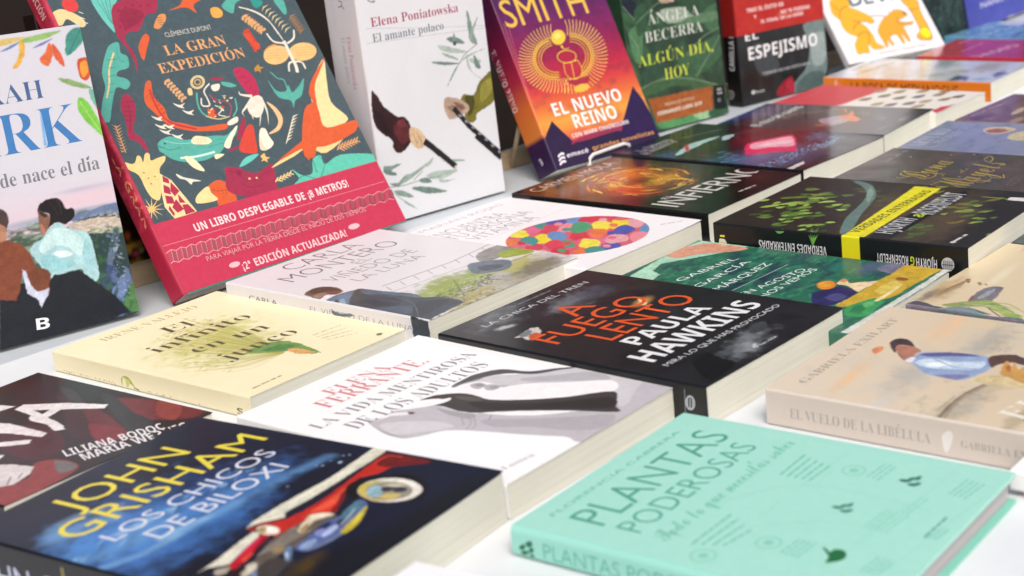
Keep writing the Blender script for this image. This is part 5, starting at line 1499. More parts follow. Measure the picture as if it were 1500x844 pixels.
def red_band_thriller():
    b = Book('novel', 'black standing thriller with a red paper band round its upper half', 163.6, 240.0, 25.0, SATIN, '17191b', spine='0e0f11', group='books standing along the back of the table', cell=0.65)
    b.place_standing(-0.5634, 0.9312, -0.0000, 66.05, 2.03)
    c, s = b.cover, b.spine
    c.vary, c.rag = 0.30, 0.60
    c.soft = 1.6
    c.mottle('2a2e30',12,20,0.6,0.45,0.7,5)
    c.poly('6f8180',1,[122.4,85,138.5,87.4,166.9,85.7,160.4,16.1,129.1,9.2,102.3,-12.8,90.8,-1.1,93.3,10.5,120.6,27.6,130.9,47.7,130.4,64.6],1)
    c.poly('93a3a2',2,[136.2,68.5,161.4,69.6,160.7,33.2,138.6,29.5,133.4,44.8],1)
    c.poly('4f6060',2,[100.8,9.2,127,21.7,156.9,16.7,153.4,-12.2,108.5,-13.9],1)
    c.poly('8a1a2a',1,[62.6,7.5,92.8,23.1,96.6,-2.1,81.4,-7.1],1)
    c.poly('a3243a',2,[80.4,12.8,93.5,20.1,95.6,0.5],1)
    c.poly('6b1a24',1,[40.7,47.9,61.6,53.9,71.1,47.7,51.8,42.5],1)
    c.poly('3a3f42',1,[23.5,69.3,47.2,72.6,73.5,40.1,38.6,31.8],1)
    c.text('EL','sansb','e4e6e8',3,15.1,80.3,23.7,10.1)
    c.text('ESPEJISMO','sansb','e8eaec',3,18.4,55.4,129.4,16.4)
    c.text('TODAVÍA NO HAS VISTO NADA','sans','c3c8ca',3,40.4,32.6,90.8,3.8)
    c.text('Planeta','sans','c9ced0',3,23.5,12,17.8,3.6)
    c.ell('c9ced0',3,20.7,14.2,3,-0.1,0,-2.4)
    p = b.paper_band(88.1, 141.6, 'ad2420', '8c1c1a')
    p.mottle('c23a30', 20, 8, 0.4, 0.4, 0.7, 2)
    p.text('TRAS EL ÉXITO DE','sansb','eedcd8',2,21.3,27.3,67.6,5.1)
    p.text('Y','sansb','eedcd8',2,33.2,18.4,5,4.4)
    p.text(', NO TE PIERDAS','sansb','eedcd8',2,78.3,17.4,59.5,4.7)
    p.text('EL FINAL DE LA SERIE','sansb','eedcd8',2,45.5,10.6,78.7,4.4)
    s.text('CAMILLA L','sansb','d9dcde',2,16.7,44.5,45.6,8.5,85)
    s.ell('9aa0a4',2,5.4,13.7,6.7,0.8,-0.4,-5.7,0.25)
    s.ell('9aa0a4',2,5.4,13.7,2.7,0.3,-0,-2.8,0.4)
    return b.build()
red_band_thriller()

def orange_figures_book():
    b = Book('picture_book', 'white leaning picture book with orange cartoon people, an animal and a yellow sticker', 173.8, 240.0, 11.0, MATTE, 'dcdde2', spine='cfcfd4', group='books standing along the back of the table')
    b.place_standing(-0.4601, 1.1026, 0.0161, 56.71, 36.53)
    c, s = b.cover, b.spine
    c.vary = 0.1
    c.poly('9c5a2c',1,[22.6,101,53.3,96.3,46.5,84.9,53.7,80.4,60.9,75.7,72.3,66.5,74.5,62.3,76.2,58.7,73.8,54.8,65.2,54.4,63.1,57.6,51.6,58.9,58.2,51.1,60.2,44.1,61.8,36.6,61.2,25.4,64,21.6,69.9,17.3,69.4,14.3,60.6,14,50.9,15,48.8,18.9,47.9,23.4,44.3,19.6,42.7,12,37,10.8,31.1,13.1,27.6,11.3,21.4,13.5,22.9,22.2,24,26.4,32.5,35.4,34.9,37.6,27.8,42.1,21.2,47.6,18.7,55.7,19.6,64.4,20.5,67.8,15.9,73,13.1,79,14.3,86.6],1)
    c.poly('d8a42c',2,[22.3,101.6,53,96.9,46.2,85.5,53.4,81,60.6,76.3,72,67.1,74.2,62.9,75.9,59.3,73.5,55.4,64.9,55,62.8,58.2,51.3,59.5,58,51.7,59.9,44.7,61.5,37.2,60.9,26,63.7,22.2,69.6,17.9,69.1,14.9,60.4,14.6,50.6,15.6,48.5,19.5,47.6,24,44.1,20.2,42.5,12.6,36.7,11.4,30.8,13.7,27.4,11.9,21.1,14.1,22.6,22.8,23.7,27,32.3,36,34.7,38.1,27.5,42.7,20.9,48.2,18.4,56.3,19.3,65,20.2,68.4,15.6,73.6,12.9,79.6,14,87.2],1)
    c.line('9c5a2c',3,1.1,[19.4,65.2,23.9,75.6,32.2,84.3,43.4,87.1],1,0)
    c.line('9c5a2c',3,1.1,[39.4,64.2,51.6,60,65.6,58.9],1,0)
    c.line('9c5a2c',3,1.1,[33.7,49.6,41,56.2,51,59],1,0)
    c.line('9c5a2c',3,1.1,[34.8,38.4,44.8,43.3,56.5,42.5],1,0)
    c.line('9c5a2c',3,1.1,[56.5,42.5,53.1,33.1,48,25.1],1,0)
    c.line('9c5a2c',3,1.1,[20.1,93,22.8,86.9,26.1,82],1,0)
    c.poly('9c5a2c',1,[100.2,61.3,108,65.2,117.3,68.3,128.4,67.9,136.5,60.9,136.4,57.1,123.3,53.5,116.5,51.4,124.5,47.8,135,46.4,141,47.4,138.5,43.3,133.5,41.6,120.8,41.4,119.9,37.2,119.6,19.3,114.6,17.6,109.8,31,108.8,17.1,103.9,16.1,100.5,30.1,92.2,30.3,87.7,26.8,89.4,16.7,84.1,16.1,81.5,25.1,78,16.2,73.1,14.6,72.7,24.7,71.7,38.2,74.5,43.6,80.9,50.1,93.5,59.4],1)
    c.poly('d09a2e',2,[100,61.8,107.8,65.7,117.1,68.8,128.2,68.4,136.2,61.4,136.2,57.6,123.1,54,116.2,51.9,124.2,48.3,134.8,46.8,140.7,47.9,138.3,43.8,133.3,42.1,120.5,41.9,119.7,37.7,119.3,19.7,114.4,18.1,109.6,31.5,108.6,17.6,103.7,16.5,100.3,30.6,92,30.8,87.5,27.3,89.2,17.2,83.9,16.6,81.3,25.6,77.8,16.7,72.9,15.1,72.5,25.2,71.5,38.7,74.3,44,80.7,50.6,93.3,59.8],1)
    c.line('7d4a3a',2,1.2,[71.8,65.5,84.8,64.6,99.1,61.4],1,0)
    c.poly('6a3340',3,[130.4,64.4,135.2,62.5,134.6,58.6,131.7,60.2],1)
    c.line('9c5a2c',3,1,[109.9,49.5,116.2,51.9,116.3,58.7],1,0)
    c.line('9c5a2c',3,0.9,[114.4,48.8,117.9,45.9,133.8,45.1],1,0)
    c.line('8a6a58',3,1.2,[107.9,70.2,107.2,63.5],1,0)
    c.line('8a6a58',3,1.2,[117.5,72.7,116.8,66],1,0)
    c.poly('9c5a2c',1,[138.3,83.8,165.3,79.7,164.5,68.3,162.5,59.4,161.6,25.2,156.1,13.6,140.4,15.1,133,19.7,135.4,26.1,144.3,32.6,144.4,65.6],1)
    c.poly('d8a42c',2,[139.5,83.6,163.6,80,163.3,68.4,161.3,59.5,159.9,25.4,155.5,14.8,141.6,16,134.2,20.6,136.3,25.9,145.8,33.5,145.9,66],1)
    c.line('9c5a2c',3,1.1,[142.1,66,160.2,64.3],1,0)
    c.text('DE MI','heavy','44606a',3,49.8,85.5,85.6,20.8)
    c.text('Antonela y Daniel Sam','ital','a0445c',3,54.5,6.3,88.5,3.8)
    b.sticker(151.7, 25.7, 7.5, 'd8ea1a')
    s.mottle('9fa3a8',8,30,0.5,0.5,0.7,5)
    return b.build()
orange_figures_book()

def forest_novel():
    b = Book('novel', 'mottled dark green book standing between the white picture book and the blue one', 155.0, 240.0, 25.0, SATIN, '1f3434', spine='d0d0c8', group='books standing along the back of the table')
    b.place_standing(-0.4506, 1.3287, -0.0000, 70.87, 8.69)
    c, s = b.cover, b.spine
    c.mottle('34524a',9,9,0.8,0.45,0.7,5)
    c.mottle('101c20',22,30,0.8,0.45,0.65,8)
    c.mottle('5a7a74',3,3,0.5,0.6,0.75,12)
    return b.build()
forest_novel()

def blue_novel():
    b = Book('novel', 'violet blue standing book with hand drawn white lettering at the far right end', 260.0, 240.0, 25.0, SATIN, '3a44a8', spine='1c2456', group='books standing along the back of the table')
    b.place_standing(-0.4029, 1.4930, 0.0000, 79.29, 8.66)
    c, s = b.cover, b.spine
    c.mottle('4a50b4',25,25,0.6,0.4,0.7,3)
    c.text('NANO DOWELL','heavy','c9cbe6',3,56.9,29.7,238.4,8.5)
    c.poly('d3d4e4',2,[150,-1.3,163.1,1.8,195,0.5,231.1,0.4,285.6,-2.8,275.2,-26,175.5,-9.9,155.1,-6.4],1)
    c.ell('3b3f66',3,161.3,-3.6,1.6,0,0,1.6)
    c.line('8a8cae',3,0.8,[149.1,-3.4,175.5,-9.9,245.9,-21.5],1,0)
    return b.build()
blue_novel()

def colourful_book():
    b = Book('picture_book', 'dark maroon book with yellow and pink lower part, in the gap behind the crimson band', 150.0, 240.0, 20.0, PAINTED, '2a1412', spine='1c100f', group='books standing along the back of the table')
    b.place_standing(-0.8552, 0.1171, -0.0000, 75.00, 7.00)
    c, s = b.cover, b.spine
    c.blob(40,26.3,12.7,-0.9,-1.4,-5.5,'e0b03a',0.95,0.8,0.4)
    c.blob(37.8,35.2,4.7,0.4,-0.6,-5.7,'d8702f',0.95,0.8,0.4)
    c.blob(41.6,18.3,7.3,-0.3,-0.4,-5,'d8607a',0.95,0.8,0.4)
    c.blob(47.6,20,3.7,-0.1,-0.2,-4.2,'a9b060',0.95,0.8,0.4)
    c.blob(40.5,10.2,12.9,-0.2,0.1,-6.8,'d8c040',0.95,0.8,0.4)
    c.blob(35.6,23.3,3.6,-0.1,-0.4,-4.9,'e6c05a',0.95,0.8,0.4)
    c.blob(38.9,14.8,2.8,0.1,0.3,-2.6,'8e2030',0.95,0.8,0.4)
    return b.build()
colourful_book()

def patterned_white_book():
    b = Book('paperback', 'white book with dark red marks, tilted behind the white picture book with orange people', 155.0, 240.0, 20.0, SATIN, 'd5d8dc', spine='c5c8cc', group='books standing along the back of the table')
    b.place_standing(-0.5138, 1.4955, -0.0000, 71.00, 8.00, -14.0)
    c, s = b.cover, b.spine
    c.mottle('7a3038',7,5,0.9,0.5,0.62,5)
    c.mottle('8f979e',12,12,0.5,0.5,0.7,8)
    return b.build()
patterned_white_book()

def red_black_comic():
    b = Book('picture_book', 'thin dark red and black book with jagged white title, partly under the blue car novel', 150.0, 190.0, 9.0, PAINTED, '1e1719', group='books lying flat in rows on the table', cell=0.65)
    b.place_flat(-0.5373, -0.2725, 79.64, 0.0003)
    c, s = b.cover, b.spine
    b.lift = (0.6, 0.3)
    c.vary, c.rag = 0.30, 0.50
    c.soft = 1.4
    c.mottle('38151a',30,20,0.6,0.45,0.7,3)
    c.poly('6a2428',1,[140.8,87.5,152.4,19.1,138.3,5.4,123.1,40.8],1)
    c.poly('3a1a1e',1,[129.9,139.1,133.6,121.7,103.8,52.3,84.5,55.6,117.7,117.2],1)
    c.poly('5f2226',1,[119.8,96,121.2,76.4,100.7,18.5,92.6,37],1)
    c.poly('2c3030',1,[136.6,97.6,140.8,87.5,107.7,2.5,101.7,16.2],1)
    c.poly('3a3436',1,[137.9,146.4,135.9,124.9,116.5,87.5,124.8,117.2],1)
    c.poly('2b1a22',1,[123,173.3,140.5,167.2,116.7,119.7,106.5,143.8],1)
    c.poly('8a3a34',1,[151.1,54.7,148.3,28.7,131.1,14.4,132.4,34.4],1)
    c.poly('451520',1,[74.8,113.8,85.7,96.2,84.6,69.1,68.3,42.7,50.2,43.2,49.2,72.2,57.8,101.4],1)
    c.poly('7a2028',1,[102.7,64.3,106.4,40.9,102.4,28.1,86.7,21.5,88.4,38.6],1)
    c.poly('23282a',1,[127.7,60.2,122.7,25.5,108.4,14.2,110.4,31.5],1)
    c.poly('8a3434',1,[46.5,39.6,56.1,33.3,58.5,21.2,55.6,8.5,37.8,1.3,9.2,-0.4,-8.9,-0.1,9.2,28.5,24.5,24.7,32.8,24.6],1)
    c.poly('6e6a68',2,[54.3,30.7,57.9,19.4,55,9.8,44.5,11],1)
    c.poly('d6cfce',2,[31,66.7,39.4,53.1,43.6,35.2,34.5,27.1,21.1,23.2,9.8,33.1])
    c.line('3a2a2c',3,0.7,[19.6,26.4,27.9,35.5],0,0)
    c.line('3a2a2c',3,0.7,[28.2,28.6,34.4,33.5],0,0)
    c.poly('e6e0e0',3,[93.4,102.7,96.5,92.4,92.5,76.7,86.8,74.3,88.3,84.2])
    c.poly('e6e0e0',3,[69,127.2,78.2,125.1,80.3,116.2,81.1,77.1,75.1,74.9,70.2,100.6,63.3,118.1])
    c.poly('e6e0e0',3,[52.4,100.9,57.7,93.2,69.7,77.2,64.8,72.7,57.5,81,48.1,94])
    c.poly('e6e0e0',3,[42.3,80.9,46.3,70.6,41,67.2,37.1,72.6])
    c.poly('e6e0e0',3,[97.5,138.5,105.6,140.8,120.8,113.2,130.4,82.4,125,78.7,111.1,106.6,104.4,103.9,98.1,102.2,94.7,83.8,90.3,71.6,85.2,75.8,90,90.3,89.7,109.2,91.8,113.8,95.8,117])
    c.poly('23161b',4,[102.1,124.5,107.5,113.5,100.2,111.4])
    c.poly('e6e0e0',3,[92.5,160.2,98.3,156.5,101.4,143.4,91.2,145.4,86.3,150.4])
    c.text('LILIANA BODOC','sansb','e6e2e4',3,62,29.8,61,12.4,-21.3)
    c.text('MARÍA WERNICKE','sansb','e6e2e4',3,63.4,13.5,77.3,12.6,-18.1)
    return b.build()
red_black_comic()

def red_car_novel():
    b = Book('novel', 'dark blue novel with yellow and white lettering above a red vintage car', 163.7, 229.7, 27.9, PAINTED, '131a30', spine='0e1018', group='books lying flat in rows on the table', cell=0.60)
    b.place_flat(-0.2693, -0.3599, 83.64, 0.0003)
    c, s = b.cover, b.spine
    b.lift = (1.0, 0.3)
    c.vary, c.rag = 0.40, 0.45
    c.soft = 1.3
    c.blob(36.2,130.7,72.6,-3.7,-40.7,-65.6,'3f74bc',1,1,0.35)
    c.blob(80.7,118.8,65.5,-3.7,-28.8,-39.7,'3f74bc',0.9,1,0.35)
    c.blob(20.3,149.8,45.6,-10.2,-19.9,-31.7,'4a86cc',1,1,0.35)
    c.blob(48.9,131.5,43.9,-7.1,-15.7,-25.2,'4a86cc',0.95,1,0.35)
    c.blob(16.3,171.1,17.3,0.3,-8,-22.3,'4f83bd',0.8,1,0.35)
    c.blob(34.8,134.4,30.3,1.5,-13,-20.1,'5f94c8',0.75,1,0.35)
    c.blob(54.3,117.5,31.7,-0.1,-11.1,-15.7,'3f74b0',0.85,1,0.35)
    c.blob(83.5,117.7,30.8,1.2,-13.3,-18.8,'3566a0',0.8,1,0.35)
    c.blob(117.2,124.4,27.2,-4.1,-13.7,-16,'2c558c',0.75,1,0.35)
    c.blob(99.5,159,33.8,-7.7,-12.9,-17.9,'22396a',0.8,1,0.35)
    c.blob(7.7,139.9,11.2,-7.9,-6.7,-13.4,'4a80b8',0.8,1,0.35)
    c.blob(41.6,116.9,13,-0.3,-5.2,-8.3,'8fb4d6',0.6,1,0.35)
    c.blob(53.5,172.6,9.5,-0.3,-4.2,-7,'7f98b8',0.7,1,0.35)
    c.blob(21,181.2,8.9,-0.2,-4.7,-10.1,'6d97c4',0.6,1,0.35)
    c.blob(64.1,114.8,9,0.1,-3.4,-5.5,'7aa4cc',0.5,1,0.35)
    c.blob(-2.5,135.5,10.3,-6,-4,-11.5,'3a70ac',0.7,1,0.35)
    c.mottle('101a33',14,6,0.4,0.55,0.76,3,20)
    c.mottle('9cc4e6',9,4,0.6,0.55,0.75,6,25,x0=-8.5,y0=127.8,x1=123.5,y1=150.7)
    c.blob(48.2,230.5,41.5,-3.3,-14.4,-24.4,'0d1020',0.8,0.8)
    c.blob(8.4,74.3,33.7,-1.4,-10.2,-15.8,'0e1120',0.95,0.6)
    c.stroke('6f9fd0',7,[15.2,173.9,33.6,171.4,44.9,165.3],0.6)
    c.stroke('5f95cc',4.5,[5,136.6,31.8,131.1,58,130.9],0.55)
    c.stroke('7fb2de',3.5,[-1.6,123.4,21.8,114.4,55.3,114.7,82.5,114],0.5)
    c.stroke('9fc2e0',3,[30.5,145.6,49.1,142.6],0.5)
    c.stroke('8fbce2',3,[36.1,120,53.9,118.4,61.5,116],0.6)
    c.stroke('4f84c0',8,[69.6,130,92.7,124.4,115.4,122.6],0.7)
    c.stroke('5f92c8',6,[69.1,113.4,97.8,110.8,124.9,110.2,144.2,106.5],0.65)
    c.stroke('86a8cc',4,[28.4,184.8,37.5,184.6,48.9,178.5],0.45)
    c.stroke('3f70ac',4.5,[74.2,148.6,97.1,145.3,114.2,139.3],0.4)
    c.text('JOHN','sans','e6d648',3,40.2,190.6,82.6,22.9)
    c.text('GRISHAM','sans','e6d648',3,18.6,160.7,134.9,22.2)
    c.text('LOS CHICOS','sans','d5d9e6',3,25,140,115.2,13)
    c.text('DE BILOXI','sans','d5d9e6',3,36,119.3,91.8,14.2)
    c.blob(109.8,6.5,60.8,-7.3,-36.8,-12.7,'12151f',1,0.7)
    c.blob(51.3,9.1,43.7,-8.8,-16,-25.2,'12151f',1,0.6)
    c.blob(119,98.5,32.5,-4.2,-11.9,-13.4,'10162a',0.95,0.8,0.4)
    c.blob(92.1,108.6,18.6,0.7,-5.3,-7.5,'10162a',0.6,0.9,0.4)
    c.ell('9fb2cc',2,142.1,95.3,1.3,0,0,1.3)
    c.ell('9fb2cc',2,135.2,101.9,0.7,0,0,0.7)
    c.ell('9fb2cc',2,133.9,105.4,0.6,0,0,0.6)
    c.ell('9fb2cc',2,107.3,101.4,0.7,0,0,0.7)
    c.ell('9fb2cc',2,151.7,96.9,0.7,0,0,0.7)
    c.ell('9fb2cc',2,149.6,99.7,0.6,0,0,0.6)
    c.ell('9fb2cc',2,141.9,102.1,0.6,0,0,0.6)
    c.poly('dfdcca',3,[17,72.6,22.3,71.8,28.6,64.5,40.9,68.5,55.7,71.9,60,75.1,59.3,79.3,51.5,78.1,28.4,73.9])
    c.poly('d9d8c4',3,[61.3,85.5,66.1,87.7,89.4,88.8,123.4,86.5,163.6,89.7,166.3,82.1,159.8,78.9,130.4,79.2,104.5,78.3,90,79.3,83.5,79.5,78,75.6,68.6,83])
    c.line('e9e8da',4,1.6,[69.1,85.7,94.9,85,130.8,84,160.7,84.9],1,2)
    c.line('2a1c20',5,1.2,[80.8,77.7,83.1,78.3,95.9,77,116.8,76,141.5,77.5,161.1,79.4],1,0)
    c.line('3a2020',5,1,[60.7,84.9,68.1,82.5,77.6,74.6],1,0)
    c.poly('b8271e',4,[61.2,84.7,68.2,82.1,77.3,73.3,83.9,72.3,94.5,71.2,110.2,72.3,134,75.5,148.8,77,160,77.3,161.2,60.1,158.8,47.1,153.3,53.7,147.2,62,138,64.4,131.3,69.8,124.3,71.5,115.6,68,107.6,62,97.8,57.3,92.1,54.7,87.2,63.4,81.2,63.2,75.7,62.5,71.7,63.1,62.5,62.9,59.6,64.4,63.7,72.7,63.3,80,60.5,80.5],1)
    c.poly('6a1a1a',5,[159.3,77.9,161.6,60.4,159.4,45.3,153,53.4,147.8,61.4,145.6,67.5,147.7,73.8],1)
    c.poly('d23a28',5,[80.2,66.7,92.6,67.3,108.3,68.3,124.1,70.2,133.9,69.8,138.6,65.9,126.9,71.5,117.1,69.5,107.2,63,93.5,57.2,87.8,64],1)
    c.poly('e0523a',6,[87.8,67.2,103.2,68.2,117.1,69.5,106.9,63.8,95.8,61.5],1)
    c.poly('7a1a18',6,[111.8,67.1,114.9,67.1,106.1,60.6,97.2,56.7,92.1,54.7,92.5,57.4,101.8,61.4],1)
    c.line('d04030',6,1,[148.3,75.4,157.7,74.2,159.3,65.4],1,0)
    c.line('8a2a24',6,0.7,[145,69.2,152.6,66.6,157.8,58.5],1,0)
    c.poly('7e1818',6,[61.1,84.4,67,81.4,69.4,75,65.8,74.7,63.3,80],1)
    c.poly('101014',6,[110.4,62.7,119.4,70,127.5,69.8,132.9,65.5,139.5,55.6,142.6,42.7,136.8,30.5,125.6,22.1,115.9,24.1,109.8,36,108.2,50.7],1)
    c.ell('e9e6df',7,123.9,44.5,6.8,-16.1,-11.7,-9.6)
    c.ell('bfae58',8,122.5,46.2,5.1,-14.6,-10.3,-8.2)
    c.ell('e6e2d6',8,125.3,42,5.2,-11.8,-10.5,-8.8)
    c.ell('8f8f80',9,123.1,44.5,4.8,-11.8,-8.7,-7)
    c.poly('8fb3c2',10,[117.4,54.9,122.8,56.9,126,54.1,122.8,48.6,116.9,45.3,113.4,46.6,114,50.3],1)
    c.poly('3a3a40',10,[123.1,50.5,126.7,48.1,127,44,123.2,43.1,121.2,46.2],1)
    c.poly('33324a',10,[126.7,43.8,129.3,39.5,127.3,35.6,124,37.2,123.1,41.3],1)
    c.poly('cdb968',10,[115.8,45.4,120.3,41.7,122,35.5,117.4,34.9,114.3,39.8],1)
    c.poly('c9c4a6',10,[126.9,51.6,131.1,47.5,131.2,39.9,128.3,44],1)
    c.line('5a4a50',11,0.5,[113.1,47.4,114.2,36.5,121.3,30.8,127.7,32.8],1,0)
    c.poly('c9b45a',10,[118.1,61.3,123.2,63.2,125.1,62.1,117.7,56.8,113.4,54.7],1)
    c.line('4a4448',11,0.6,[112.9,55.9,109.7,45.6,111.6,34.3,117.4,26.4],1,0)
    c.poly('5f564e',5,[33.1,53.2,44.5,59.3,56.7,63.7,68.1,63.9,74.4,62.9,80,62.2,83.9,57.1,89.4,50.2,83.5,48.2,73.5,49.7,65,48.1,55,46.1,49,47.8,40.7,47,30,43.9],1)
    c.line('a59c92',6,0.5,[40.8,57.7,71.3,62.7],0,0)
    c.line('3a3532',6,0.5,[40.6,55.9,70.3,60.6],0,0)
    c.line('a59c92',6,0.5,[42.8,56.9,71.5,60.9],0,0)
    c.line('3a3532',6,0.5,[42.7,55.2,70.4,58.8],0,0)
    c.line('a59c92',6,0.5,[44.9,56.2,71.6,59],0,0)
    c.line('3a3532',6,0.5,[44.7,54.4,70.5,57],0,0)
    c.line('a59c92',6,0.5,[46.9,55.4,71.7,57.2],0,0)
    c.line('3a3532',6,0.5,[46.7,53.7,70.7,55.2],0,0)
    c.line('a59c92',6,0.5,[49,54.7,71.9,55.4],0,0)
    c.line('3a3532',6,0.5,[48.8,52.9,70.8,53.4],0,0)
    c.line('a59c92',6,0.5,[51,53.9,72,53.6],0,0)
    c.line('3a3532',6,0.5,[50.8,52.2,71,51.6],0,0)
    c.line('a59c92',6,0.5,[53.1,53.2,72.2,51.8],0,0)
    c.line('3a3532',6,0.5,[52.9,51.4,71.1,49.8],0,0)
    c.poly('ded0b6',6,[70,58.8,81.4,63.5,84.9,64.4,89.6,60.2,91,53.6,88,53.3,82.7,57.1,76,56.8,68.8,54.7],1)
    c.poly('efe6d2',7,[84.9,63.5,89.1,59.7,90,55.1,85.3,58.4],1)
    c.poly('a5834e',7,[70.5,57.6,77.2,59.6,75.5,56.8,69.3,54.9],1)
    c.poly('52659a',6,[54.7,46,64.7,47.9,73.5,49.7,82.3,51.3,91,48.5,105.2,52.4,109.4,51.8,106.5,44.7,100,40.2,88.1,35.3,75.9,33,63,33.8,54.8,36.6,52.7,41.9],1)
    c.poly('4d7688',7,[90,48.6,104.1,52.6,108,51.2,103.6,46.2,93.1,42.9,85.9,41.8],1)
    c.poly('a9b8de',8,[70.6,43.9,79.6,44.6,81.6,43.3,79.8,40.6,71.9,39.7,68.8,40.6],1)
    c.poly('8ea6cc',8,[55.6,44.6,62.6,44.9,65.4,42.2,59.6,38.9,54.5,40.5],1)
    c.poly('1c2450',8,[73.5,49.7,81.6,50.7,82.8,47.5,76.7,46.3,72.1,46.3],1)
    c.poly('7f86c0',8,[70.5,48,76.1,47.8,73.7,44.5,67.7,43.3],1)
    c.poly('1f2a3c',8,[84.4,45.8,88.8,44.4,82.5,40.9,80.5,41.2],1)
    c.line('c8d0e4',9,0.6,[82.2,41.7,90.8,44,99.2,47.2],1,0)
    c.line('8f8a6a',8,0.8,[54.5,38.3,64.6,35.2,75.6,34.7],1,0)
    c.poly('bcac34',8,[104.2,43.5,96.5,38.1,86.7,33.9,76.1,32.6,76.5,36.3,83.4,38.5,91.1,40.6,100.5,42.9],1)
    c.poly('d8cc5a',9,[98.6,41.3,89.8,36.8,83.6,35.6,89.1,38.3],1)
    c.poly('c0152c',6,[27.1,63.2,35,65.7,54,71.8,59.2,72.4,59.1,68,49.5,64.7,41.3,62.2,27.5,58,25.4,59],1)
    c.line('e3205e',7,1.6,[36.5,65.6,47.2,68.3,57.9,70.1],1,2)
    c.poly('d8452e',7,[34.7,62.2,41.8,64,41.9,61.5,34.1,59.4],1)
    c.poly('701018',7,[58.2,67.9,48.1,63.8,41.8,61.8,49.1,65.9,56.8,69.2],1)
    c.ell('ded2bc',7,63.9,73.2,1.5,-6.4,-4.1,-3.8)
    c.ell('f0ebe0',8,64.9,71.1,0.7,-3.8,-3,-2.8)
    c.poly('a89468',8,[62.5,79.4,65.6,79,65.3,75.9,60.8,73.1,60.5,76.2],1)
    c.blob(41.3,28.1,16.6,-3,-7.9,-9.4,'4a3a14',0.9,0.9,0.3)
    c.poly('403c3a',6,[31.6,48.5,41.6,49,44,42.9,44.5,37.2,36.6,35.8,27.6,33.3,21.2,37.2,22.9,45.1],1)
    c.poly('cfc8b4',7,[26.1,54,33.8,54.9,34,50.9,27.1,47.2,21.8,48],1)
    c.poly('5f7fa8',8,[50.3,49,54.4,49.8,51.8,45.2,43.8,39.1,43,41],1)
    c.poly('b5c4d6',9,[47.9,46.2,49.6,46.3,44.6,41.3,43.6,41.3],1)
    c.poly('8a7a5a',7,[50.8,56.9,54.2,52.7,48.7,48.6,45.7,51.9],1)
    c.poly('6f86a4',8,[26.9,47.5,30.1,48.1,24.3,41.8,22.3,42.4],1)
    c.poly('a8a090',7,[21.2,66.3,26.8,62.6,23.8,59.6,18.2,61.1],1)
    c.poly('2a1416',7,[24.4,60.2,27.1,57.6,29.5,53.8,23.5,51.9,20.6,55.2],1)
    s.text('JOHN GRISHAM','sans','b9bfd6',2,2.6,226.1,133.2,14.3,-90)
    s.text('L','sans','8a7a3a',2,17.3,151.5,7.6,7.1,-90)
    return b.build()
red_car_novel()

def reed_novel():
    b = Book('novel', 'pale yellow novel with a green papyrus reed across the cover', 149.8, 221.6, 16.1, MATTE, 'f1e8c2', spine='e8debb', group='books lying flat in rows on the table', cell=0.70)
    b.place_flat(-0.4909, -0.1104, 78.36, 0.0003)
    c, s = b.cover, b.spine
    b.lift = (0.3, 0.6)
    c.soft = 0.8
    c.mottle('f3ecc9',30,30,0.4,0.4,0.7,2)
    c.blob(67.5,120.3,55.9,-19.1,-41.5,-62,'bcc25c',0.75,1,0.5)
    c.blob(73.2,86.7,31.5,-14.8,-20.3,-28.3,'a9b452',0.5,1,0.4)
    c.blob(44.1,136,18.8,-4.9,-17,-26.6,'d3c98a',0.6,1,0.5)
    c.fan(190,5,['a6ad4e','8f9a42','c2b45e','b8a85a','7f9448','cdbd74'],69.6,47.2,-18.7,110.6,-38.3,-51.3,150)
    c.poly('6f9650',2,[58.2,74,75.3,76.8,86.4,70.1,88.6,55.1,85.2,38.8,81.1,23.8,76.2,25.9,75.1,43.6,65.9,55.9],1)
    c.poly('4f8248',3,[65.2,66.8,80.8,63.6,83.9,51.6,73.7,51.5],1)
    c.poly('d9a468',3,[74.6,49.6,79.7,46.9,80,26.4,72.4,34.8],1)
    c.line('5f8f4a',3,1,[85.5,40.1,80.6,21.4],1,0)
    c.text('IRENE VALLEJO','serif','b9a878',3,30.6,200,85.5,9.6)
    c.text('El','serif','58563e',4,62.9,167.3,23.4,17.7,-6.3)
    c.text('infinito','serif','58563e',4,30.7,136.6,86.2,18)
    c.text('en un','serif','58563e',4,42.9,107.9,62.1,17.2,-6)
    c.text('junco','serif','58563e',4,40,71.9,66.4,17.9)
    c.words('b3aa82',2,104.8,56.3,25,1.4,-6,0)
    c.words('b3aa82',2,103.5,50.2,24.1,1.4,-13,1)
    c.words('b3aa82',2,102.3,44.2,23.5,1.4,-19,2)
    c.words('b3aa82',2,101,38.3,23.3,1.4,-26,3)
    c.words('7a744e',2,11.3,10,25.8,2.2,3,9)
    c.poly('6a7050',2,[125.8,12.9,130.1,10.8,126.3,7.8,124,9.2],1)
    s.text('IRENE VALLEJO','serif','b3a47c',2,-1.9,211,63.2,5.5,-90)
    s.text('El infinito en un junco','serif','9a8f6c',2,-2.6,111.1,72.5,5.7,-90)
    s.poly('a4b04e',2,[8.8,139.4,10.3,132.2,5.9,127.1,2.1,125.6,-0.8,135.2,2.5,140.2],1)
    s.poly('c4c46a',3,[8.1,134.9,6.8,130,2.1,134.4],1)
    s.line('4a4a30',3,0.7,[3,126.8,2.2,120.8],1,0)
    s.text('S','sansb','5a543e',2,2.6,15.4,6.4,4.3,-90)
    return b.build()
reed_novel()

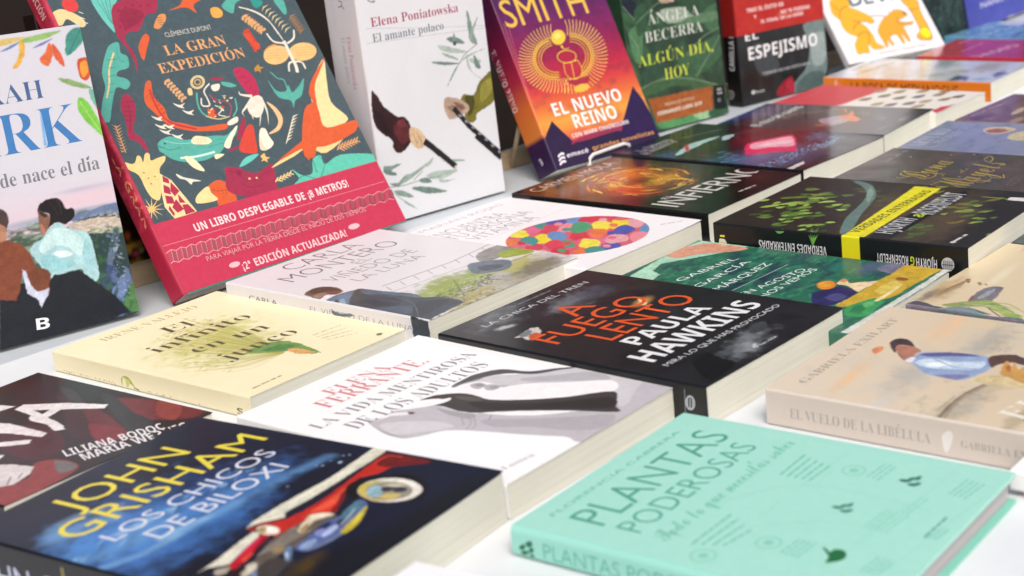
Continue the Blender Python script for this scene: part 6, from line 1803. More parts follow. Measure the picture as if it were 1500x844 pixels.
def vineyard_novel():
    b = Book('novel', 'white novel with a man in dark jeans beside green vines, below the crimson banded book', 166.7, 230.7, 26.6, PAINTED, 'e0dde1', spine='d8d6dc', group='books lying flat in rows on the table', cell=0.60)
    b.place_flat(-0.4371, 0.0231, 76.96, 0.0003)
    c, s = b.cover, b.spine
    b.lift = (0.9, 0.4)
    c.vary, c.rag = 0.40, 0.70
    c.soft = 1.3
    c.mottle('e4dfe4',30,40,0.4,0.4,0.7,2)
    c.text('CARLA','thin','5f5a66',3,46.5,203,77.9,19.9)
    c.text('MONTERO','thin','5f5a66',3,23.6,175.5,118,21.1)
    c.text('EL','thin','7d7884',3,82.7,161.8,15.8,11.9,9.3)
    c.text('VIÑEDO DE','thin','7d7884',3,37.2,142.8,92.1,15.4)
    c.text('LA LUNA','thin','7d7884',3,47.5,123.9,72.6,12.9)
    c.blob(19.3,39.7,76.3,3.3,-20.1,-38.2,'c2bdbb',0.6,1)
    c.blob(73.4,29,89.5,9.6,-28.1,-42.1,'b9b6b2',0.8,0.9)
    c.blob(117.6,12.8,62.3,3.9,-30.7,-37.6,'a8a59c',0.9,0.7)
    c.line('8b8884',2,0.7,[45.3,92.1,40.7,81.2],0,0)
    c.line('8b8884',2,0.7,[60.1,92.5,55.3,81.5],0,0)
    c.line('8b8884',2,0.7,[75.2,93,70.2,81.8],0,0)
    c.line('8b8884',2,0.7,[90.6,93.4,85.5,82.1],0,0)
    c.line('8b8884',2,0.7,[106.3,93.8,101,82.4],0,0)
    c.line('8b8884',2,0.7,[122.4,94.3,116.8,82.7],0,0)
    c.line('8b8884',2,0.7,[138.8,94.7,133,83.1],0,0)
    c.line('8b8884',2,0.7,[155.5,95.2,149.5,83.4],0,0)
    c.line('8b8884',2,0.7,[172.6,95.7,166.4,83.8],0,0)
    c.line('9a9691',1,1.4,[45.3,96.7,115.2,91.9,169.7,97.6,225.7,85.9],0,0)
    c.line('aaa6a2',1,1,[38.4,78,117.4,71.2],0,0)
    c.poly('8c8a86',1,[143.4,88.3,188.2,83.6,173.2,66.3,126.6,63.4],1)
    c.blob(64.9,49.6,32.8,2.6,-20.7,-27.6,'9aa648',0.95,0.8,0.5)
    c.blob(102.6,49.6,29,1.3,-19.6,-25.8,'8a9a3e',0.9,0.8,0.5)
    c.blob(132.6,33.5,32.5,-0.4,-17.8,-23.2,'b3b04e',0.8,0.8,0.5)
    c.blob(53,9.4,37.7,0.2,-17.4,-23.5,'a39a4a',0.8,0.8,0.5)
    c.blob(133.2,12.4,41.5,-3.7,-14.9,-20.1,'6f6e5a',0.8,0.7,0.4)
    c.blob(57.7,43.5,54.8,-5.6,-26.4,-31.8,'8c9c44',0.9,0.8,0.6)
    c.mottle('4a4c2c',2.2,1.6,0.8,0.46,0.62,3,10,x0=14.1,y0=16.5,x1=105.9,y1=41.4)
    c.mottle('bcc868',1.8,1.3,0.85,0.55,0.68,7,10,x0=28.5,y0=34.4,x1=108.8,y1=50.6)
    c.mottle('6f6a58',2.5,1.8,0.8,0.52,0.68,12,20,x0=7.3,y0=-6.2,x1=80.9,y1=15.5)
    c.mottle('b8a650',4,3,0.6,0.5,0.7,15,0,x0=18.8,y0=-0.8,x1=116.2,y1=16.3)
    c.line('4a463c',3,0.6,[33.7,38.6,37.8,18,57.2,16.3],1,0)
    c.line('4a463c',3,0.6,[80.4,54.1,52.7,15.7],1,0)
    c.line('d3cfc6',3,0.9,[35.8,44.6,26.5,12.4,45.5,10.6],1,0)
    c.poly('6b5145',4,[4.5,139.6,16.3,146,25,142.5,27.9,128.9,22.7,116.7,14.8,115.3,11.8,122.3,3.8,119.4,-3.2,118.1,2.6,129.6],1)
    c.poly('4a3830',5,[11.9,142.5,24.2,141.5,26.8,127.6,22.9,119.9,18.6,128.4,9,130.7],1)
    c.poly('9a8070',5,[5,131.1,13.1,130.4,13.7,124.4,2.3,121.2],1)
    c.poly('eceaec',3,[-3.2,118.1,5.8,120.3,10,119.3,5.6,111.7,-4.9,105.4,-6.6,109.3],1)
    c.poly('38434f',4,[0.2,110.2,10.1,113.6,20.2,113.5,29.3,110.4,34,107.5,36.9,83,41.2,59,38.3,43.5,44.1,34.1,44.7,19.5,42.5,7.2,28.7,3.8,9,2,0.1,-1.4,-8.1,-7.5,-27.8,-28.5,-27.9,-13.8,-17.9,0.9,-14.2,19.5,-13.9,37,-4.5,53.4,-0.9,64.3,-3.2,69.6,-11.1,67.1,-17.5,69.5,-16.4,83.4,-8.2,98.3],1)
    c.poly('5c7b96',5,[0.3,109.8,10.3,113.1,20.6,112.4,27.5,110.1,12.6,95.2,0.9,78.9,-13,69,-17.2,74.5,-14.2,86.7],1)
    c.poly('a3c0d4',6,[-2.3,103.6,2.9,104.6,-5.2,93,-12.7,86.7,-9.3,93.9],1)
    c.poly('8fb0c8',6,[6.3,101.1,10,101.2,0.7,88,-10.3,77.6,-6,86.4],1)
    c.poly('2f4256',6,[17.5,101.5,11.4,89,-1.4,75.6,-9.9,70.1,-0.8,82.7],1)
    c.poly('2c3b4c',6,[4.6,104.9,3.3,99.3,-11.5,82.2,-14.1,81.5],1)
    c.poly('56687a',5,[33.2,106.6,36.4,82.4,39.9,57.6,36.8,45.1,34,60.8,30.6,79.5,25.1,92.7],1)
    c.line('232b36',6,0.7,[31,108.2,22.2,99.4,18.4,90.3],1,0)
    c.poly('2b343f',5,[14.7,81.4,26.3,71.7,29.2,55.9,13.7,48.9,7.3,63.9],1)
    c.poly('455465',5,[2.3,58.5,14.6,46.8,19.7,30.7,5.9,25.5,-3.8,39.5],1)
    c.poly('262e38',5,[25.2,39.3,35.8,31.8,41.2,19.1,21.4,14.3,4.6,12.2,4.3,20.9],1)
    c.line('5a6a7a',6,0.7,[29.1,65.1,24.3,41.4,3.7,14.2],1,0)
    c.poly('2a323c',5,[-4.8,9.9,0.7,5.2,-10,-9.2,-25.7,-25.9,-25.2,-12.5],1)
    c.line('55657a',6,0.6,[20,77.6,21.3,57,28.5,48.9],1,0)
    c.poly('ebe6e6',5,[-14.6,62.9,-4.4,68.3,-0.9,64.3,-5.9,52.6,-15.4,40.5,-17.3,49.5,-17.2,57.3],1)
    c.poly('b86a70',6,[-13.1,65,-12.4,61,-16,57.8,-16.4,60.5],1)
    c.poly('9ab05a',6,[-8.6,50.5,-9.6,44.8,-14.4,38.1,-14.7,41.9],1)
    c.line('8a5048',6,0.6,[-13.5,66.1,-3.9,68.8,0.1,67],1,0)
    c.poly('66727f',3,[114.4,72.3,126.5,68.8,136.8,56.4,136.3,44.2,119.7,32.9,106.5,40.1,99.4,51],1)
    c.poly('48525e',4,[113.7,60.7,125.8,50.3,121.8,40.7,109.1,46.4],1)
    c.line('6a6660',3,0.7,[81.5,51.3,121.8,40.7],1,0)
    c.poly('9aa83e',2,[147.8,70.1,162.1,69.2,171,61,163.5,44.4,150.1,50.3,140.7,57.5],1)
    c.line('55524a',3,1,[106.3,53.1,124.6,46.7,158.8,42.2],1,0)
    c.line('8f8d84',3,0.7,[98.9,46.1,133.1,38.8],1,0)
    s.soft = 1.0
    s.poly('2f3946',1,[28.9,19.1,25.9,1.1,7.5,-0.3,4.8,17.9])
    s.poly('4a5f74',1,[20.5,104.7,19.5,92.2,21,83.9,19.6,79.4,16.8,99.2],1)
    s.soft = 0.0
    s.text('CARLA','sans','6a6672',2,16,203,34.7,4.3,-90)
    s.text('EL VIÑEDO DE LA LUNA','thin','77727e',2,16.7,129.8,112.4,3.9,-90)
    return b.build()
vineyard_novel()

def puzzle_head_book():
    b = Book('paperback', 'white paperback with a big oval of coloured patches', 150.0, 224.8, 24.4, MATTE, 'eeecef', group='books lying flat in rows on the table', cell=0.65)
    b.place_flat(-0.3815, 0.1624, 75.55, 0.0003)
    c, s = b.cover, b.spine
    b.lift = (1.6, 0.5)
    c.vary, c.rag = 0.25, 0.60
    c.soft = 0.7
    c.text('MARIAN ROJAS','thin','a39ea8',3,25.6,212,102.2,8.2)
    c.text('ENCUENTRA','thin','85808a',3,16.3,183.1,87.5,16.2)
    c.text('TU PERSONA','thin','85808a',3,19.1,165.1,98.8,15.9)
    c.text('VITAMINA','thin','85808a',3,27.1,145.9,78.7,15.6)
    c.line('d99aa6',2,0.4,[12.1,139,137.3,146.1],0,0)
    c.poly('cf5f74',1,[113.9,27.9,106.3,22.5,98,18.3,89.2,15.6,80.1,14.2,70.9,14.3,61.9,15.8,53.2,18.6,45,22.6,37.5,27.9,30.9,34.1,25.2,41.3,20.7,49.2,17.4,57.7,15.3,66.6,14.6,75.7,15.3,84.8,17.4,93.8,20.9,102.3,25.6,110.2,31.6,117.3,38.6,123.4,46.7,128.4,55.4,132,64.8,134.1,74.4,134.7,84.1,133.8,93.6,131.3,102.6,127.2,110.9,121.7,118.3,115,124.4,107.1,129.3,98.4,132.6,89,134.4,79.3,134.6,69.5,133.3,59.9,130.4,50.7,126.1,42.1,120.5,34.5])
    c.poly('3f8f8a',2,[95.4,124.1,87.6,118.9,78.3,115.9,78.1,123.8,81.4,131.8,87.5,132.7,92.8,131.2,98.3,129,99.4,128.5],1)
    c.poly('4a57a8',3,[105.6,114.2,96.4,109.6,88.9,109.2,83,113.3,89.5,123.4,96.7,129.7,102.5,126.9,106.7,124.4,109.2,122.6],1)
    c.poly('e08a94',4,[96.7,111,91.8,109.3,90.6,113.6,94.5,119.1,99.3,119.9,99.6,115.1],1)
    c.poly('5f8fc0',2,[116.8,97.8,106,91.7,100.1,95.2,98.2,100.4,98.6,108.4,107.6,117.9,115.9,116.9,119.7,112.9,123.6,107.7],1)
    c.poly('c8374c',3,[127.1,94.1,117.6,89.4,111.8,91.4,110.1,96.2,108.5,104.1,119.3,109.9,121.9,110.1,125.2,105.4,128.2,100],1)
    c.poly('c94a5e',2,[133.3,79.7,124.1,75.8,117.7,76.7,112,79.9,119.1,88.6,125.6,95.3,129.3,97.5,130.8,93.8,132.8,86.9],1)
    c.poly('dba0a8',4,[122.5,82.1,117.5,80.5,116.3,84.7,120.4,90.1,125.2,90.9,125.5,86.1],1)
    c.poly('e6d84e',3,[61.8,121.2,53.4,112.5,48,116.7,46.9,122.1,48.2,128.8,56.1,131.8,62.4,133.4,66.9,134.1,67.6,129.1],1)
    c.poly('e2cf3a',4,[58.3,115.2,53.5,113.5,52.3,117.7,56,123.1,60.5,124,60.9,119.2],1)
    c.poly('d96a8a',2,[74.3,116.4,65.9,113.2,58.8,111.9,53.1,115.5,56.5,125.9,66.3,133.8,75.6,134.4,81,133.5,78,124.9],1)
    c.poly('c94a5e',3,[84.3,104.9,77.5,100.7,67.5,95.8,65.6,103.1,68,112.8,78.4,117.5,87.2,123.7,92.1,119.7,93.1,112.3],1)
    c.poly('e08a94',2,[92.1,93.8,83.1,85,78.4,90.4,73.4,93.5,76,102.4,84.6,111.5,94.5,114,100.5,110.4,100.5,102.1],1)
    c.poly('3f8f8a',4,[86,92.6,81.1,91,80,95.1,83.8,100.5,88.4,101.2,88.8,96.5],1)
    c.poly('3f9a70',3,[101.4,80.5,91.5,77.4,82.9,75.7,78.7,81.2,82.9,91.2,92.6,97.7,102.4,102.8,109.1,99.6,106.8,90.3],1)
    c.poly('e6d84e',2,[109.8,65.9,100.6,61.8,92.6,60.9,89.7,66.6,95.8,74.7,101.7,83.1,112.4,88.3,118.6,83.9,117,74.8],1)
    c.poly('e2cf3a',3,[120.9,56.7,111.9,49.9,104.3,51.1,102.5,57.3,104,65.8,114,70.6,123.6,76.8,125.2,70,128.2,64.7],1)
    c.poly('e0764a',4,[112.7,61.5,107.8,60,106.6,64.1,110.6,69.4,115.3,70,115.6,65.4],1)
    c.poly('dba0a8',2,[128.3,46.8,122.3,41.9,113.3,39.7,111.7,46.4,114.7,54.7,123.1,63.6,131.6,62.8,132.8,59.4,131.6,54.9],1)
    c.poly('e0764a',2,[39.5,102.7,31.1,99.6,25.3,99.8,20.7,101.3,25.8,110,32.4,117.8,40.8,124.5,43.8,118.3,45.5,111.8],1)
    c.poly('c8374c',4,[37.6,99.9,33.1,98.3,31.9,102.4,35.4,107.7,39.7,108.4,40.2,103.8],1)
    c.poly('3f8f8a',3,[49,96.3,41.6,90.5,33.1,88.6,29.4,94.6,33.2,104.5,42.3,110.9,50.8,114.8,54.8,110.4,53.5,103.4],1)
    c.poly('e2cf3a',2,[60.3,90.8,51.4,83.7,43.1,83.8,40.8,90.6,43.2,100,52.8,105.8,60,107.7,66.1,106.4,64.8,98.9],1)
    c.poly('5f8fc0',3,[70.2,82.3,62.6,76.7,54.7,75.7,52.7,81.9,56.7,89.9,63.1,99,73.5,103.2,77,96.9,74.5,89.3],1)
    c.poly('5f8fc0',4,[67,81.9,62.3,80.4,61.1,84.4,64.7,89.7,69.3,90.4,69.7,85.7],1)
    c.poly('c8374c',2,[79.5,67.5,71.8,58.9,67.2,63.7,61.2,66.1,65.3,75,73.4,81.1,82.8,86.5,84.3,79.5,84.7,73.9],1)
    c.poly('e0764a',3,[91,55.2,83.1,52.7,73.6,48.7,74.2,56.6,77.5,63.5,84,68.9,92.6,74.4,97.3,70.3,97.9,63.3],1)
    c.poly('d2445a',2,[98.6,40.5,89,34.4,80,34.1,78.5,41.4,84.3,49.5,90.7,56.7,98.2,57.5,101.7,54.1,104,48.9],1)
    c.poly('4a57a8',4,[92.5,47.7,87.7,46.3,86.5,50.3,90.3,55.4,94.9,56,95.2,51.4],1)
    c.poly('4a57a8',3,[108.4,38.8,99.4,36.3,92.8,36.1,90,40.8,91.5,48.7,100.3,55.5,109.4,58.6,116,55.9,113.3,47.4],1)
    c.poly('5f8fc0',2,[114.2,28.6,105.9,22.6,104.8,22,98.7,22.3,103.8,31.6,113.1,36.4,121.4,40.3,124.4,40.1,121.4,36],1)
    c.poly('d96a8a',3,[29.6,85.6,21.8,79.7,15,78.1,15.5,83.9,17.4,92.8,22.4,100.7,30.9,104.6,34,99.4,36.6,93.6],1)
    c.poly('d2445a',4,[29.9,84.3,25.5,82.8,24.3,86.7,27.7,91.9,32,92.6,32.4,88],1)
    c.poly('c94a5e',2,[34.5,77.2,25.4,72.3,17.7,72.1,17.7,79.4,17.2,87.1,25.6,96,35.6,99.3,39.5,93.7,40.6,86.5],1)
    c.poly('d2445a',3,[48.4,66.8,40.3,59.1,32.2,59.7,32.1,67.3,36,74.5,41.5,81.7,49.7,84.9,56.3,82.8,54.4,74.3],1)
    c.poly('3f9a70',2,[53.4,60.5,46.1,52.5,41.5,56.8,35.2,59,41.4,67.4,47.4,74,56.4,79,58.6,72.7,58.4,66.8],1)
    c.poly('c94a5e',4,[52.9,62.4,48.3,60.9,47.2,64.9,50.7,69.9,55.1,70.6,55.5,66.1],1)
    c.poly('e6d84e',3,[65.7,41.4,57.1,35.4,48.8,35.3,46.7,41.8,48.9,50.7,58.2,56.9,67.9,62.1,69.3,54.7,69.8,49],1)
    c.poly('d96a8a',2,[74.7,38.5,66.5,34.9,58.1,33,55.8,39.2,59.6,47.4,66.9,55.7,75.7,57,79.7,52.8,79.7,46.3],1)
    c.poly('dba0a8',3,[86.4,28.3,76.5,22.5,71.2,26.5,65.2,29.5,68.4,38.8,78,45.1,86.7,47.8,90,43,91.5,37.1],1)
    c.poly('d96a8a',4,[81.4,37.4,76.7,36,75.5,40,79.2,44.9,83.7,45.5,84.1,41],1)
    c.poly('e08a94',2,[96.2,18,87.3,15.5,83.7,14.9,76.5,14.5,82.5,23.4,90.3,29.6,99.8,34.1,104.5,29.5,103.6,22.1],1)
    c.poly('dba0a8',2,[23.7,56.7,18.4,55.6,18.3,55.7,16.9,60.5,15.5,67.2,15.4,74.5,23,73.9,28.6,72.1,26.5,64.8],1)
    c.poly('c8374c',3,[33.8,47.7,25.8,41.1,23.5,44.5,20.6,50,20.4,55.9,26.9,61.4,34.9,66,42,64.1,37.4,54.9],1)
    c.poly('3f9a70',4,[34.5,51.8,30.1,50.4,28.9,54.3,32.3,59.3,36.6,59.9,37,55.4],1)
    c.poly('e0764a',2,[44.3,29.3,36.8,28.8,33.9,31.4,30.8,34.6,28.3,39,36.3,44.6,43.7,46.9,49.9,45.2,46.8,37.4],1)
    c.poly('3f8f8a',3,[49.8,22.2,43.7,23.8,39.8,26.4,36.8,28.8,36,31.2,41.8,38.2,49.7,40.1,54.3,36.9,54.2,30.4],1)
    c.poly('4a57a8',2,[61.5,16.2,55.2,18.1,50.5,20,46,22.4,46.2,24.9,54,31.3,63.3,35.5,67.9,30.9,68.9,23.7],1)
    c.poly('e08a94',4,[60,25.2,55.5,23.9,54.4,27.7,57.9,32.6,62.2,33.1,62.6,28.7],1)
    c.words('9a95a0',2,126.9,26,19.9,2,-37,3)
    return b.build()
puzzle_head_book()

def grey_shoulder_novel():
    b = Book('novel', 'white novel with red author lettering and a black and white photograph of a body', 158.6, 224.3, 20.5, MATTE, 'f5f5f6', spine='ececee', group='books lying flat in rows on the table', cell=0.65)
    b.place_flat(-0.2505, -0.1968, 77.70, 0.0003)
    c, s = b.cover, b.spine
    b.lift = (0.5, 1.0)
    c.vary, c.rag = 0.10, 0.25
    c.soft = 1.3
    c.text('ELENA','serif','cf787e',3,52,194.6,52.8,12.1)
    c.text('FERRANTE.','serif','cf787e',3,34.6,178.5,89.4,16)
    c.text('LA VIDA MENTIROSA','serif','7e7a86',3,8.5,156.9,138.8,11.8)
    c.text('DE LOS ADULTOS','serif','7e7a86',3,18.7,135.5,117.3,13.7)
    c.poly('bdbac0',1,[30.2,137.9,39.2,131.9,48.5,136.2,60.8,130.9,67.9,119.6,66.8,101.9,68.6,85.9,71.4,82.7,78.8,57.8,95.7,34.5,118.5,15.8,159.2,55.8,160.3,72.7,165,66.2,159.1,39.2,196.8,18.3,173,-5.1,71,-3.2,65.3,13.5,56.3,39.5,50.3,61.8,41.6,83.6,29.1,91.7,21,99.7,21.2,113.2,25.7,128.5],1)
    c.poly('ccc9ce',2,[158.1,54.2,159.1,39.2,171.6,28.2,142,20,121.1,10.2,118.3,16.3],1)
    c.poly('aeabb0',2,[63.3,75.3,76.6,50.3,93.7,23.3,104.2,7.4,86.9,0.5,74.5,14.4,67.2,42.1,57.9,61.7],1)
    c.poly('cfcdd1',2,[29.5,128,40.3,117.8,48.9,99.5,47.6,83.5,33,95.6,23,107.6],1)
    c.poly('a29fa4',2,[64.7,114.9,65.3,100.4,67.4,84.8,60.6,84.3,60.2,100],1)
    c.poly('9f9ca2',3,[26.6,131,24.5,122.7,22.5,108.6,22,100.6,21.2,113.2],1)
    c.line('96939a',3,0.6,[63.8,87.2,56.1,77.9,47.6,74.2],1,0)
    c.line('96939a',3,0.6,[64.1,83.2,55.2,73.5,50.2,71.7],1,0)
    c.line('96939a',3,0.6,[59.8,89.3,52.2,80],1,0)
    c.line('77747a',3,0.7,[71,75.1,65,71.7],1,0)
    c.poly('cbc9cd',3,[96.8,131.8,108.8,132.5,113.7,127.8,122.5,120.4,131.9,104.2,146.7,86.8,157.5,73.4,159.2,57.2,146.7,44.3,132.2,68.9,121.1,88.9,111,100.8,110.8,119,105,125.9],1)
    c.poly('b5b3b8',4,[126,99.1,140.6,81.7,153.1,65.5,153.6,52.9,147.1,46.3,134.2,70.5,124,91.4],1)
    c.poly('57545a',5,[110.9,133.8,119,132.8,132.9,123.6,137.8,103.3,149.7,89.3,159.3,74.1,146.7,86.8,135.3,96.6,129.9,111.7,122.5,120.4,114.2,125.1,102.5,129.8,96.3,131.6,99.6,133.2],1)
    c.poly('8a878c',4,[97.2,132.5,108.8,132.5,117.6,125.2,112.7,123.8,104,128,95.4,129.2],1)
    c.poly('f2f0f2',4,[91.2,125.2,103.5,124.5,111.3,119.4,111,100.8,120.6,88.4,132.2,68.9,147.3,42.9,133.8,30.9,112.8,52.8,96.7,82.2,90.8,99.1,91.4,116.2],1)
    c.poly('b3b0b5',5,[103.3,122.8,108.9,120.2,107.7,113.1,100.4,112.4,100.1,117.4],1)
    c.poly('b3b0b5',5,[106.1,113.1,110.4,109.4,109.3,102.3,102.7,102.4,101.4,107.3],1)
    c.poly('b3b0b5',5,[109.5,105.6,114.1,99.1,109.6,99.6],1)
    c.poly('8f8c90',6,[105.5,120.2,108,116.3,106.1,113.1,103.4,116],1)
    c.poly('9a979b',6,[106.4,108.8,110,104.5,106.7,103,104.3,105.3],1)
    c.poly('443f3e',6,[69.8,134.1,76.6,132.7,82.5,129.2,90.2,118.1,91.1,106.8,90,93.8,97.7,75.8,112.8,52.8,133.3,30.5,115.6,15.5,108.1,8,98,33.6,86.3,58.7,75.5,77.7,69.5,86.7,67.1,99.2,68.6,112.6,68.2,120.4,77.6,116.5,76.3,126.3],1)
    c.poly('353130',7,[81.1,103.5,88.9,81.1,101,57.1,124.3,27.1,112.6,15.3,98.3,40.8,83.3,70.3,75.7,86.6],1)
    c.poly('5c5654',7,[83.9,118.3,88.3,110.2,87.2,97.2,82.2,104.5],1)
    c.poly('f3f1f3',7,[49.3,139.3,56.6,134.4,65.4,127.8,80.7,119.7,76.3,116.5,67,120.2,55.4,130.1],1)
    c.poly('f5f4f6',8,[71.2,83.1,80.1,67.4,90.8,48.4,97.5,34,85.3,46.5,76,63.8],1)
    c.poly('edecee',7,[31.8,141.1,38.4,137.3,47.3,134.2,51.8,126.5,49,123.9,41.2,134,32.4,137.2],1)
    c.poly('6a4652',8,[52.2,126.5,53.9,124,52.7,121.3,50.5,122.1,50.5,124.8],1)
    c.line('4a474c',8,0.6,[32.2,140.1,35.5,135.8,39.8,131.8],1,0)
    c.text('Lumen','serif','9a96a0',3,14.9,14,22.6,4.4,-6.9)
    return b.build()
grey_shoulder_novel()

def smoke_thriller():
    b = Book('novel', 'black thriller with orange and white lettering over grey smoke', 159.9, 229.5, 25.6, SATIN, '222326', spine='131518', group='books lying flat in rows on the table', cell=0.65)
    b.place_flat(-0.1931, -0.0532, 76.31, 0.0003)
    c, s = b.cover, b.spine
    b.lift = (0.9, 0.3)
    c.soft = 1.4
    c.blob(50.1,217.9,44,2.9,-18.2,-25.9,'6a6f74',0.9,1,0.5)
    c.blob(103.7,188.3,35.3,-5.5,-14.2,-19,'5f6a76',0.95,1,0.5)
    c.blob(89.3,189.9,29,-3.2,-13.4,-15,'7d868c',0.7,1,0.5)
    c.blob(74.7,21,34.9,0.3,-20.4,-19.5,'8d959a',0.95,1,0.5)
    c.blob(58.3,23.9,19.2,-1,-8.7,-8.9,'4f5459',0.9,1,0.5)
    c.blob(150.4,167.6,23.5,-9.4,-16,-17.7,'3c3531',0.9,1,0.5)
    c.blob(91.9,105.6,43.2,0.5,-19.8,-19.8,'2c2e31',0.8,1,0.5)
    c.blob(117.2,189.3,31.2,-5.9,-12.4,-13.9,'39424e',0.8,1,0.5)
    c.mottle('0d0e10',14,10,0.45,0.52,0.72,4,0)
    c.mottle('8b9196',9,5,0.3,0.55,0.75,7,30,x0=8.2,y0=192.3,x1=159.4,y1=198.8)
    c.blob(115.9,139.7,14.5,-2,-9.4,-9,'e0a860',0.9,1)
    c.blob(30.2,193.9,8.6,-3.2,-3.5,-5,'d2d6d8',0.75,0.8,0.4)
    c.text('LA CHICA DEL TREN','sans','c3c7ca',3,25.2,206.9,111.3,6)
    c.words('7f8488',2,66.6,220.8,41.7,2,-0,3)
    c.text('A','sans','df5a26',3,69.4,162.5,26.5,25.1,6.1)
    c.text('FUEGO','sans','df5a26',3,19.7,136.2,104,23.6)
    c.text('LENTO','sans','df5a26',3,41.1,106.7,98.2,24.8)
    c.poly('f0d2a0',4,[117.9,145.4,122.7,144.9,115.6,135.3,109.3,134.5],1)
    c.line('f3dcb0',5,0.5,[122.4,150.6,107.9,127.6],0,0)
    c.text('PAULA','sansb','e9ebec',3,41.8,84.4,83,17.1)
    c.text('HAWKINS','sansb','e9ebec',3,20.3,55.9,125.7,22)
    c.text('MIRA LO QUE HAS PROVOCADO','sans','d2d5d7',3,18.9,43,129.6,5.1)
    c.poly('c9c4be',2,[17.2,172.3,37,176.2,41,173.8,37.4,166.4,29.3,160,17.3,159.9,19.9,169])
    c.poly('c8582c',3,[24.9,166.9,31.9,164.8,28.5,159.2,18.4,157.6],1)
    c.poly('7a8288',3,[21.9,173.4,33.6,174.7,30.3,168.4,21,166.6],1)
    c.poly('131416',1,[29.3,31.6,48.5,37,45.3,20.5,41.2,6.4,18.6,3,10.1,6.5],1)
    c.text('Planeta','sans','c9cccd',3,72,10.6,22.7,3)
    c.ell('c9cccd',3,73.1,14.5,2.3,-0.1,-2.6,-2.4)
    c.ell('3f4448',1,104.5,32.5,8.7,-1.5,-7.1,-6.2)
    s.ell('aeb4ba',2,14,13,-0,-3.7,-4.9,0.5,0.3)
    s.line('aeb4ba',2,0.8,[16.7,14.8,10.1,15.4],0,0)
    s.line('aeb4ba',2,0.8,[16.7,12.8,10.1,13.5],0,0)
    s.line('aeb4ba',2,0.8,[16.7,10.9,10.1,11.5],0,0)
    s.line('8a9096',2,0.5,[22.3,16.6,5.6,17.2],0,0)
    return b.build()
smoke_thriller()

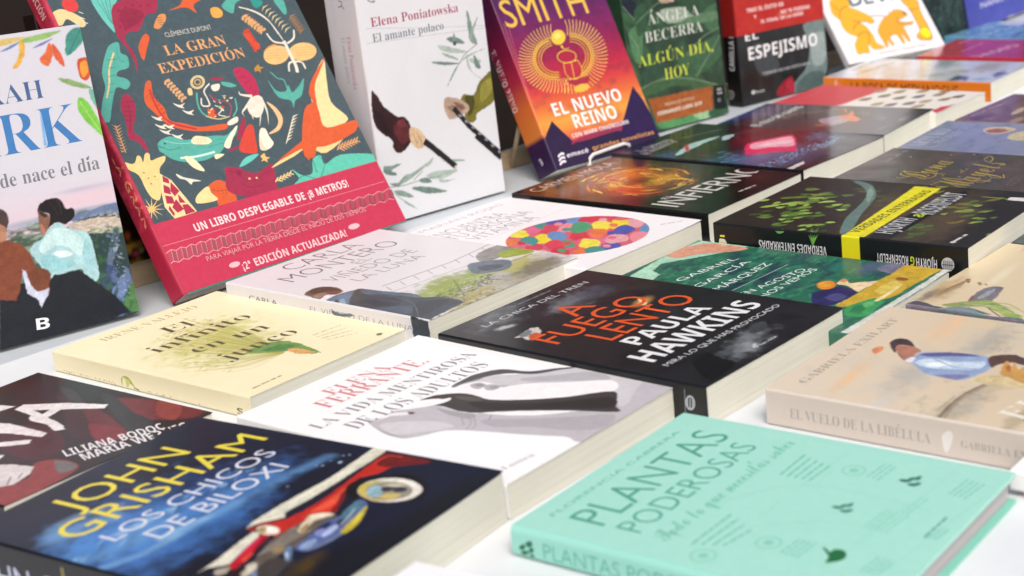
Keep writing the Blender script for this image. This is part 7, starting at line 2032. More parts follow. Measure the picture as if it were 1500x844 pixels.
def mint_hardcover():
    b = Book('hardcover_book', 'mint green hardcover with dark green lettering and small plant drawings', 161.3, 204.9, 17.2, MATTE, 'a0dacb', spine='95d2c5', hard=True, pages=PAGES_GREY, back='7cc4b2', group='books lying flat in rows on the table')
    b.place_flat(-0.0266, -0.2697, 79.73, 0.0003)
    c, s = b.cover, b.spine
    c.mottle('acdfce',3,3,0.4,0.4,0.7,2)
    c.text('FLORENCIA CABRERA','sans','5fae97',2,18,190.5,118.8,3.4)
    c.text('PLANTAS','light','4a9c84',2,20,160.5,123.3,22.4)
    c.text('PODEROSAS','light','4fa18a',2,21.4,138.9,115.1,15.4)
    c.text('Todo lo que necesitás saber','script','6ab7a0',2,20.3,122.3,128.9,11)
    c.words('66b29c',2,22.9,109.1,36.2,1.5,-1,0)
    c.words('66b29c',2,24.6,104.2,30.8,1.5,-3,1)
    c.words('66b29c',2,26.3,99.2,25.4,1.5,-6,2)
    c.words('66b29c',2,28,94.3,20.2,1.5,-11,3)
    c.words('66b29c',2,109.1,109.1,28.3,1.5,1,5)
    c.words('66b29c',2,109.1,104.7,26.2,1.5,0,6)
    c.words('66b29c',2,109.1,100.4,24.2,1.5,-1,7)
    c.words('66b29c',2,109.1,96,22.3,1.5,-2,8)
    c.words('66b29c',2,109.1,91.7,20.4,1.5,-3,9)
    c.words('74bca8',2,125.3,66.5,19.5,1.3,-5,1271)
    c.words('74bca8',2,124.8,63.3,19.5,1.3,-5,1272)
    c.words('74bca8',2,124.2,60.1,19.4,1.3,-5,1273)
    c.words('74bca8',2,124,20.2,20.3,1.3,-7,1391)
    c.words('74bca8',2,123.5,17.2,20.2,1.3,-7,1392)
    c.words('74bca8',2,123,14.2,20.2,1.3,-7,1393)
    c.words('74bca8',2,122.4,11.2,20.1,1.3,-8,1394)
    c.words('84c8b3',2,74.8,42.4,21.1,1.3,-6,1268)
    c.words('84c8b3',2,74.4,39.5,21.1,1.3,-6,1269)
    c.words('84c8b3',2,74,36.5,21,1.3,-6,1270)
    c.words('84c8b3',2,73.6,33.6,21,1.3,-7,1271)
    c.words('84c8b3',2,73.2,30.7,20.9,1.3,-7,1272)
    c.words('74bca8',2,32.8,65.8,17.3,1.3,-5,1144)
    c.words('74bca8',2,32.5,62.9,17.3,1.3,-5,1145)
    c.words('74bca8',2,32.3,59.9,17.2,1.3,-5,1146)
    c.words('74bca8',2,32,57.1,17.2,1.3,-6,1147)
    c.words('74bca8',2,33.7,24,15.7,1.3,-7,1262)
    c.words('74bca8',2,33.4,21.2,15.7,1.3,-8,1263)
    c.words('74bca8',2,33.2,18.5,15.6,1.3,-8,1264)
    c.words('74bca8',2,32.9,15.8,15.6,1.3,-8,1265)
    c.words('84c8b3',2,95.5,32.6,19.3,1.3,-7,1322)
    c.words('84c8b3',2,95.1,29.7,19.3,1.3,-7,1323)
    c.words('74bca8',2,76.1,9.3,13.3,1.3,-8,1362)
    c.words('74bca8',2,75.7,6.5,13.3,1.3,-8,1363)
    c.ell('84c8b3',2,130,76.8,6.5,0,0,6.5,0.14)
    c.ell('84c8b3',2,130,76.8,2.5,0,0,2.5)
    c.ell('84c8b3',2,39.9,76.6,6.5,0,0,6.5,0.14)
    c.ell('84c8b3',2,39.9,76.6,2.5,0,0,2.5)
    c.ell('84c8b3',2,15.2,98.2,6.5,0,0,6.5,0.14)
    c.ell('84c8b3',2,15.2,98.2,2.5,0,0,2.5)
    c.poly('1f6a4e',2,[128.8,50.6,131,48.2,129.9,44.2,127.6,46.6],1)
    c.poly('1f6a4e',2,[129.3,46.6,133.8,46,135,43.9,130.3,44.4],1)
    c.poly('1f6a4e',2,[132.8,43.7,136.9,43.2,137.6,41.2,133.4,41.6],1)
    c.poly('1f6a4e',2,[126.1,44.7,128.1,42.6,126.9,39,124.7,41],1)
    c.poly('1f6a4e',2,[127.1,41.4,130,40.4,129.6,38,126.6,38.9],1)
    c.line('1f6a4e',3,0.5,[128,48.3,133.5,40.1],1,0)
    c.poly('2f7f62',2,[86.9,67.5,88.9,65.2,88,61.5,85.9,63.7],1)
    c.poly('2f7f62',2,[87.4,63.7,91.4,63.3,92.6,61.3,88.4,61.7],1)
    c.poly('2f7f62',2,[90.7,61,94.2,60.7,94.9,58.9,91.2,59.2],1)
    c.poly('2f7f62',2,[84.7,61.9,86.5,60,85.5,56.6,83.6,58.5],1)
    c.poly('2f7f62',2,[85.7,58.8,88.2,58,87.9,55.7,85.3,56.5],1)
    c.line('2f7f62',3,0.5,[86.3,65.3,91.4,57.8],1,0)
    c.poly('256b3e',2,[44.6,48.8,43.2,45.5,47.1,45,48.2,41.2,45.4,37.6,40.7,36.6,36.7,38.8,34.1,42.8,39.4,43.9],1)
    c.line('256b3e',3,1.2,[46.7,50.7,42.7,44.9],1,0)
    c.line('84c8b3',1,0.35,[69.6,120.4,100.4,97.7,106.2,65.1,104.9,34.1,101.5,19.7],1,0)
    c.line('84c8b3',1,0.35,[45,101.2,69.8,65.2,73.9,34],1,0)
    c.line('8fcfba',1,0.35,[95.4,92.9,147.8,90.4],0,0)
    c.line('8fcfba',1,0.35,[105.5,86.4,127.2,87.1],0,0)
    c.line('8fcfba',1,0.35,[114.7,31.2,151.4,28.7],0,0)
    c.line('8fcfba',1,0.35,[62.2,39,104.9,34.1],0,0)
    c.line('8fcfba',1,0.35,[27.1,42.3,75.9,34.9],0,0)
    c.line('8fcfba',1,0.35,[60.3,94.7,82,93.4],0,0)
    c.line('8fcfba',1,0.35,[52,12.8,127.3,3.7],0,0)
    c.words('2f8a70',2,75.9,11.4,24,1.6,-2,77)
    s.text('PLANTAS PODEROSAS','light','5aab96',2,5.5,184.3,115.1,8.2,-90)
    s.poly('1f6a4e',2,[8.1,200.4,10.9,197.1,9.1,195.9,7.1,198.2],1)
    s.poly('1f6a4e',2,[11.7,195.6,13.5,192,11.2,191.1,9.5,194.3],1)
    s.poly('1f6a4e',2,[5.8,199.5,7.6,195.7,6.6,193.5,4.4,196.7],1)
    s.poly('1f6a4e',2,[8.6,193.8,10.1,191.3,8.1,190.6,6.6,192.7],1)
    s.poly('1f6a4e',2,[5.6,193.6,6.3,191.2,5.1,190.5,4.3,192.6],1)
    return b.build()
mint_hardcover()

def dragonfly_novel():
    b = Book('novel', 'cream novel with a dark haired man in a pale blue shirt in a field', 163.5, 230.0, 22.9, PAINTED, 'd9cbb4', spine='d3c8bd', group='books lying flat in rows on the table', cell=0.65)
    b.place_flat(0.0654, -0.0863, 78.66, 0.0003)
    c, s = b.cover, b.spine
    b.lift = (0.6, 0.6)
    c.vary, c.rag = 0.30, 0.60
    c.soft = 1.6
    c.grad(7.5,225.2,'ddd0bd',77,109.7,'d6c4a6',1)
    c.blob(41.2,192.7,45.5,-1.5,-34.6,-8.9,'e6c193',0.8,1,0.3)
    c.blob(141,176.5,30.4,-7,-40.9,-8.9,'e8bf92',0.8,1,0.3)
    c.blob(55,160.7,31.8,-11.5,-37.3,-15.9,'b4b1aa',0.8,0.9,0.4)
    c.blob(125.2,141.9,36.6,-16.7,-36.5,-13.4,'aeaaa0',0.9,0.9,0.4)
    c.blob(19.8,113,35.6,-12.3,-30.4,-8.4,'a29a86',0.9,0.9,0.4)
    c.blob(66.1,105.1,17.5,-10.9,-15.8,-6.6,'b8ab8c',0.8,0.9,0.4)
    c.blob(18.7,76.9,14.5,-6.9,-20.2,-4.1,'a08f58',0.9,0.8,0.4)
    c.blob(6,157.5,15,-6.4,-12.5,-5.3,'c9cdd0',0.6,1,0.4)
    c.mottle('c9c3b6',18,9,0.4,0.5,0.72,5,30)
    c.mottle('94897a',8,5,0.3,0.58,0.75,9,20,x0=-23.3,y0=121.1,x1=163.6,y1=142.4)
    c.text('GABRIELA EXILART','serif','9c9284',3,17.3,211.7,125.1,6.1)
    c.poly('d98b5e',2,[83.1,201.6,88.7,201.8,92.2,198.8,88.2,196.1,81.3,195.5,77.9,196.9],1)
    c.poly('4b393d',4,[99.5,197.1,105.9,197.7,109.7,195.7,110.2,190.8,105.7,184.7,99.9,180.3,100,185.2,98.7,190.2,94.8,190.8,88.4,187,85.1,186.6,91.6,192.4],1)
    c.poly('b27a66',3,[95.8,191.9,98.7,188.3,99.9,181.9,97.9,177.2,93.9,172.3,88.3,173.8,82.1,172.6,76.7,174.7,78.3,177.6,84.5,183.8],1)
    c.poly('7d4c42',4,[85.8,184.7,78.5,177.1,76.2,174.4,76,176.5,81.6,182.1],1)
    c.poly('d9dde4',4,[76.6,174.9,81.7,173.7,81.3,170.4,74.9,169.2,73.3,171.4],1)
    c.poly('93a7ca',3,[77.4,173.1,85.7,172.5,92.6,170.3,96.8,158.6,100.2,145.5,99.8,129.8,84.1,122.1,70.1,124,57.8,130.1,58.1,140.7,59.5,153.3,70.9,166.6],1)
    c.poly('c6d8e8',4,[75.4,168.1,85.4,160.7,84.8,145.9,91.6,129.8,79,127.9,71.8,144.7,69.5,158],1)
    c.poly('5f5f92',4,[88.8,170.9,97.4,158.9,100.2,145.5,98.9,135.4,92.6,151.8,86.9,163.8],1)
    c.poly('7f7fa8',4,[59.2,147.2,64.4,138.9,67.2,128.5,58,132.5,57.8,140.6],1)
    c.poly('e3ecf2',5,[75.1,160.7,82.3,151.9,79.7,145.9,71.2,154],1)
    c.line('6f78a4',5,0.8,[85.4,160.7,76.3,142,78.6,128.9],1,0)
    c.poly('5a4038',3,[98.5,129.8,104.8,127.2,109.9,117.5,106.7,110.4,103,95.1,90.2,90.1,95.1,105.7,96.1,115.3,88.9,120.4,84.1,122.1],1)
    c.poly('c8984e',4,[91.9,117.3,98.6,117.3,89.4,111.4,97.3,112.4,86.8,105.7,92.3,104.5,76.5,95.9,71.6,85.1,67.5,94.5,73.7,106,75.7,112.6],1)
    c.poly('a8622e',5,[88.1,114.3,92,113,80.6,108.9],1)
    c.poly('d3c090',2,[61.8,126.1,73.5,113.9,69.4,97.5,63.7,82,60.2,97.1,59.8,116],1)
    c.line('85745f',2,2.2,[-0.1,117.3,24.4,119.5,41.6,118.3,57.3,114.4],1,0)
    c.line('93836e',2,1.2,[1.7,114.7,29.8,117.5,56.6,112.4],1,0)
    c.line('9a8b74',2,0.8,[9.6,122.8,33.6,122.6],1,0)
    c.text('EL VUELO','serif','ece5d8',3,16,75.3,129,16.3,-11.4)
    s.text('EL VUELO DE LA LIBÉLULA','serif','a39b92',2,7.5,213.6,91,6.2,-90)
    s.text('GABRIELA EXILART','serif','a39b92',2,8.6,104.1,55.6,4.3,-90)
    s.poly('e6e2dc',1,[13.3,115.4,17.3,111.1,14.5,108.7,5.8,111.5,4.5,114],1)
    return b.build()
dragonfly_novel()

def green_jungle_novel():
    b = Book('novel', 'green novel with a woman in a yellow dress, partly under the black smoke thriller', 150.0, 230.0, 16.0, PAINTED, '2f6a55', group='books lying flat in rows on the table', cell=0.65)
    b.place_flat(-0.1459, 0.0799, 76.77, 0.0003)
    c, s = b.cover, b.spine
    b.lift = (1.6, 0.4)
    c.vary, c.rag = 0.35, 0.70
    c.soft = 1.4
    c.mottle('256a52',14,9,0.8,0.4,0.65,3)
    c.mottle('4f9a78',7,4,0.5,0.55,0.75,6)
    c.mottle('232f4a',16,10,0.6,0.55,0.72,9)
    c.blob(54.7,130.3,40,4.5,-7.1,-11.3,'1f2440',0.8,0.9,0.3)
    c.blob(89.5,123,33.2,6.4,-10.6,-10.2,'1f2440',0.7,0.9,0.3)
    c.poly('a9d6bd',1,[6.2,213.7,51.9,223.2,112.9,231.3,154.8,226.4,150.2,179.4,122.1,194.1,99.3,210.2,84.8,219.5,65.9,214.2,60.3,202.8,46.5,199.4,-7.9,202.3])
    c.poly('d79a80',2,[105.7,232.4,120.5,233.2,137.8,225.4,147.1,213.5,146.1,178.4,133.7,184.3,125.5,196.6,113.2,209.5,101,216.9],1)
    c.text('GABRIEL','sans','dbe3e2',3,51.7,176.5,67.8,7.1,-7.2)
    c.text('GARCÍA','sans','dbe3e2',3,44.6,154.1,71.8,6.9)
    c.text('MÁRQUEZ','sans','dbe3e2',3,45.2,135.7,72.4,7.7)
    c.line('c9d5d4',2,0.5,[49,126.6,120.2,123.2],0,0)
    c.text('EN AGOSTO','sans','dbe3e2',3,41.5,111.2,73.6,7.1,-7.4)
    c.text('NOS VEMOS','sans','dbe3e2',3,43.5,94.6,74.8,6.9)
    c.blob(135.7,59.2,19.2,-9.8,-17.1,-12.7,'5a5f80',0.8,0.9,0.3)
    c.blob(133.8,82.7,19.2,-9,-15.5,-11.5,'2f6f68',0.7,0.9,0.3)
    c.poly('77748c',1,[134.8,52.4,147.1,49.9,150.3,42.2,150.2,36,132.3,37.2,128.8,39.8],1)
    c.poly('2d2b5c',1,[66.6,68.6,75.3,64.6,85.7,62.3,88.6,52.4,82.3,39.7,70.7,37.5,58.9,38.9,46.2,42.6,42.1,52.1],1)
    c.poly('4a4a80',2,[61.2,54.5,73.9,51.5,69.2,41.1,57.6,41.8],1)
    c.poly('c7a638',2,[48.5,38.3,61.4,38.1,82.6,37.6,105,38.9,117.3,38.1,128.8,36.8,150.7,36.2,151.5,23.7,153.3,7.1,133.3,8.2,104.2,10,85.9,9.8,73.9,14.2,66.8,20.5,57.9,25.7,50.4,28.7],1)
    c.poly('d6c05a',3,[92.2,30.2,114,28.7,110.7,19.4,90.1,18.7,83.9,22.6],1)
    c.poly('e6d8a0',3,[69.9,18.5,90.1,18.7,108.8,18.4,102.6,16.5,78.1,15,68.8,15.7],1)
    c.poly('8f5a34',3,[120.6,28.9,123.5,27.8,123.3,20.8,119.4,18.5,116.9,22.8,117.2,26.7],1)
    c.poly('a88a30',3,[108.4,13.7,109.4,11.3,104.3,9.7],1)
    c.poly('e6cfa6',3,[92.4,63.3,97.9,64.4,102.7,64.5,103.8,61.9,97.8,54.7,101.3,50.5,105.2,45.1,109.9,38.6,101.1,37.9,91.3,38.8,82.5,39.4,86.7,46,91.8,54.3],1)
    c.poly('d98a5a',4,[98.8,65,104.3,64.7,104,61.4,98.6,59.8],1)
    c.ell('dd8a2a',3,87.2,68.6,3.9,-5.9,-8.5,-5.5)
    c.ell('e6a83e',4,88.1,70.7,2.1,-3.4,-4.3,-2.7)
    c.poly('3f9c5c',2,[32.2,20.3,47.5,28.5,58.3,27.4,64.8,25.2,74.6,20.4,70.8,11,75.5,10.6,56.5,8.9,38.5,6],1)
    c.poly('2f7f50',3,[41.7,22.9,56.1,24.7,56.9,17.8,41.1,14.6],1)
    c.poly('66b878',3,[59.4,22.2,67.3,19.3,62.5,15.1,53.4,15.8],1)
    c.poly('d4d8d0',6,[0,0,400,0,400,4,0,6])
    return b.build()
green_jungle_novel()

def burning_eye_novel():
    b = Book('novel', 'glossy black novel with a glowing orange yellow burst and slanting white title', 155.2, 228.2, 25.1, PAINTED_GLOSS, '17130f', spine='101010', group='books lying flat in rows on the table', cell=0.60)
    b.place_flat(-0.3467, 0.3292, 77.40, 0.0003)
    c, s = b.cover, b.spine
    b.lift = (0.8, 0.6)
    c.soft = 1.6
    c.blob(98.6,192,63.6,-20.5,-57.1,-58.4,'3a342e',0.7,1)
    c.blob(81,137.7,44.9,-54.1,-62.6,-54.6,'8a4414',0.95,0.9,0.3)
    c.blob(96.1,162.6,37.2,-30.3,-23.5,-22.5,'c4701a',0.9,0.9,0.4)
    c.blob(49,122.1,23,-25.6,-17.6,-17.8,'b5481c',0.95,0.8,0.4)
    c.blob(59,147.3,16.6,-4.8,-16.9,-15.4,'e0b035',0.9,0.9,0.4)
    c.blob(93.9,121.2,28.9,-18.2,-23.6,-19.5,'d9a02a',0.8,0.9,0.4)
    c.line('c05a1e',1,3.02,[52.4,102.7,49.5,110.2,46.3,117.5],1,2)
    c.line('8a3214',2,2.03,[69.1,180,76.3,180.6,84.1,181.9],1,2)
    c.line('a83c18',1,2.84,[58.8,91.7,54.1,97.2,49.2,102.6],1,2)
    c.line('d97a24',2,1.33,[81.1,164.8,85.1,160,94.3,159.4],1,2)
    c.line('8a3214',1,1.14,[59,132,61,139.9,66.2,150.3],1,2)
    c.line('d8902a',2,2.81,[72.6,168.3,81.3,169.6,87.3,168.8],1,2)
    c.line('f0d060',1,2.57,[73,194.9,77.8,193,87.9,195.2],1,2)
    c.line('f0d060',2,3.12,[28.2,139.4,33.9,150,35.4,157.4],1,2)
    c.line('f0d060',1,1.48,[58.6,128.9,58.4,136.1,63.7,147.8],1,2)
    c.line('c05a1e',2,1.93,[38,149.5,41.2,156,48.3,165.7],1,2)
    c.line('f0d060',1,2.29,[67.6,176.1,72.6,175.5,82.7,178.8],1,2)
    c.line('8a3214',2,1.62,[106.4,196.1,111.2,190.3,117.4,185.6],1,2)
    c.line('c05a1e',1,3.12,[105.1,185.7,107.5,177.7,115.1,173.8],1,2)
    c.line('e6b83e',2,2.39,[65,182.8,69.5,182.1,80.1,186.2],1,2)
    c.line('f0d060',1,2.88,[62.1,116.6,57.4,122.8,58.4,133.4],1,2)
    c.line('f0d060',2,2.97,[90.6,87.9,86.3,89.9,76.2,87.7],1,2)
    c.line('d8902a',1,1.1,[44.7,143.6,48.9,151.3,54.5,160.2],1,2)
    c.line('c05a1e',2,2.21,[103.8,96.9,93.8,92.4,88.9,91.6],1,2)
    c.line('d8902a',1,1.68,[56.6,115.6,57.8,126.1,53.9,132.9],1,2)
    c.line('e6b83e',2,3.14,[74.2,157.6,82.7,158.3,88.7,157],1,2)
    c.line('8a3214',1,1.75,[42.7,103.5,41.4,112.3,38.6,119.8],1,2)
    c.line('f0d060',2,2.01,[73.2,83.3,66.7,86,60.6,88.9],1,2)
    c.line('a83c18',1,1.23,[87.7,183.7,91.3,178.4,100.8,177.7],1,2)
    c.line('d97a24',2,2.58,[111.3,156.7,112.7,148.2,110.7,137.3],1,2)
    c.line('a83c18',1,1.67,[25.7,108.1,26.2,117.6,24.8,125.9],1,2)
    c.line('c05a1e',2,1.04,[139.3,174.6,139.3,164.4,140.8,155.5],1,2)
    c.line('d97a24',1,1.73,[79,160.7,86.7,159.1,92.5,156.1],1,2)
    c.line('c05a1e',2,2.62,[126.9,131.3,124.8,124.7,116.7,113.9],1,2)
    c.line('c05a1e',1,1.55,[98.8,96.1,91.6,94.5,83.9,92.6],1,2)
    c.line('c05a1e',2,1.41,[72.9,169.2,78.6,168.1,87.6,169.5],1,2)
    c.line('8a3214',1,1.83,[113.3,150.9,109.6,139.7,109.5,131.2],1,2)
    c.line('d97a24',2,1.29,[106.3,105.5,98.9,101.8,91.5,98.1],1,2)
    c.line('c05a1e',1,1.41,[85.5,170.1,92.2,166.8,98,162.9],1,2)
    c.line('c05a1e',2,3.09,[90.1,163.2,93.8,156.3,99.7,151.2],1,2)
    c.line('e6b83e',1,1.18,[47.6,93.1,42.6,98.9,40.4,106.8],1,2)
    c.line('c05a1e',2,1.5,[56,99.4,54.3,107.6,48.2,112.6],1,2)
    c.line('8a3214',1,2.84,[62.7,156.7,69.6,160.2,77.4,164.5],1,2)
    c.line('8a3214',2,2.41,[117.3,147,112.5,135.8,111.6,127.5],1,2)
    c.line('c05a1e',1,2.14,[55.5,126,55.1,133.8,58.8,145],1,2)
    c.line('c05a1e',2,1.92,[41.7,157.5,48.2,164.9,53.7,171.6],1,2)
    c.line('d8902a',1,2.05,[108.8,137.3,101.6,127.2,98.7,120.2],1,2)
    c.line('a83c18',2,3.09,[80.8,179.4,85.1,175.6,94.8,176.1],1,2)
    c.line('8a3214',1,2.66,[50,94.6,44.9,100.3,42.6,108.1],1,2)
    c.line('e6b83e',2,2.9,[118.7,120.2,109.9,111.6,105.8,106.3],1,2)
    c.line('e6b83e',1,1.1,[104.4,129.7,95.4,121.1,91.4,116.4],1,2)
    c.line('f0d060',2,2.27,[110.5,194.6,118.7,191.2,120.6,182.8],1,2)
    c.line('c05a1e',1,1.53,[99.4,162.9,105.3,157.2,105.1,146.8],1,2)
    c.line('a83c18',2,1.25,[66,152.6,75.6,157.8,80.8,159.5],1,2)
    c.line('8a3214',1,2.72,[117.2,118.2,111.4,112.2,103.9,105.1],1,2)
    c.line('8a3214',2,1.26,[61.6,98.4,58.5,105.2,52.4,109.8],1,2)
    c.line('e6b83e',1,2.81,[33.7,101.8,34.9,112.2,30.5,118.5],1,2)
    c.line('d8902a',2,2.66,[85.5,194.9,94,194.2,99.4,190.9],1,2)
    c.line('d8902a',1,2.04,[79.6,179.6,84.9,176.8,93.7,176.8],1,2)
    c.line('e6b83e',2,1.1,[99.8,127.1,95.4,124,85.6,116.8],1,2)
    c.line('d97a24',1,1.19,[61.3,145,67.9,151.2,74.5,157.5],1,2)
    c.line('c05a1e',2,1.85,[49.8,119.9,50.8,129.7,50.4,138.5],1,2)
    c.line('c05a1e',1,1.94,[52.9,118.6,54.8,129.4,52.4,136.9],1,2)
    c.line('8a3214',2,1.18,[115.3,105.1,110.1,101.6,100.9,95.2],1,2)
    c.line('8a3214',1,2.19,[35.4,131.7,37.4,140.4,40.9,150.3],1,2)
    c.line('d8902a',2,1.82,[106.6,90.8,99.1,88.2,91.6,85.5],1,2)
    c.line('d97a24',1,1.92,[99.5,174.6,107.3,170.7,108.9,162.1],1,2)
    c.line('a83c18',2,1.16,[64.3,108.6,60.8,115.6,56.5,122],1,2)
    c.line('c05a1e',1,1.82,[27.9,150.7,30.3,157.2,37.3,167.4],1,2)
    c.line('f0d060',2,2.52,[108.8,159.8,106.7,148.3,110.2,141.1],1,2)
    c.line('a83c18',1,2.74,[120.2,185.9,122.6,177.3,127.2,170.4],1,2)
    c.line('d8902a',2,2.79,[111,176.2,112.9,167.4,117.7,160.8],1,2)
    c.line('f0d060',1,1.1,[54.7,149.2,63.5,157.7,67.4,162.5],1,2)
    c.line('e6b83e',2,2.8,[86.9,83.8,80.8,85.1,72.8,84.9],1,2)
    c.line('d8902a',1,2.48,[103.1,148.6,98.8,137.3,98.7,129.1],1,2)
    c.line('8a3214',2,1.2,[121.5,122.1,112.2,112.4,109.2,107.3],1,2)
    c.line('e6b83e',1,1.23,[65,174.5,71,175.3,80,178.5],1,2)
    c.line('c05a1e',2,2.91,[104.7,136.6,101.1,130,93.6,120.4],1,2)
    c.line('d97a24',1,1.55,[95.3,81.3,87.3,80.1,80.7,79.9],1,2)
    c.line('c05a1e',2,2.32,[108.8,168.3,108.4,157.8,113.7,151.5],1,2)
    c.line('f0d060',1,2.1,[58.5,190.9,63.1,191.1,73.6,196],1,2)
    c.line('e6b83e',2,1.91,[31.4,144.5,35.3,152.9,40,161.9],1,2)
    c.line('d97a24',1,2.06,[67.4,193.2,74,193.5,82.4,195.3],1,2)
    c.line('d8902a',2,2.1,[109.2,141.4,105,132.3,100.7,123.1],1,2)
    c.line('a83c18',1,2.58,[112.9,195,119.9,190.5,122.7,182.7],1,2)
    c.line('a83c18',2,2.13,[59.4,115,55,121.4,55.7,131.7],1,2)
    c.line('8a3214',1,1.65,[125.8,150.2,122.1,139.3,121.1,130.4],1,2)
    c.line('a83c18',2,3.16,[27.5,146,29.5,152.8,36,163.4],1,2)
    c.line('8a3214',1,1.84,[52.5,119,54.3,129.7,52.3,137.4],1,2)
    c.line('8a3214',2,2.9,[47,128.2,49.8,138,51.6,147.1],1,2)
    c.line('e6b83e',1,2.03,[105.8,185.6,108.6,177.9,115.6,173.5],1,2)
    c.line('f0d060',2,3.18,[124.8,158.1,126.7,150.2,123,138.4],1,2)
    c.line('d8902a',1,2.03,[129.4,118.9,125,112.5,117.2,103.8],1,2)
    c.line('d97a24',2,1.15,[47.8,97.5,46.2,105.9,41.3,111.9],1,2)
    c.line('8a3214',1,1.57,[37.8,96.9,37.1,106.1,32.9,112.6],1,2)
    c.line('c05a1e',2,1.37,[112.4,190.7,120,186.5,121.7,177.8],1,2)
    c.line('8a3214',1,1.19,[74.6,113.2,71.8,120.1,64.2,123.4],1,2)
    c.line('c05a1e',2,2,[113.9,152.9,111,141.9,111.1,133.2],1,2)
    c.line('c05a1e',1,1.96,[60.1,125.3,61.4,134.9,62.6,144.4],1,2)
    c.line('f0d060',2,1.86,[57.3,97.9,52.9,104,49,110.5],1,2)
    c.line('d97a24',1,1.95,[83.4,107,77,108.9,69.8,110.3],1,2)
    c.line('a83c18',2,3.07,[61.4,158.5,69.4,163.1,76,166.6],1,2)
    c.line('c05a1e',1,2.46,[126.5,174.1,127,164.1,129.6,155.9],1,2)
    c.line('d8902a',2,2.66,[131.2,119.2,122.2,109.4,119.2,103.8],1,2)
    c.line('d8902a',1,2.47,[94.9,180.8,100.6,176.1,106.4,171.4],1,2)
    c.line('d97a24',2,2.25,[95.5,111,89.9,110.6,80.6,107.3],1,2)
    c.line('e6b83e',1,1.82,[88.7,185.3,92.6,180.1,101.8,179],1,2)
    c.line('a83c18',2,1.31,[57.1,142.8,64,151,68.8,157.7],1,2)
    c.line('a83c18',1,1.66,[108.9,179.2,114.9,173.5,116.9,164.8],1,2)
    c.line('d97a24',2,1.15,[40.6,166.2,45.8,171.5,53.5,179],1,2)
    c.line('d97a24',1,1.86,[114.6,172.3,119.6,165.8,119.4,155.3],1,2)
    c.line('e6b83e',2,1.09,[64.3,118.4,62.6,126.9,60.9,135.5],1,2)
    c.line('c05a1e',1,2.93,[43.3,98.4,38.1,104.1,37.9,113.7],1,2)
    c.line('d8902a',2,1.78,[33.5,156.7,36.9,162.7,44.4,172.1],1,2)
    c.line('d8902a',1,2.5,[84.9,107.5,77.6,108.4,71,110],1,2)
    c.line('d97a24',2,1.42,[107.4,139.7,103.2,131.2,98.1,122],1,2)
    c.line('8f8880',1,0.7,[19.3,200.2,12.2,173.7,13,154.5],1,2)  # these grey arcs are a reflection painted into the cover
    c.line('8f8880',1,0.7,[24.7,199.7,16.8,172.7,17.5,153.7],1,2)
    c.line('8f8880',1,0.7,[30,199.2,21.5,171.7,22,153],1,2)
    c.line('8f8880',1,0.7,[35.4,198.7,26.2,170.7,26.6,152.3],1,2)
    c.line('8f8880',1,0.7,[40.8,198.2,31,169.7,31.1,151.6],1,2)
    c.line('8f8880',1,0.7,[46.3,197.7,35.7,168.6,35.7,150.9],1,2)
    c.line('8f8880',1,0.7,[51.7,197.2,40.5,167.6,40.4,150.2],1,2)
    c.line('8f8880',1,0.7,[57.2,196.7,45.3,166.6,45,149.5],1,2)
    c.line('8f8880',1,0.7,[62.8,196.2,50.1,165.5,49.7,148.7],1,2)
    c.line('8f8880',1,0.7,[68.3,195.7,54.9,164.5,54.3,148],1,2)
    c.line('8f8880',1,0.7,[73.9,195.2,59.8,163.4,59,147.3],1,2)
    c.line('8f8880',1,0.7,[79.6,194.7,64.6,162.4,63.8,146.6],1,2)
    c.line('8f8880',1,0.7,[85.2,194.2,69.5,161.3,68.5,145.8],1,2)
    c.line('8f8880',1,0.7,[90.9,193.7,74.4,160.2,73.3,145.1],1,2)
    c.line('8f8880',1,0.7,[96.6,193.2,79.4,159.2,78.1,144.3],1,2)
    c.line('8f8880',1,0.7,[102.4,192.7,84.3,158.1,82.9,143.6],1,2)
    c.blob(82.1,134.2,14.2,-13.4,-13.3,-12.2,'2a150c',0.85,0.8,0.4)
    c.line('e0a030',3,3.5,[56.8,172.3,68.7,163.8,66.1,144],1,2)
    c.line('c8641e',3,3,[48.5,156.7,48.5,134.6,56,123.1],1,2)
    c.line('e8c64a',3,3.5,[93.1,111.9,102,103.2,97.9,83.2],1,2)
    c.line('c98a2a',3,2.5,[82,95.3,92,87.5,103.2,80.6],1,2)
    c.line('d0581e',3,4,[41.5,133.6,39.2,101.8,57.4,85.8],1,2)
    c.line('8a3214',3,3,[32.4,113.6,34.8,90,51.7,77.5],1,2)
    c.line('d9a436',3,2.5,[84.7,181,110.8,178.6,123,165.1],1,2)
    c.line('b8862e',3,2.5,[125.3,157.8,132.1,135.9,127.4,110.6],1,2)
    c.line('8f5a1e',3,2,[107,153,117.1,138.3,112.8,117.5],1,2)
    c.line('d27a22',3,2.5,[98.5,162.3,110.1,155.4,109.8,141.7],1,2)
    c.text('CARMEN MOLA','sans','c3bab2',4,12.7,204.7,123.2,15.5)
    c.text('INFIERNO','sans','e3ddd8',4,10.9,40.6,152.3,29.5)
    c.text('El','sans','d9d3ce',4,30.1,66.9,8.7,7.6,-6.1)
    c.words('cfc9c4',4,76.7,17.5,25.4,3,-3,3)
    c.blob(51,42.1,67.6,-9.2,-55.5,-13.4,'120f0e',0.8,0.9)
    return b.build()
burning_eye_novel()

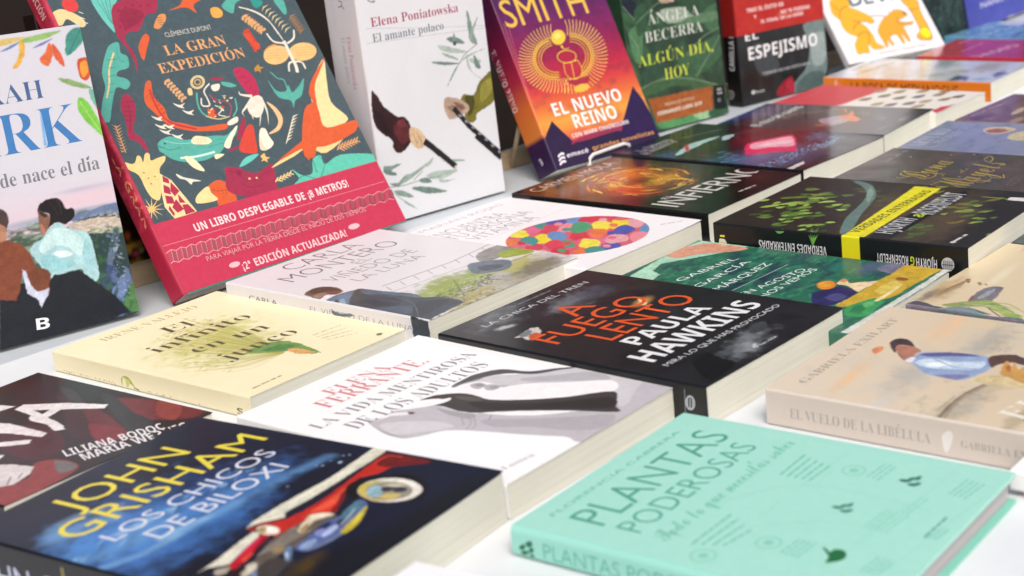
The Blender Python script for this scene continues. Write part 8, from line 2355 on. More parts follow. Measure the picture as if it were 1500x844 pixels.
def neon_pink_thriller():
    b = Book('novel', 'dark thriller with blue streaks and a bright pink glowing panel', 154.0, 237.6, 25.5, PAINTED_GLOSS, '14161e', spine='10121a', group='books lying flat in rows on the table', cell=0.60)
    b.place_flat(-0.3146, 0.4918, 76.09, 0.0003)
    c, s = b.cover, b.spine
    b.lift = (0.9, 0.5)
    c.soft = 1.6
    c.blob(4.9,170.7,37.2,-7.2,-26.3,-22.5,'2c4670',0.9,0.9,0.4)
    c.blob(-3.2,156.3,8.6,-0.4,-13.2,-10.7,'3a5a86',0.9,0.9,0.4)
    c.blob(16.7,215.9,53.4,4.9,-26.3,-26.9,'1d2b38',0.8,0.9)
    c.blob(135.4,66.4,22.7,-13.9,-29.8,-20.7,'4f6684',0.9,0.9,0.5)
    c.blob(95.5,137.2,37.2,0.8,-28.9,-23.4,'54142a',0.9,0.9,0.4)
    c.blob(122,80.4,17.8,2.3,-37.7,-22.9,'4a1020',0.8,1)
    c.blob(74.8,87.7,66.1,7,-35.7,-22.7,'8a1a3a',0.7,1)
    c.blob(31.7,68.8,68.6,-55.3,-51.3,-38.7,'3f78a8',0.8,1,0.3)
    c.blob(19.9,54.4,39.4,-19.3,-31.5,-25.2,'2c5a80',0.95,0.8,0.5)
    c.blob(109.4,40.4,26.2,-3.7,-17.8,-13.1,'6fa6bc',0.85,0.8,0.5)
    c.blob(54.1,25.3,40.6,6,-26.5,-18.7,'23405a',0.8,0.9,0.5)
    c.mottle('6f9cc0',5,2,0.85,0.42,0.66,4,20,x0=-36.4,y0=33.1,x1=147.7,y1=56.5)
    c.mottle('0f1826',4,2,0.7,0.5,0.7,14,20,x0=-36.4,y0=33.1,x1=147.7,y1=56.5)
    c.blob(-36.3,23,33.4,-19.2,-14,-13.5,'2a0d10',0.9,0.8)
    c.poly('d93068',3,[74.3,117.9,89.9,121.8,106.1,113.7,132.3,101.8,124,88.7,96,69.4,68.7,52.3,66.7,58.4,55.6,73.3,40.2,91.1,52.3,103.7],1)
    c.poly('eab0c4',4,[81.6,116.1,102.5,108.7,124.8,97.7,114.8,85.3,89.5,69,77.1,87.6,62.8,101.5],1)
    c.poly('f0ccd8',5,[77.8,106.6,109.3,91.9,99.7,79,82.6,91.2],1)
    c.text('La Defensora','ital','c9c6c8',3,16.2,206.7,59.9,12.5,6.4)
    c.text('de medianoche','ital','c9c6c8',3,6.9,194.8,65.6,12.1,7.3)
    c.poly('a9cccc',2,[19.1,166.8,48.9,177.7,71.7,181.2,105.6,173.3,72,168.9,36.5,164,14.8,160.1],1)
    c.poly('c03a5a',3,[51.6,179.7,61,182.3,34,161.3,35.6,166.8],1)
    c.line('b03a58',3,0.8,[25,148.5,21.9,128.1],1,0)
    c.line('9a9a9c',2,0.6,[89.1,169.6,123.2,162.3,150,144.9],1,0)
    c.words('5f7076',2,101.6,235,34.3,5,-5,1)
    c.words('4a5a60',2,84.7,207.3,54.9,5,-18,2)
    c.line('8ab0d0',2,1.2,[36.3,126.7,42,125.1,46.9,120.6],1,2)
    c.line('4a7aa8',2,1.2,[34.2,121.2,39.9,119.6,44.7,115.4],1,2)
    c.line('7fc0cc',2,1.2,[32.1,115.7,37.8,114.1,42.5,110.2],1,2)
    c.line('a04a6a',2,1.2,[30,110.2,35.7,108.6,40.2,105.1],1,2)
    c.line('8ab0d0',2,1.2,[28,104.8,33.6,103.2,38,100],1,2)
    c.line('4a7aa8',2,1.2,[25.9,99.4,31.5,97.8,35.8,94.9],1,2)
    c.line('7fc0cc',2,1.2,[17.9,112.2,23.5,110.6,28.3,106.3],1,2)
    c.line('a04a6a',2,1.2,[15.9,106.8,21.5,105.2,26.2,101.2],1,2)
    c.line('8ab0d0',2,1.2,[13.9,101.5,19.5,99.8,24,96.1],1,2)
    c.line('4a7aa8',2,1.2,[11.9,96.1,17.4,94.5,21.9,91.1],1,2)
    c.line('7fc0cc',2,1.2,[9.9,90.8,15.4,89.2,19.8,86.1],1,2)
    c.line('a04a6a',2,1.2,[8,85.6,13.5,83.9,17.7,81.2],1,2)
    c.line('8ab0d0',2,1.2,[0.1,98.2,5.6,96.5,10.3,92.4],1,2)
    c.line('4a7aa8',2,1.2,[-1.8,92.9,3.6,91.3,8.2,87.4],1,2)
    c.poly('dcdcdc',3,[1.3,18.8,29.2,21.2,32.7,20.3,23.5,14,-5.7,11.8])
    c.poly('8a8c90',3,[-17.3,50.6,-10.2,43.7,-16.9,40.3,-23.6,46.2])
    c.poly('b9d4dc',2,[106.9,168.9,116.1,161.9,97.1,154.8,89.2,158],1)
    return b.build()
neon_pink_thriller()

def midnight_tale_novel():
    b = Book('novel', 'black and violet glossy novel with a small white title and a pale orange shape', 137.7, 211.8, 21.0, PAINTED_GLOSS, '1c1b20', spine='15141c', group='books lying flat in rows on the table', cell=0.65)
    b.place_flat(-0.2859, 0.6692, 81.91, 0.0003)
    c, s = b.cover, b.spine
    b.lift = (0.7, 0.5)
    c.soft = 1.8
    c.blob(81.1,220.6,78.5,-6.8,-46.6,-31.8,'35589c',0.95,0.9,0.3)
    c.blob(85.9,191.8,56.2,-11.5,-37.4,-24.7,'4d3a66',0.8,0.9,0.3)
    c.blob(35.9,181.3,25.9,-2.4,-22.1,-15.5,'5a2a34',0.8,0.9,0.4)
    c.blob(99,111.7,18,-14.3,-28.5,-13.7,'2c3a34',0.8,0.9)
    c.words('7a5a80',2,90,198.8,61.4,6,-29,1)
    c.words('7a4a60',2,60.7,185.4,45,6,-13,2)
    c.line('5f86c4',2,0.8,[48.5,226.5,91,226,121.9,220.9],1,0)
    c.text('El niño del cuento','sansb','d9d8d8',3,16.5,156.3,111.6,12.9)
    c.line('b5785c',2,1.8,[59,150.5,90.4,148,96.1,132.2,111,118.7,123.9,104.1,104.7,92.8],1,0)
    c.poly('978d98',2,[59.7,105.2,78,98.3,90.3,86,72.9,69,42.7,72.5,36.1,82.5],1)
    c.poly('cf6a48',3,[84.7,89,93.5,85.3,113.8,87.9,87.3,73.5,74.4,60.4,59.7,59.6,66.9,75.1],1)
    c.poly('8a5a48',2,[38,99,45.1,86.9,36.8,78.5,29.8,90.5],1)
    c.poly('55553a',2,[107.4,76,117.2,66.9,89.7,59],1)
    c.poly('3f5a44',2,[82.1,44.6,88.5,36.5,69.7,30.4],1)
    c.line('5a5a50',2,0.6,[120.7,91.1,128.3,76.4,106,53],1,0)
    c.words('a8a4a8',2,73.6,13.9,13.5,4,-20,3)
    c.words('77757c',2,26.9,17.9,31.5,3,-8,4)
    return b.build()
midnight_tale_novel()

def bird_guide():
    b = Book('paperback', 'red and white paperback patterned with small brown birds', 129.4, 221.6, 18.2, MATTE, 'e4e1da', group='books lying flat in rows on the table')
    b.place_flat(-0.2618, 0.7951, 77.16, 0.0003)
    c, s = b.cover, b.spine
    c.poly('c7414c',1,[-19.7,228.4,159.2,245.3,141.2,146,126.6,127.6,24.7,131.5,-7.9,145.7])
    c.line('e0938c',2,0.6,[25.5,200.9,92.3,201.4],0,0)
    c.line('efe3dc',2,0.8,[24.7,131.5,126.5,128.5],0,0)
    c.poly('7a6a5a',2,[47.5,125.1,59.7,126.4,66.2,122.6,69.8,118.1,56.4,114.4,48.6,116.5],1)
    c.line('7a6a5a',2,0.8,[61.4,120.8,69.4,116],1,0)
    c.poly('7a6a5a',2,[71.9,112.8,84.3,114,90.9,110.2,94.5,105.7,80.9,102,73,104.2],1)
    c.line('7a6a5a',2,0.8,[86,108.5,94.1,103.6],1,0)
    c.poly('7a6a5a',2,[64.5,88.7,76.7,89.8,83.2,85.9,86.8,81.5,73.4,78,65.6,80.2],1)
    c.line('7a6a5a',2,0.8,[78.4,84.3,86.4,79.5],1,0)
    c.poly('6a6570',2,[77.3,70.2,89.6,71.2,96.1,67.3,99.7,62.9,86.2,59.6,78.4,61.8],1)
    c.line('6a6570',2,0.8,[91.2,65.7,99.3,60.9],1,0)
    c.poly('8f7a5a',2,[94.3,52.1,106.7,53,113.3,49.1,116.9,44.6,103.2,41.4,95.4,43.7],1)
    c.line('8f7a5a',2,0.8,[108.4,47.6,116.5,42.7],1,0)
    c.poly('6a6570',2,[24.8,79,36.6,80,42.9,76.2,46.4,71.9,33.5,68.5,26,70.7],1)
    c.line('6a6570',2,0.8,[38.3,74.6,46,69.9],1,0)
    c.poly('6a6570',2,[37.2,61.7,49,62.6,55.4,58.8,58.9,54.4,45.9,51.2,38.3,53.5],1)
    c.line('6a6570',2,0.8,[50.7,57.3,58.5,52.5],1,0)
    c.poly('a08f6a',2,[52.7,48.6,64.7,49.5,71,45.6,74.6,41.3,61.4,38.2,53.8,40.4],1)
    c.line('a08f6a',2,0.8,[66.3,44.1,74.2,39.3],1,0)
    c.poly('8f7a5a',2,[69.1,32.4,81.1,33.1,87.5,29.3,91.1,24.9,77.8,21.9,70.1,24.2],1)
    c.line('8f7a5a',2,0.8,[82.8,27.8,90.7,23],1,0)
    c.poly('a08f6a',2,[25.1,43.9,36.7,44.7,43,41,46.5,36.7,33.7,33.6,26.3,35.9],1)
    c.line('a08f6a',2,0.8,[38.4,39.5,46.1,34.7],1,0)
    c.poly('7a6a5a',2,[87.8,24.2,100,24.9,106.5,21,110.1,16.6,96.6,13.7,88.9,16],1)
    c.line('7a6a5a',2,0.8,[101.7,19.6,109.7,14.7],1,0)
    c.poly('a08f6a',2,[24.7,96.8,36.5,97.9,42.8,94.2,46.4,89.8,33.4,86.3,25.8,88.5],1)
    c.line('a08f6a',2,0.8,[38.2,92.5,46,87.8],1,0)
    c.poly('8f7a5a',2,[99.5,107.4,112.2,108.6,118.8,104.8,122.5,100.2,108.5,96.5,100.5,98.7],1)
    c.line('8f7a5a',2,0.8,[113.8,103,122.1,98.1],1,0)
    c.poly('9a7a5f',2,[109.6,81.5,122.3,82.6,129,78.7,132.7,74.2,118.7,70.7,110.6,73],1)
    c.line('9a7a5f',2,0.8,[124,77.1,132.2,72.1],1,0)
    c.poly('9a7a5f',2,[115.7,53.9,128.4,54.8,135,50.9,138.7,46.4,124.7,43.1,116.7,45.5],1)
    c.line('9a7a5f',2,0.8,[130,49.3,138.2,44.4],1,0)
    c.poly('a08f6a',2,[98.3,132.9,111.1,134.2,117.8,130.4,121.5,125.8,107.4,121.9,99.3,124.1],1)
    c.line('a08f6a',2,0.8,[112.8,128.6,121.1,123.7],1,0)
    c.poly('c8404e',3,[15.7,16.7,25,11.2,36.9,12,49.1,3.5,55.3,3.1,15.9,-0.1,4,0.7])
    c.line('c8404e',3,1.2,[21.5,9.4,57.3,3.3],1,0)
    return b.build()
bird_guide()

def orange_spine_novel():
    b = Book('novel', 'thick novel with an orange spine and a pale misty landscape cover', 143.7, 227.6, 23.3, PAINTED_GLOSS, 'cfd3d8', spine='d5761b', group='books lying flat in rows on the table', cell=0.65)
    b.place_flat(-0.2336, 0.9543, 79.18, 0.0003)
    c, s = b.cover, b.spine
    c.soft = 2.0
    c.mottle('b9c2c8',20,12,0.6,0.4,0.7,3)
    c.blob(122.3,113.6,28.1,-13.5,-47.1,-25.9,'7f8f98',0.85,0.9,0.4)
    c.blob(106.3,45.5,43.3,-19.1,-45.5,-23.5,'a8a07c',0.9,0.9,0.3)
    c.blob(63.4,67.6,16.9,-14.7,-22.3,-11.6,'b5b59a',0.8,0.9,0.3)
    c.blob(22.9,51.6,15.9,-11.1,-21.3,-11.2,'303440',0.95,0.8,0.4)
    c.blob(57.5,11.8,17.7,-6.1,-30.8,-12.6,'4a4a60',0.9,0.8,0.5)
    c.blob(18.8,19.5,6.6,-12.2,-15,-6.4,'8fb0b8',0.8,0.9,0.4)
    c.blob(35.3,92.8,16.9,-15.4,-21.7,-12.8,'a9a48c',0.7,0.9,0.4)
    c.blob(15.5,39.4,7.6,-3.8,-14.9,-7.4,'6a2a3a',0.7,0.9)
    c.line('5a5a34',2,1.5,[65.3,81.4,72.6,71.6,67.3,58.3],1,0)
    c.line('7a7a5a',2,0.8,[10.1,86.7,18.8,76.9],1,0)
    c.line('7a705a',2,0.8,[40.4,85,44.1,73.7],1,0)
    c.words('8a90a0',2,54.4,210.8,86.5,6,4,1)
    c.words('98a09c',2,39.6,191.3,78.9,6,-6,2)
    c.words('8f96a6',2,103.6,212,39.8,6,-13,4)
    s.text('LA ROSA DE MEDIANOCHE','sans','4a2c14',2,5.6,188.4,146.2,13.2,-90)
    s.poly('e8a080',2,[21.7,210.5,21.3,208.6,17.4,207.5,12.9,208.4,12,210.6,14.6,212.4],1)
    s.line('e0a05a',2,0.7,[17.4,205.8,12.7,201.7,12.8,206.6],1,0)
    return b.build()
orange_spine_novel()

def crimson_novel():
    b = Book('novel', 'crimson novel with white letters lying behind the orange spined book', 146.8, 230.0, 24.0, GLOSS, 'b02a38', group='books lying flat in rows on the table')
    b.place_flat(-0.1466, 1.1140, 81.45, 0.0003)
    c, s = b.cover, b.spine
    c.mottle('9a2030',20,20,0.6,0.45,0.7,3)
    c.mottle('c84a52',10,4,0.6,0.5,0.7,9,0)
    c.words('d9a0a4',2,109.2,211.4,39.7,5,-7,4)
    c.words('c9868c',2,42.3,181.2,69,5,-3,8)
    c.text('Deseo','sans','d9b0b0',3,-19.1,138.4,123.5,23.3,-8.3)
    return b.build()
crimson_novel()

def sky_blue_book():
    b = Book('paperback', 'pale sky blue glossy paperback with a whitish patch, farthest of the flat books', 153.8, 230.0, 18.1, GLOSS, '5f97bb', group='books lying flat in rows on the table')
    b.place_flat(-0.1664, 1.2927, 73.34, 0.0003)
    c, s = b.cover, b.spine
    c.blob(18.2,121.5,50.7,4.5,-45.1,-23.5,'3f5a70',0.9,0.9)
    c.mottle('8fb8d2',14,5,0.8,0.42,0.66,5,0)
    c.mottle('3f6a90',9,4,0.7,0.5,0.7,15,0)
    c.poly('d3d8de',2,[142.7,215.3,150.4,202.1,151.8,179.8,136.6,165.2,119,179.8,124.1,199.6],1)  # whitish patch near the upper fore-edge corner
    c.words('c9d2da',2,34.2,173.9,91.7,5,-3,3)
    return b.build()
sky_blue_book()

def buried_truths_thriller():
    b = Book('novel', 'dark brown thriller with a broad yellow stripe running over its cover and spine', 164.0, 225.3, 32.8, PAINTED, '2c2823', spine='131517', group='books lying flat in rows on the table', cell=0.65)
    b.place_flat(-0.0993, 0.2340, 79.05, 0.0003)
    c, s = b.cover, b.spine
    b.lift = (0.9, 0.5)
    c.vary, c.rag = 0.25, 0.40
    c.soft = 1.0
    c.blob(75.3,95.1,112.7,-14.5,-83.7,-48.6,'4f4030',0.9,0.9,0.3)
    c.blob(73.5,46.3,93.9,-7.5,-70.8,-31.8,'5a4c3a',0.8,0.9,0.3)
    c.mottle('4a3f26',12,6,0.5,0.5,0.7,4,0,x0=-24.2,y0=41,x1=213.3,y1=92.3)
    c.poly('4a6a30',1,[105.9,203,107.9,199.2,109.7,195.6,111.4,193.6,104.2,194,102,196.8],1)
    c.poly('4a6a30',1,[73.3,240.5,79.8,238,81.8,233.5,83.1,230.5,76.3,232.1,73.9,235.8],1)
    c.poly('3a5228',1,[95.3,196.2,100.1,194.3,101.8,191,103.7,189.3,96.4,189.4,94.3,191.9],1)
    c.poly('8fae4e',1,[55.4,213.6,61.9,211.2,63.9,206.8,63.2,202.7,58.6,205.6,56.2,209.1],1)
    c.poly('9aba58',1,[71,180.5,76.6,180.8,77.8,178.8,77.8,177,72.8,176.9,71.1,178.3],1)
    c.poly('4a6a30',1,[42,166.7,44.5,162.6,46.3,158.7,48.6,156.7,41.3,157.6,39.1,160.7],1)
    c.poly('9aba58',1,[83.8,173,91.3,170.1,93.5,165.1,91.8,160,88.1,164.2,85.5,168.3],1)
    c.poly('3a5228',1,[41.1,204.8,48.3,203.1,50.2,198.9,52.6,196.7,45.1,197.6,42.8,201],1)
    c.poly('3a5228',1,[16.7,177,18.8,174.3,20.3,171.7,20.2,169.3,15.6,170.1,13.7,172.1],1)
    c.poly('4a6a30',1,[64.2,195.5,67.9,192.1,69.7,188.2,71.2,185.7,64.5,186.8,62.3,189.9],1)
    c.poly('8fae4e',1,[43.6,185.8,47.8,184.8,49.1,182.4,50.4,181,44.2,180.6,42.5,182.4],1)
    c.poly('8fae4e',1,[16,148.6,20.9,146.4,22.6,142.9,23.6,140.4,17.8,141.7,15.8,144.5],1)
    c.poly('9aba58',1,[27.6,179.2,29.2,177.1,30.4,175.1,30.5,173.3,25.7,173.2,24,174.7],1)
    c.poly('7fa344',1,[74.2,198.5,81.1,195,83.4,189.7,85.8,186.6,78,188.8,75.3,193.2],1)
    c.poly('9aba58',1,[73.3,226.1,79.4,225,81.1,221.6,81,218.6,75.8,219.9,73.7,222.5],1)
    c.poly('5f7f34',1,[33.3,200.3,36,197.4,37.6,194.4,36.8,191.2,32.7,192.8,30.7,195.2],1)
    c.poly('5f7f34',1,[27.8,200.4,30.4,194.7,32.6,189.5,34.8,186.5,27.5,188.6,25,192.9],1)
    c.poly('9aba58',1,[59.2,200.3,62.5,198.5,63.9,195.9,63.7,193.5,58.9,194.1,57,196],1)
    c.poly('9aba58',1,[68.3,147.3,71.4,144.6,73,141.5,73,138.9,67.9,140.1,65.9,142.6],1)
    c.poly('4a6a30',1,[42.2,186.2,47.1,184.8,48.7,181.8,48.8,179.3,43.7,180.2,41.8,182.5],1)
    c.poly('3a5228',1,[33.1,181.4,37.3,177,39.5,172.1,39.4,167.9,34.4,171.2,31.9,175.2],1)
    c.poly('7fa344',1,[18.1,170.5,24.5,169.5,26.2,166.2,27.1,163.9,21.3,164.8,19.3,167.4],1)
    c.poly('5f7f34',1,[52.3,158.6,56.7,158.3,57.9,156.6,57.2,154.6,53,154.7,51.4,156],1)
    c.poly('9aba58',1,[68.2,202.4,75.3,199.1,77.6,193.7,80.1,190.7,72.1,192.8,69.5,197.2],1)
    c.poly('9aba58',1,[-10.3,131.3,-4.7,129.4,-2.9,125.8,-4,122.1,-7.5,124.7,-9.6,127.6],1)
    c.poly('4a6a30',1,[48.5,185.9,51.9,184.3,53.3,181.8,54.7,180.5,48.3,180.1,46.5,181.9],1)
    c.poly('8fae4e',1,[70.4,209.4,75.4,209.1,76.7,206.9,75.4,204.2,71.6,204.9,69.8,206.5],1)
    c.poly('5f7f34',1,[43.3,157.7,48.6,154.8,50.6,150.6,49.8,146.7,45.5,149.6,43.2,153],1)
    c.poly('3a5228',1,[17.5,135.2,21.8,134.9,23,133.1,23.7,131.9,18.4,131.4,16.8,132.7],1)
    c.poly('5f7f34',1,[86.2,186.6,92.4,185.1,94.1,181.6,95.9,179.6,88.8,180.1,86.7,182.9],1)
    c.poly('9aba58',1,[80.6,158.3,84.8,156,86.4,152.8,87.4,150.6,81.2,151.3,79.2,153.9],1)
    c.poly('4a6a30',1,[57.9,189,61.6,184.8,63.7,180.2,61.9,175.3,58.5,179.1,56,182.9],1)
    c.poly('9aba58',1,[29.8,136.1,33.4,134.4,34.8,131.9,32.8,128.6,30.1,130.4,28.3,132.3],1)
    c.poly('8fae4e',1,[48.2,174,51.7,169.5,53.8,165,52.9,160.6,48.6,164,46.2,167.7],1)
    c.poly('8fae4e',1,[72.8,192.3,78.2,192.7,79.4,191,76.8,187.9,74.3,188.9,72.7,190.1],1)
    c.poly('8fae4e',1,[71.2,195.9,76.2,195.9,77.4,194,77.5,192.3,72.3,191.9,70.6,193.3],1)
    c.poly('7fa344',1,[21,144.9,23.4,140.8,25.2,137.1,25.3,133.9,20.4,136,18.2,139.1],1)
    c.poly('4a6a30',1,[46.7,154.1,51.8,153.8,53.1,151.7,52.8,149.7,48.3,149.9,46.6,151.5],1)
    c.poly('8fae4e',1,[94.3,188.6,99.9,184.4,102.2,179.2,100.4,173.9,96.6,178.3,94,182.6],1)
    c.poly('7fa344',1,[36.8,182.1,41.2,180.7,42.7,178,44.9,176.8,37.8,176.3,35.9,178.4],1)
    c.poly('9aba58',1,[75.7,190.9,80.8,187.5,82.8,183,85.4,180.7,77.5,181.8,75.1,185.5],1)
    c.poly('7fa344',1,[79,186.4,85.2,183.1,87.4,178.3,86.9,174,81.9,177.3,79.4,181.2],1)
    c.poly('7fa344',1,[77.1,191.2,80.1,187.1,82,182.9,81.5,179.2,76.7,181.7,74.4,185],1)
    c.poly('5f7f34',1,[42.4,178.7,44.2,177.1,45.4,175.4,44.1,173.1,40.6,173.5,39,174.6],1)
    c.poly('3a5228',1,[38.1,156.5,40.5,155.3,41.6,153.6,41.7,152.1,36.9,151.7,35.3,152.9],1)
    c.poly('5f7f34',1,[92.4,205.8,97.5,201.3,99.8,196,99,191.1,94.2,195,91.6,199.4],1)
    c.poly('5f7f34',1,[60.1,180.1,67.2,178.4,69.2,174.3,68.3,170.4,63.9,173.1,61.7,176.4],1)
    c.poly('8fae4e',1,[12.2,144,18.2,144.8,19.3,143.2,19.3,141.7,14.7,141.4,13.2,142.5],1)
    c.poly('8fae4e',1,[67,192.9,72.6,192.5,74.1,190,72.4,186.9,68.9,188.2,67.1,190],1)
    c.poly('8fae4e',1,[12.7,152.3,17.8,151.6,19.2,149.2,16.9,145.8,14.5,147.7,12.8,149.5],1)
    c.poly('5f7f34',1,[87.7,212.4,93.2,209,95.2,204.4,94.7,200.2,89.7,203.2,87.3,206.9],1)
    c.poly('5f7f34',1,[11.5,175.7,14.7,174.1,16.1,171.7,15.1,169,11.4,170,9.7,171.8],1)
    c.poly('4a6a30',1,[9.2,175.7,12.3,170.5,14.6,165.4,17.1,162.7,9.6,164.7,7.1,168.8],1)
    c.poly('5f7f34',1,[45.7,179.3,51.4,176.1,53.5,171.4,53.3,167.4,48.4,170.4,45.9,174.2],1)
    c.poly('7fa344',1,[31.1,169.1,37.9,168,39.7,164.4,40.3,161.7,34.7,163.1,32.6,165.9],1)
    c.poly('9aba58',1,[60.1,208.6,67.1,207.1,69,203.1,70.3,200.4,63.8,201.7,61.5,204.9],1)
    c.poly('5f7f34',1,[38.3,177.3,44.6,174.8,46.6,170.5,46.5,166.7,41.5,169.4,39.2,172.9],1)
    c.poly('5f7f34',1,[75.2,162,77.8,158.6,79.5,155.1,80.1,152.4,74.4,153.7,72.3,156.5],1)
    c.poly('3a5228',1,[30.1,209.9,36.5,207.5,38.5,203,38.9,199.5,33.4,201.8,31,205.4],1)
    c.poly('9aba58',1,[105.4,187.2,111.7,187.4,113.1,185.2,110.9,182,107.7,183.2,105.9,184.9],1)
    c.poly('4a6a30',1,[27.7,173.3,32,172.7,33.2,170.7,32.2,168.3,28.5,168.9,26.8,170.4],1)
    c.poly('9aba58',1,[2.6,146.3,6.9,145.6,8.2,143.4,6.9,140.8,3.7,141.8,2,143.4],1)
    c.poly('7fa344',1,[54,175,59.6,173.9,61.2,170.9,59.2,167.2,56.2,169.4,54.2,171.7],1)
    c.poly('3a5228',1,[4.5,126.8,9.4,126.9,10.5,125.3,10.2,123.6,6,123.6,4.5,124.8],1)
    c.poly('7a8a3e',1,[62.4,182.7,69.3,180,71.5,175.3,71,171.1,66.2,174.3,63.7,178.2],1)
    c.poly('56703a',1,[109.3,180.6,114.1,180.1,115.4,177.9,114.4,175.5,110,176,108.2,177.5],1)
    c.poly('56703a',1,[113.2,166.6,115.5,162.9,117.3,159.3,115.5,155.4,111.8,157.9,109.6,160.7],1)
    c.poly('56703a',1,[115.9,186.6,118.6,183.8,120.2,180.8,121.6,179.1,114.7,179.1,112.7,181.4],1)
    c.poly('7a8a3e',1,[119.3,206.3,125.2,203.2,127.2,198.6,126.1,194.2,121.5,197.3,119,201],1)
    c.poly('7a8a3e',1,[80.5,148.3,85.9,147.8,87.2,145.5,84.7,142.1,82.2,143.8,80.4,145.5],1)
    c.poly('56703a',1,[124.8,208.3,126.8,205.4,128.3,202.6,127.2,199.6,122.7,200.7,120.8,202.8],1)
    c.poly('56703a',1,[99,192.4,102.2,190.1,103.7,187.2,102.4,184,98.4,185.5,96.4,187.6],1)
    c.poly('7a8a3e',1,[90.7,182.5,92.9,180.7,94.1,178.7,92.5,176,89,176.7,87.2,178.2],1)
    c.poly('56703a',1,[80.8,182.4,88.2,180.3,90.2,175.9,88.4,171.2,84.8,174.7,82.4,178.3],1)
    c.poly('56703a',1,[75.7,147.3,81,145.9,82.6,142.9,82.5,140.4,77.4,141.5,75.5,143.8],1)
    c.poly('56703a',1,[102.2,176.7,106.8,173.2,108.7,168.9,110.1,166,103.2,167.7,100.9,171.2],1)
    c.poly('7a8a3e',1,[104.9,191.7,109.4,188.9,111.2,185.2,108.8,180.7,105.8,183.7,103.5,186.7],1)
    c.poly('56703a',1,[107.4,185.4,112.6,182,114.6,177.5,113.1,172.9,109,176.3,106.6,180],1)
    c.poly('7a8a3e',1,[107.8,193.4,110.2,188,112.4,183,114.1,179.9,106.8,182,104.2,186],1)
    c.poly('7a8a3e',1,[95.4,175.8,100.6,175.8,101.8,174,99.5,171.1,96.6,172,94.9,173.3],1)
    c.poly('6d8a3a',1,[64.3,26.9,70.2,24.7,71.9,21.3,70.5,17.9,67,20.6,65,23.4],1)
    c.poly('5a7434',1,[101.1,64.2,105.4,61.7,107,58.5,105.1,55,101.9,57.5,99.9,60.1],1)
    c.poly('7a6a34',1,[103.8,58.1,106.1,53.7,108,49.5,106.3,45.5,102.8,48.9,100.5,52.3],1)
    c.poly('6d8a3a',1,[77.4,30.8,81.2,29.4,82.5,27.1,81.6,24.9,77.7,26,76,27.7],1)
    c.poly('8f9a44',1,[113.5,45.1,116.6,43,118,40.5,118.1,38.6,112.9,39.4,111.1,41.3],1)
    c.poly('5a7434',1,[36.7,60.4,43,58.8,44.7,55.5,46.7,53.6,40,54.6,38,57.3],1)
    c.poly('6d8a3a',1,[88.8,81.3,91.6,75.9,93.8,70.8,96,67.8,88.6,70.4,86,74.6],1)
    c.poly('8f9a44',1,[81.9,59.9,85,58.3,86.3,56.2,88.1,55.2,81.5,54.9,79.8,56.5],1)
    c.poly('6d8a3a',1,[113.1,57.1,118.7,55.6,120.3,52.6,121.2,50.6,115.1,51.5,113.1,53.9],1)
    c.poly('5a7434',1,[84.7,74.3,91,70.9,93.1,66.2,91.4,61.7,87.9,65.7,85.4,69.6],1)
    c.poly('5a7434',1,[122.2,53.4,128.1,52,129.7,49.1,128.8,46.3,124.4,48,122.5,50.3],1)
    c.poly('5a7434',1,[138.8,35.5,143.2,34.6,144.4,32.7,146.4,31.9,139.2,31.4,137.5,32.8],1)
    c.poly('5a7434',1,[79.6,41,86.1,38.5,88,34.5,89.7,32,83,33.9,80.7,37.2],1)
    c.poly('7a6a34',1,[129.7,40.8,136.5,38.8,138.3,35.1,138.4,32.2,132.9,34.3,130.8,37.3],1)
    c.poly('7a6a34',1,[102.1,70.6,105.5,65.5,107.7,60.6,109.5,57.4,102.4,60.1,99.8,64.3],1)
    c.poly('5a7434',1,[82.5,17.5,86.8,16.5,88,14.6,87.9,12.9,83.2,13.4,81.6,14.9],1)
    c.poly('5a7434',1,[112.7,53.7,117.9,50,120,45.5,121.5,42.6,114.6,45,112.2,48.7],1)
    c.poly('6d8a3a',1,[94.6,34.6,101.7,31.1,103.9,26.2,106.4,23.4,98.7,26,96.2,30.1],1)
    c.poly('7a6a34',1,[59.4,44.2,63.1,41,64.9,37.3,65.6,34.7,60.1,36.6,57.9,39.6],1)
    c.poly('7a6a34',1,[113.6,60.7,119.3,56.9,121.4,52.2,123.2,49.2,116,51.7,113.6,55.7],1)
    c.poly('7a6a34',1,[63.8,37.4,69.6,36.8,70.9,34.5,72.2,33.2,66.2,33.4,64.5,35.2],1)
    c.poly('8f9a44',1,[106,76.4,108.1,72.9,109.8,69.7,110,67.2,104.6,68.7,102.6,71.3],1)
    c.poly('6d8a3a',1,[82.7,75.7,86.5,74.7,87.7,72.8,86.7,70.7,82.8,71.3,81.2,72.8],1)
    c.poly('8f9a44',1,[117.3,82,125.2,78.8,127.4,73.7,129.4,70.5,121.9,73.2,119.3,77.5],1)
    c.poly('6d8a3a',1,[78.9,28.5,80.6,25.3,82.1,22.4,80.6,19.5,77.3,21.5,75.4,23.8],1)
    c.poly('8f9a44',1,[63.2,27.3,68.7,26.4,70,24.1,70.3,22.3,65.3,23.1,63.6,24.9],1)
    c.poly('8f9a44',1,[99.7,47.4,102.2,44.7,103.6,42,101.8,39,98.6,41,96.7,43.1],1)
    c.poly('6d8a3a',1,[90.9,47.8,97,44.8,99,40.5,97.7,36.4,93.8,39.9,91.5,43.5],1)
    c.poly('8f9a44',1,[90.2,52,96.7,50.8,98.3,47.9,98.3,45.5,93.3,46.9,91.3,49.2],1)
    c.poly('6d8a3a',1,[36.1,1.4,41.7,1.2,42.8,-0.6,41,-2.8,38.4,-1.7,36.9,-0.3],1)
    c.poly('56703a',1,[20.6,59,24,56.4,25.6,53.3,24.5,50.3,21,52.4,19.1,54.9],1)
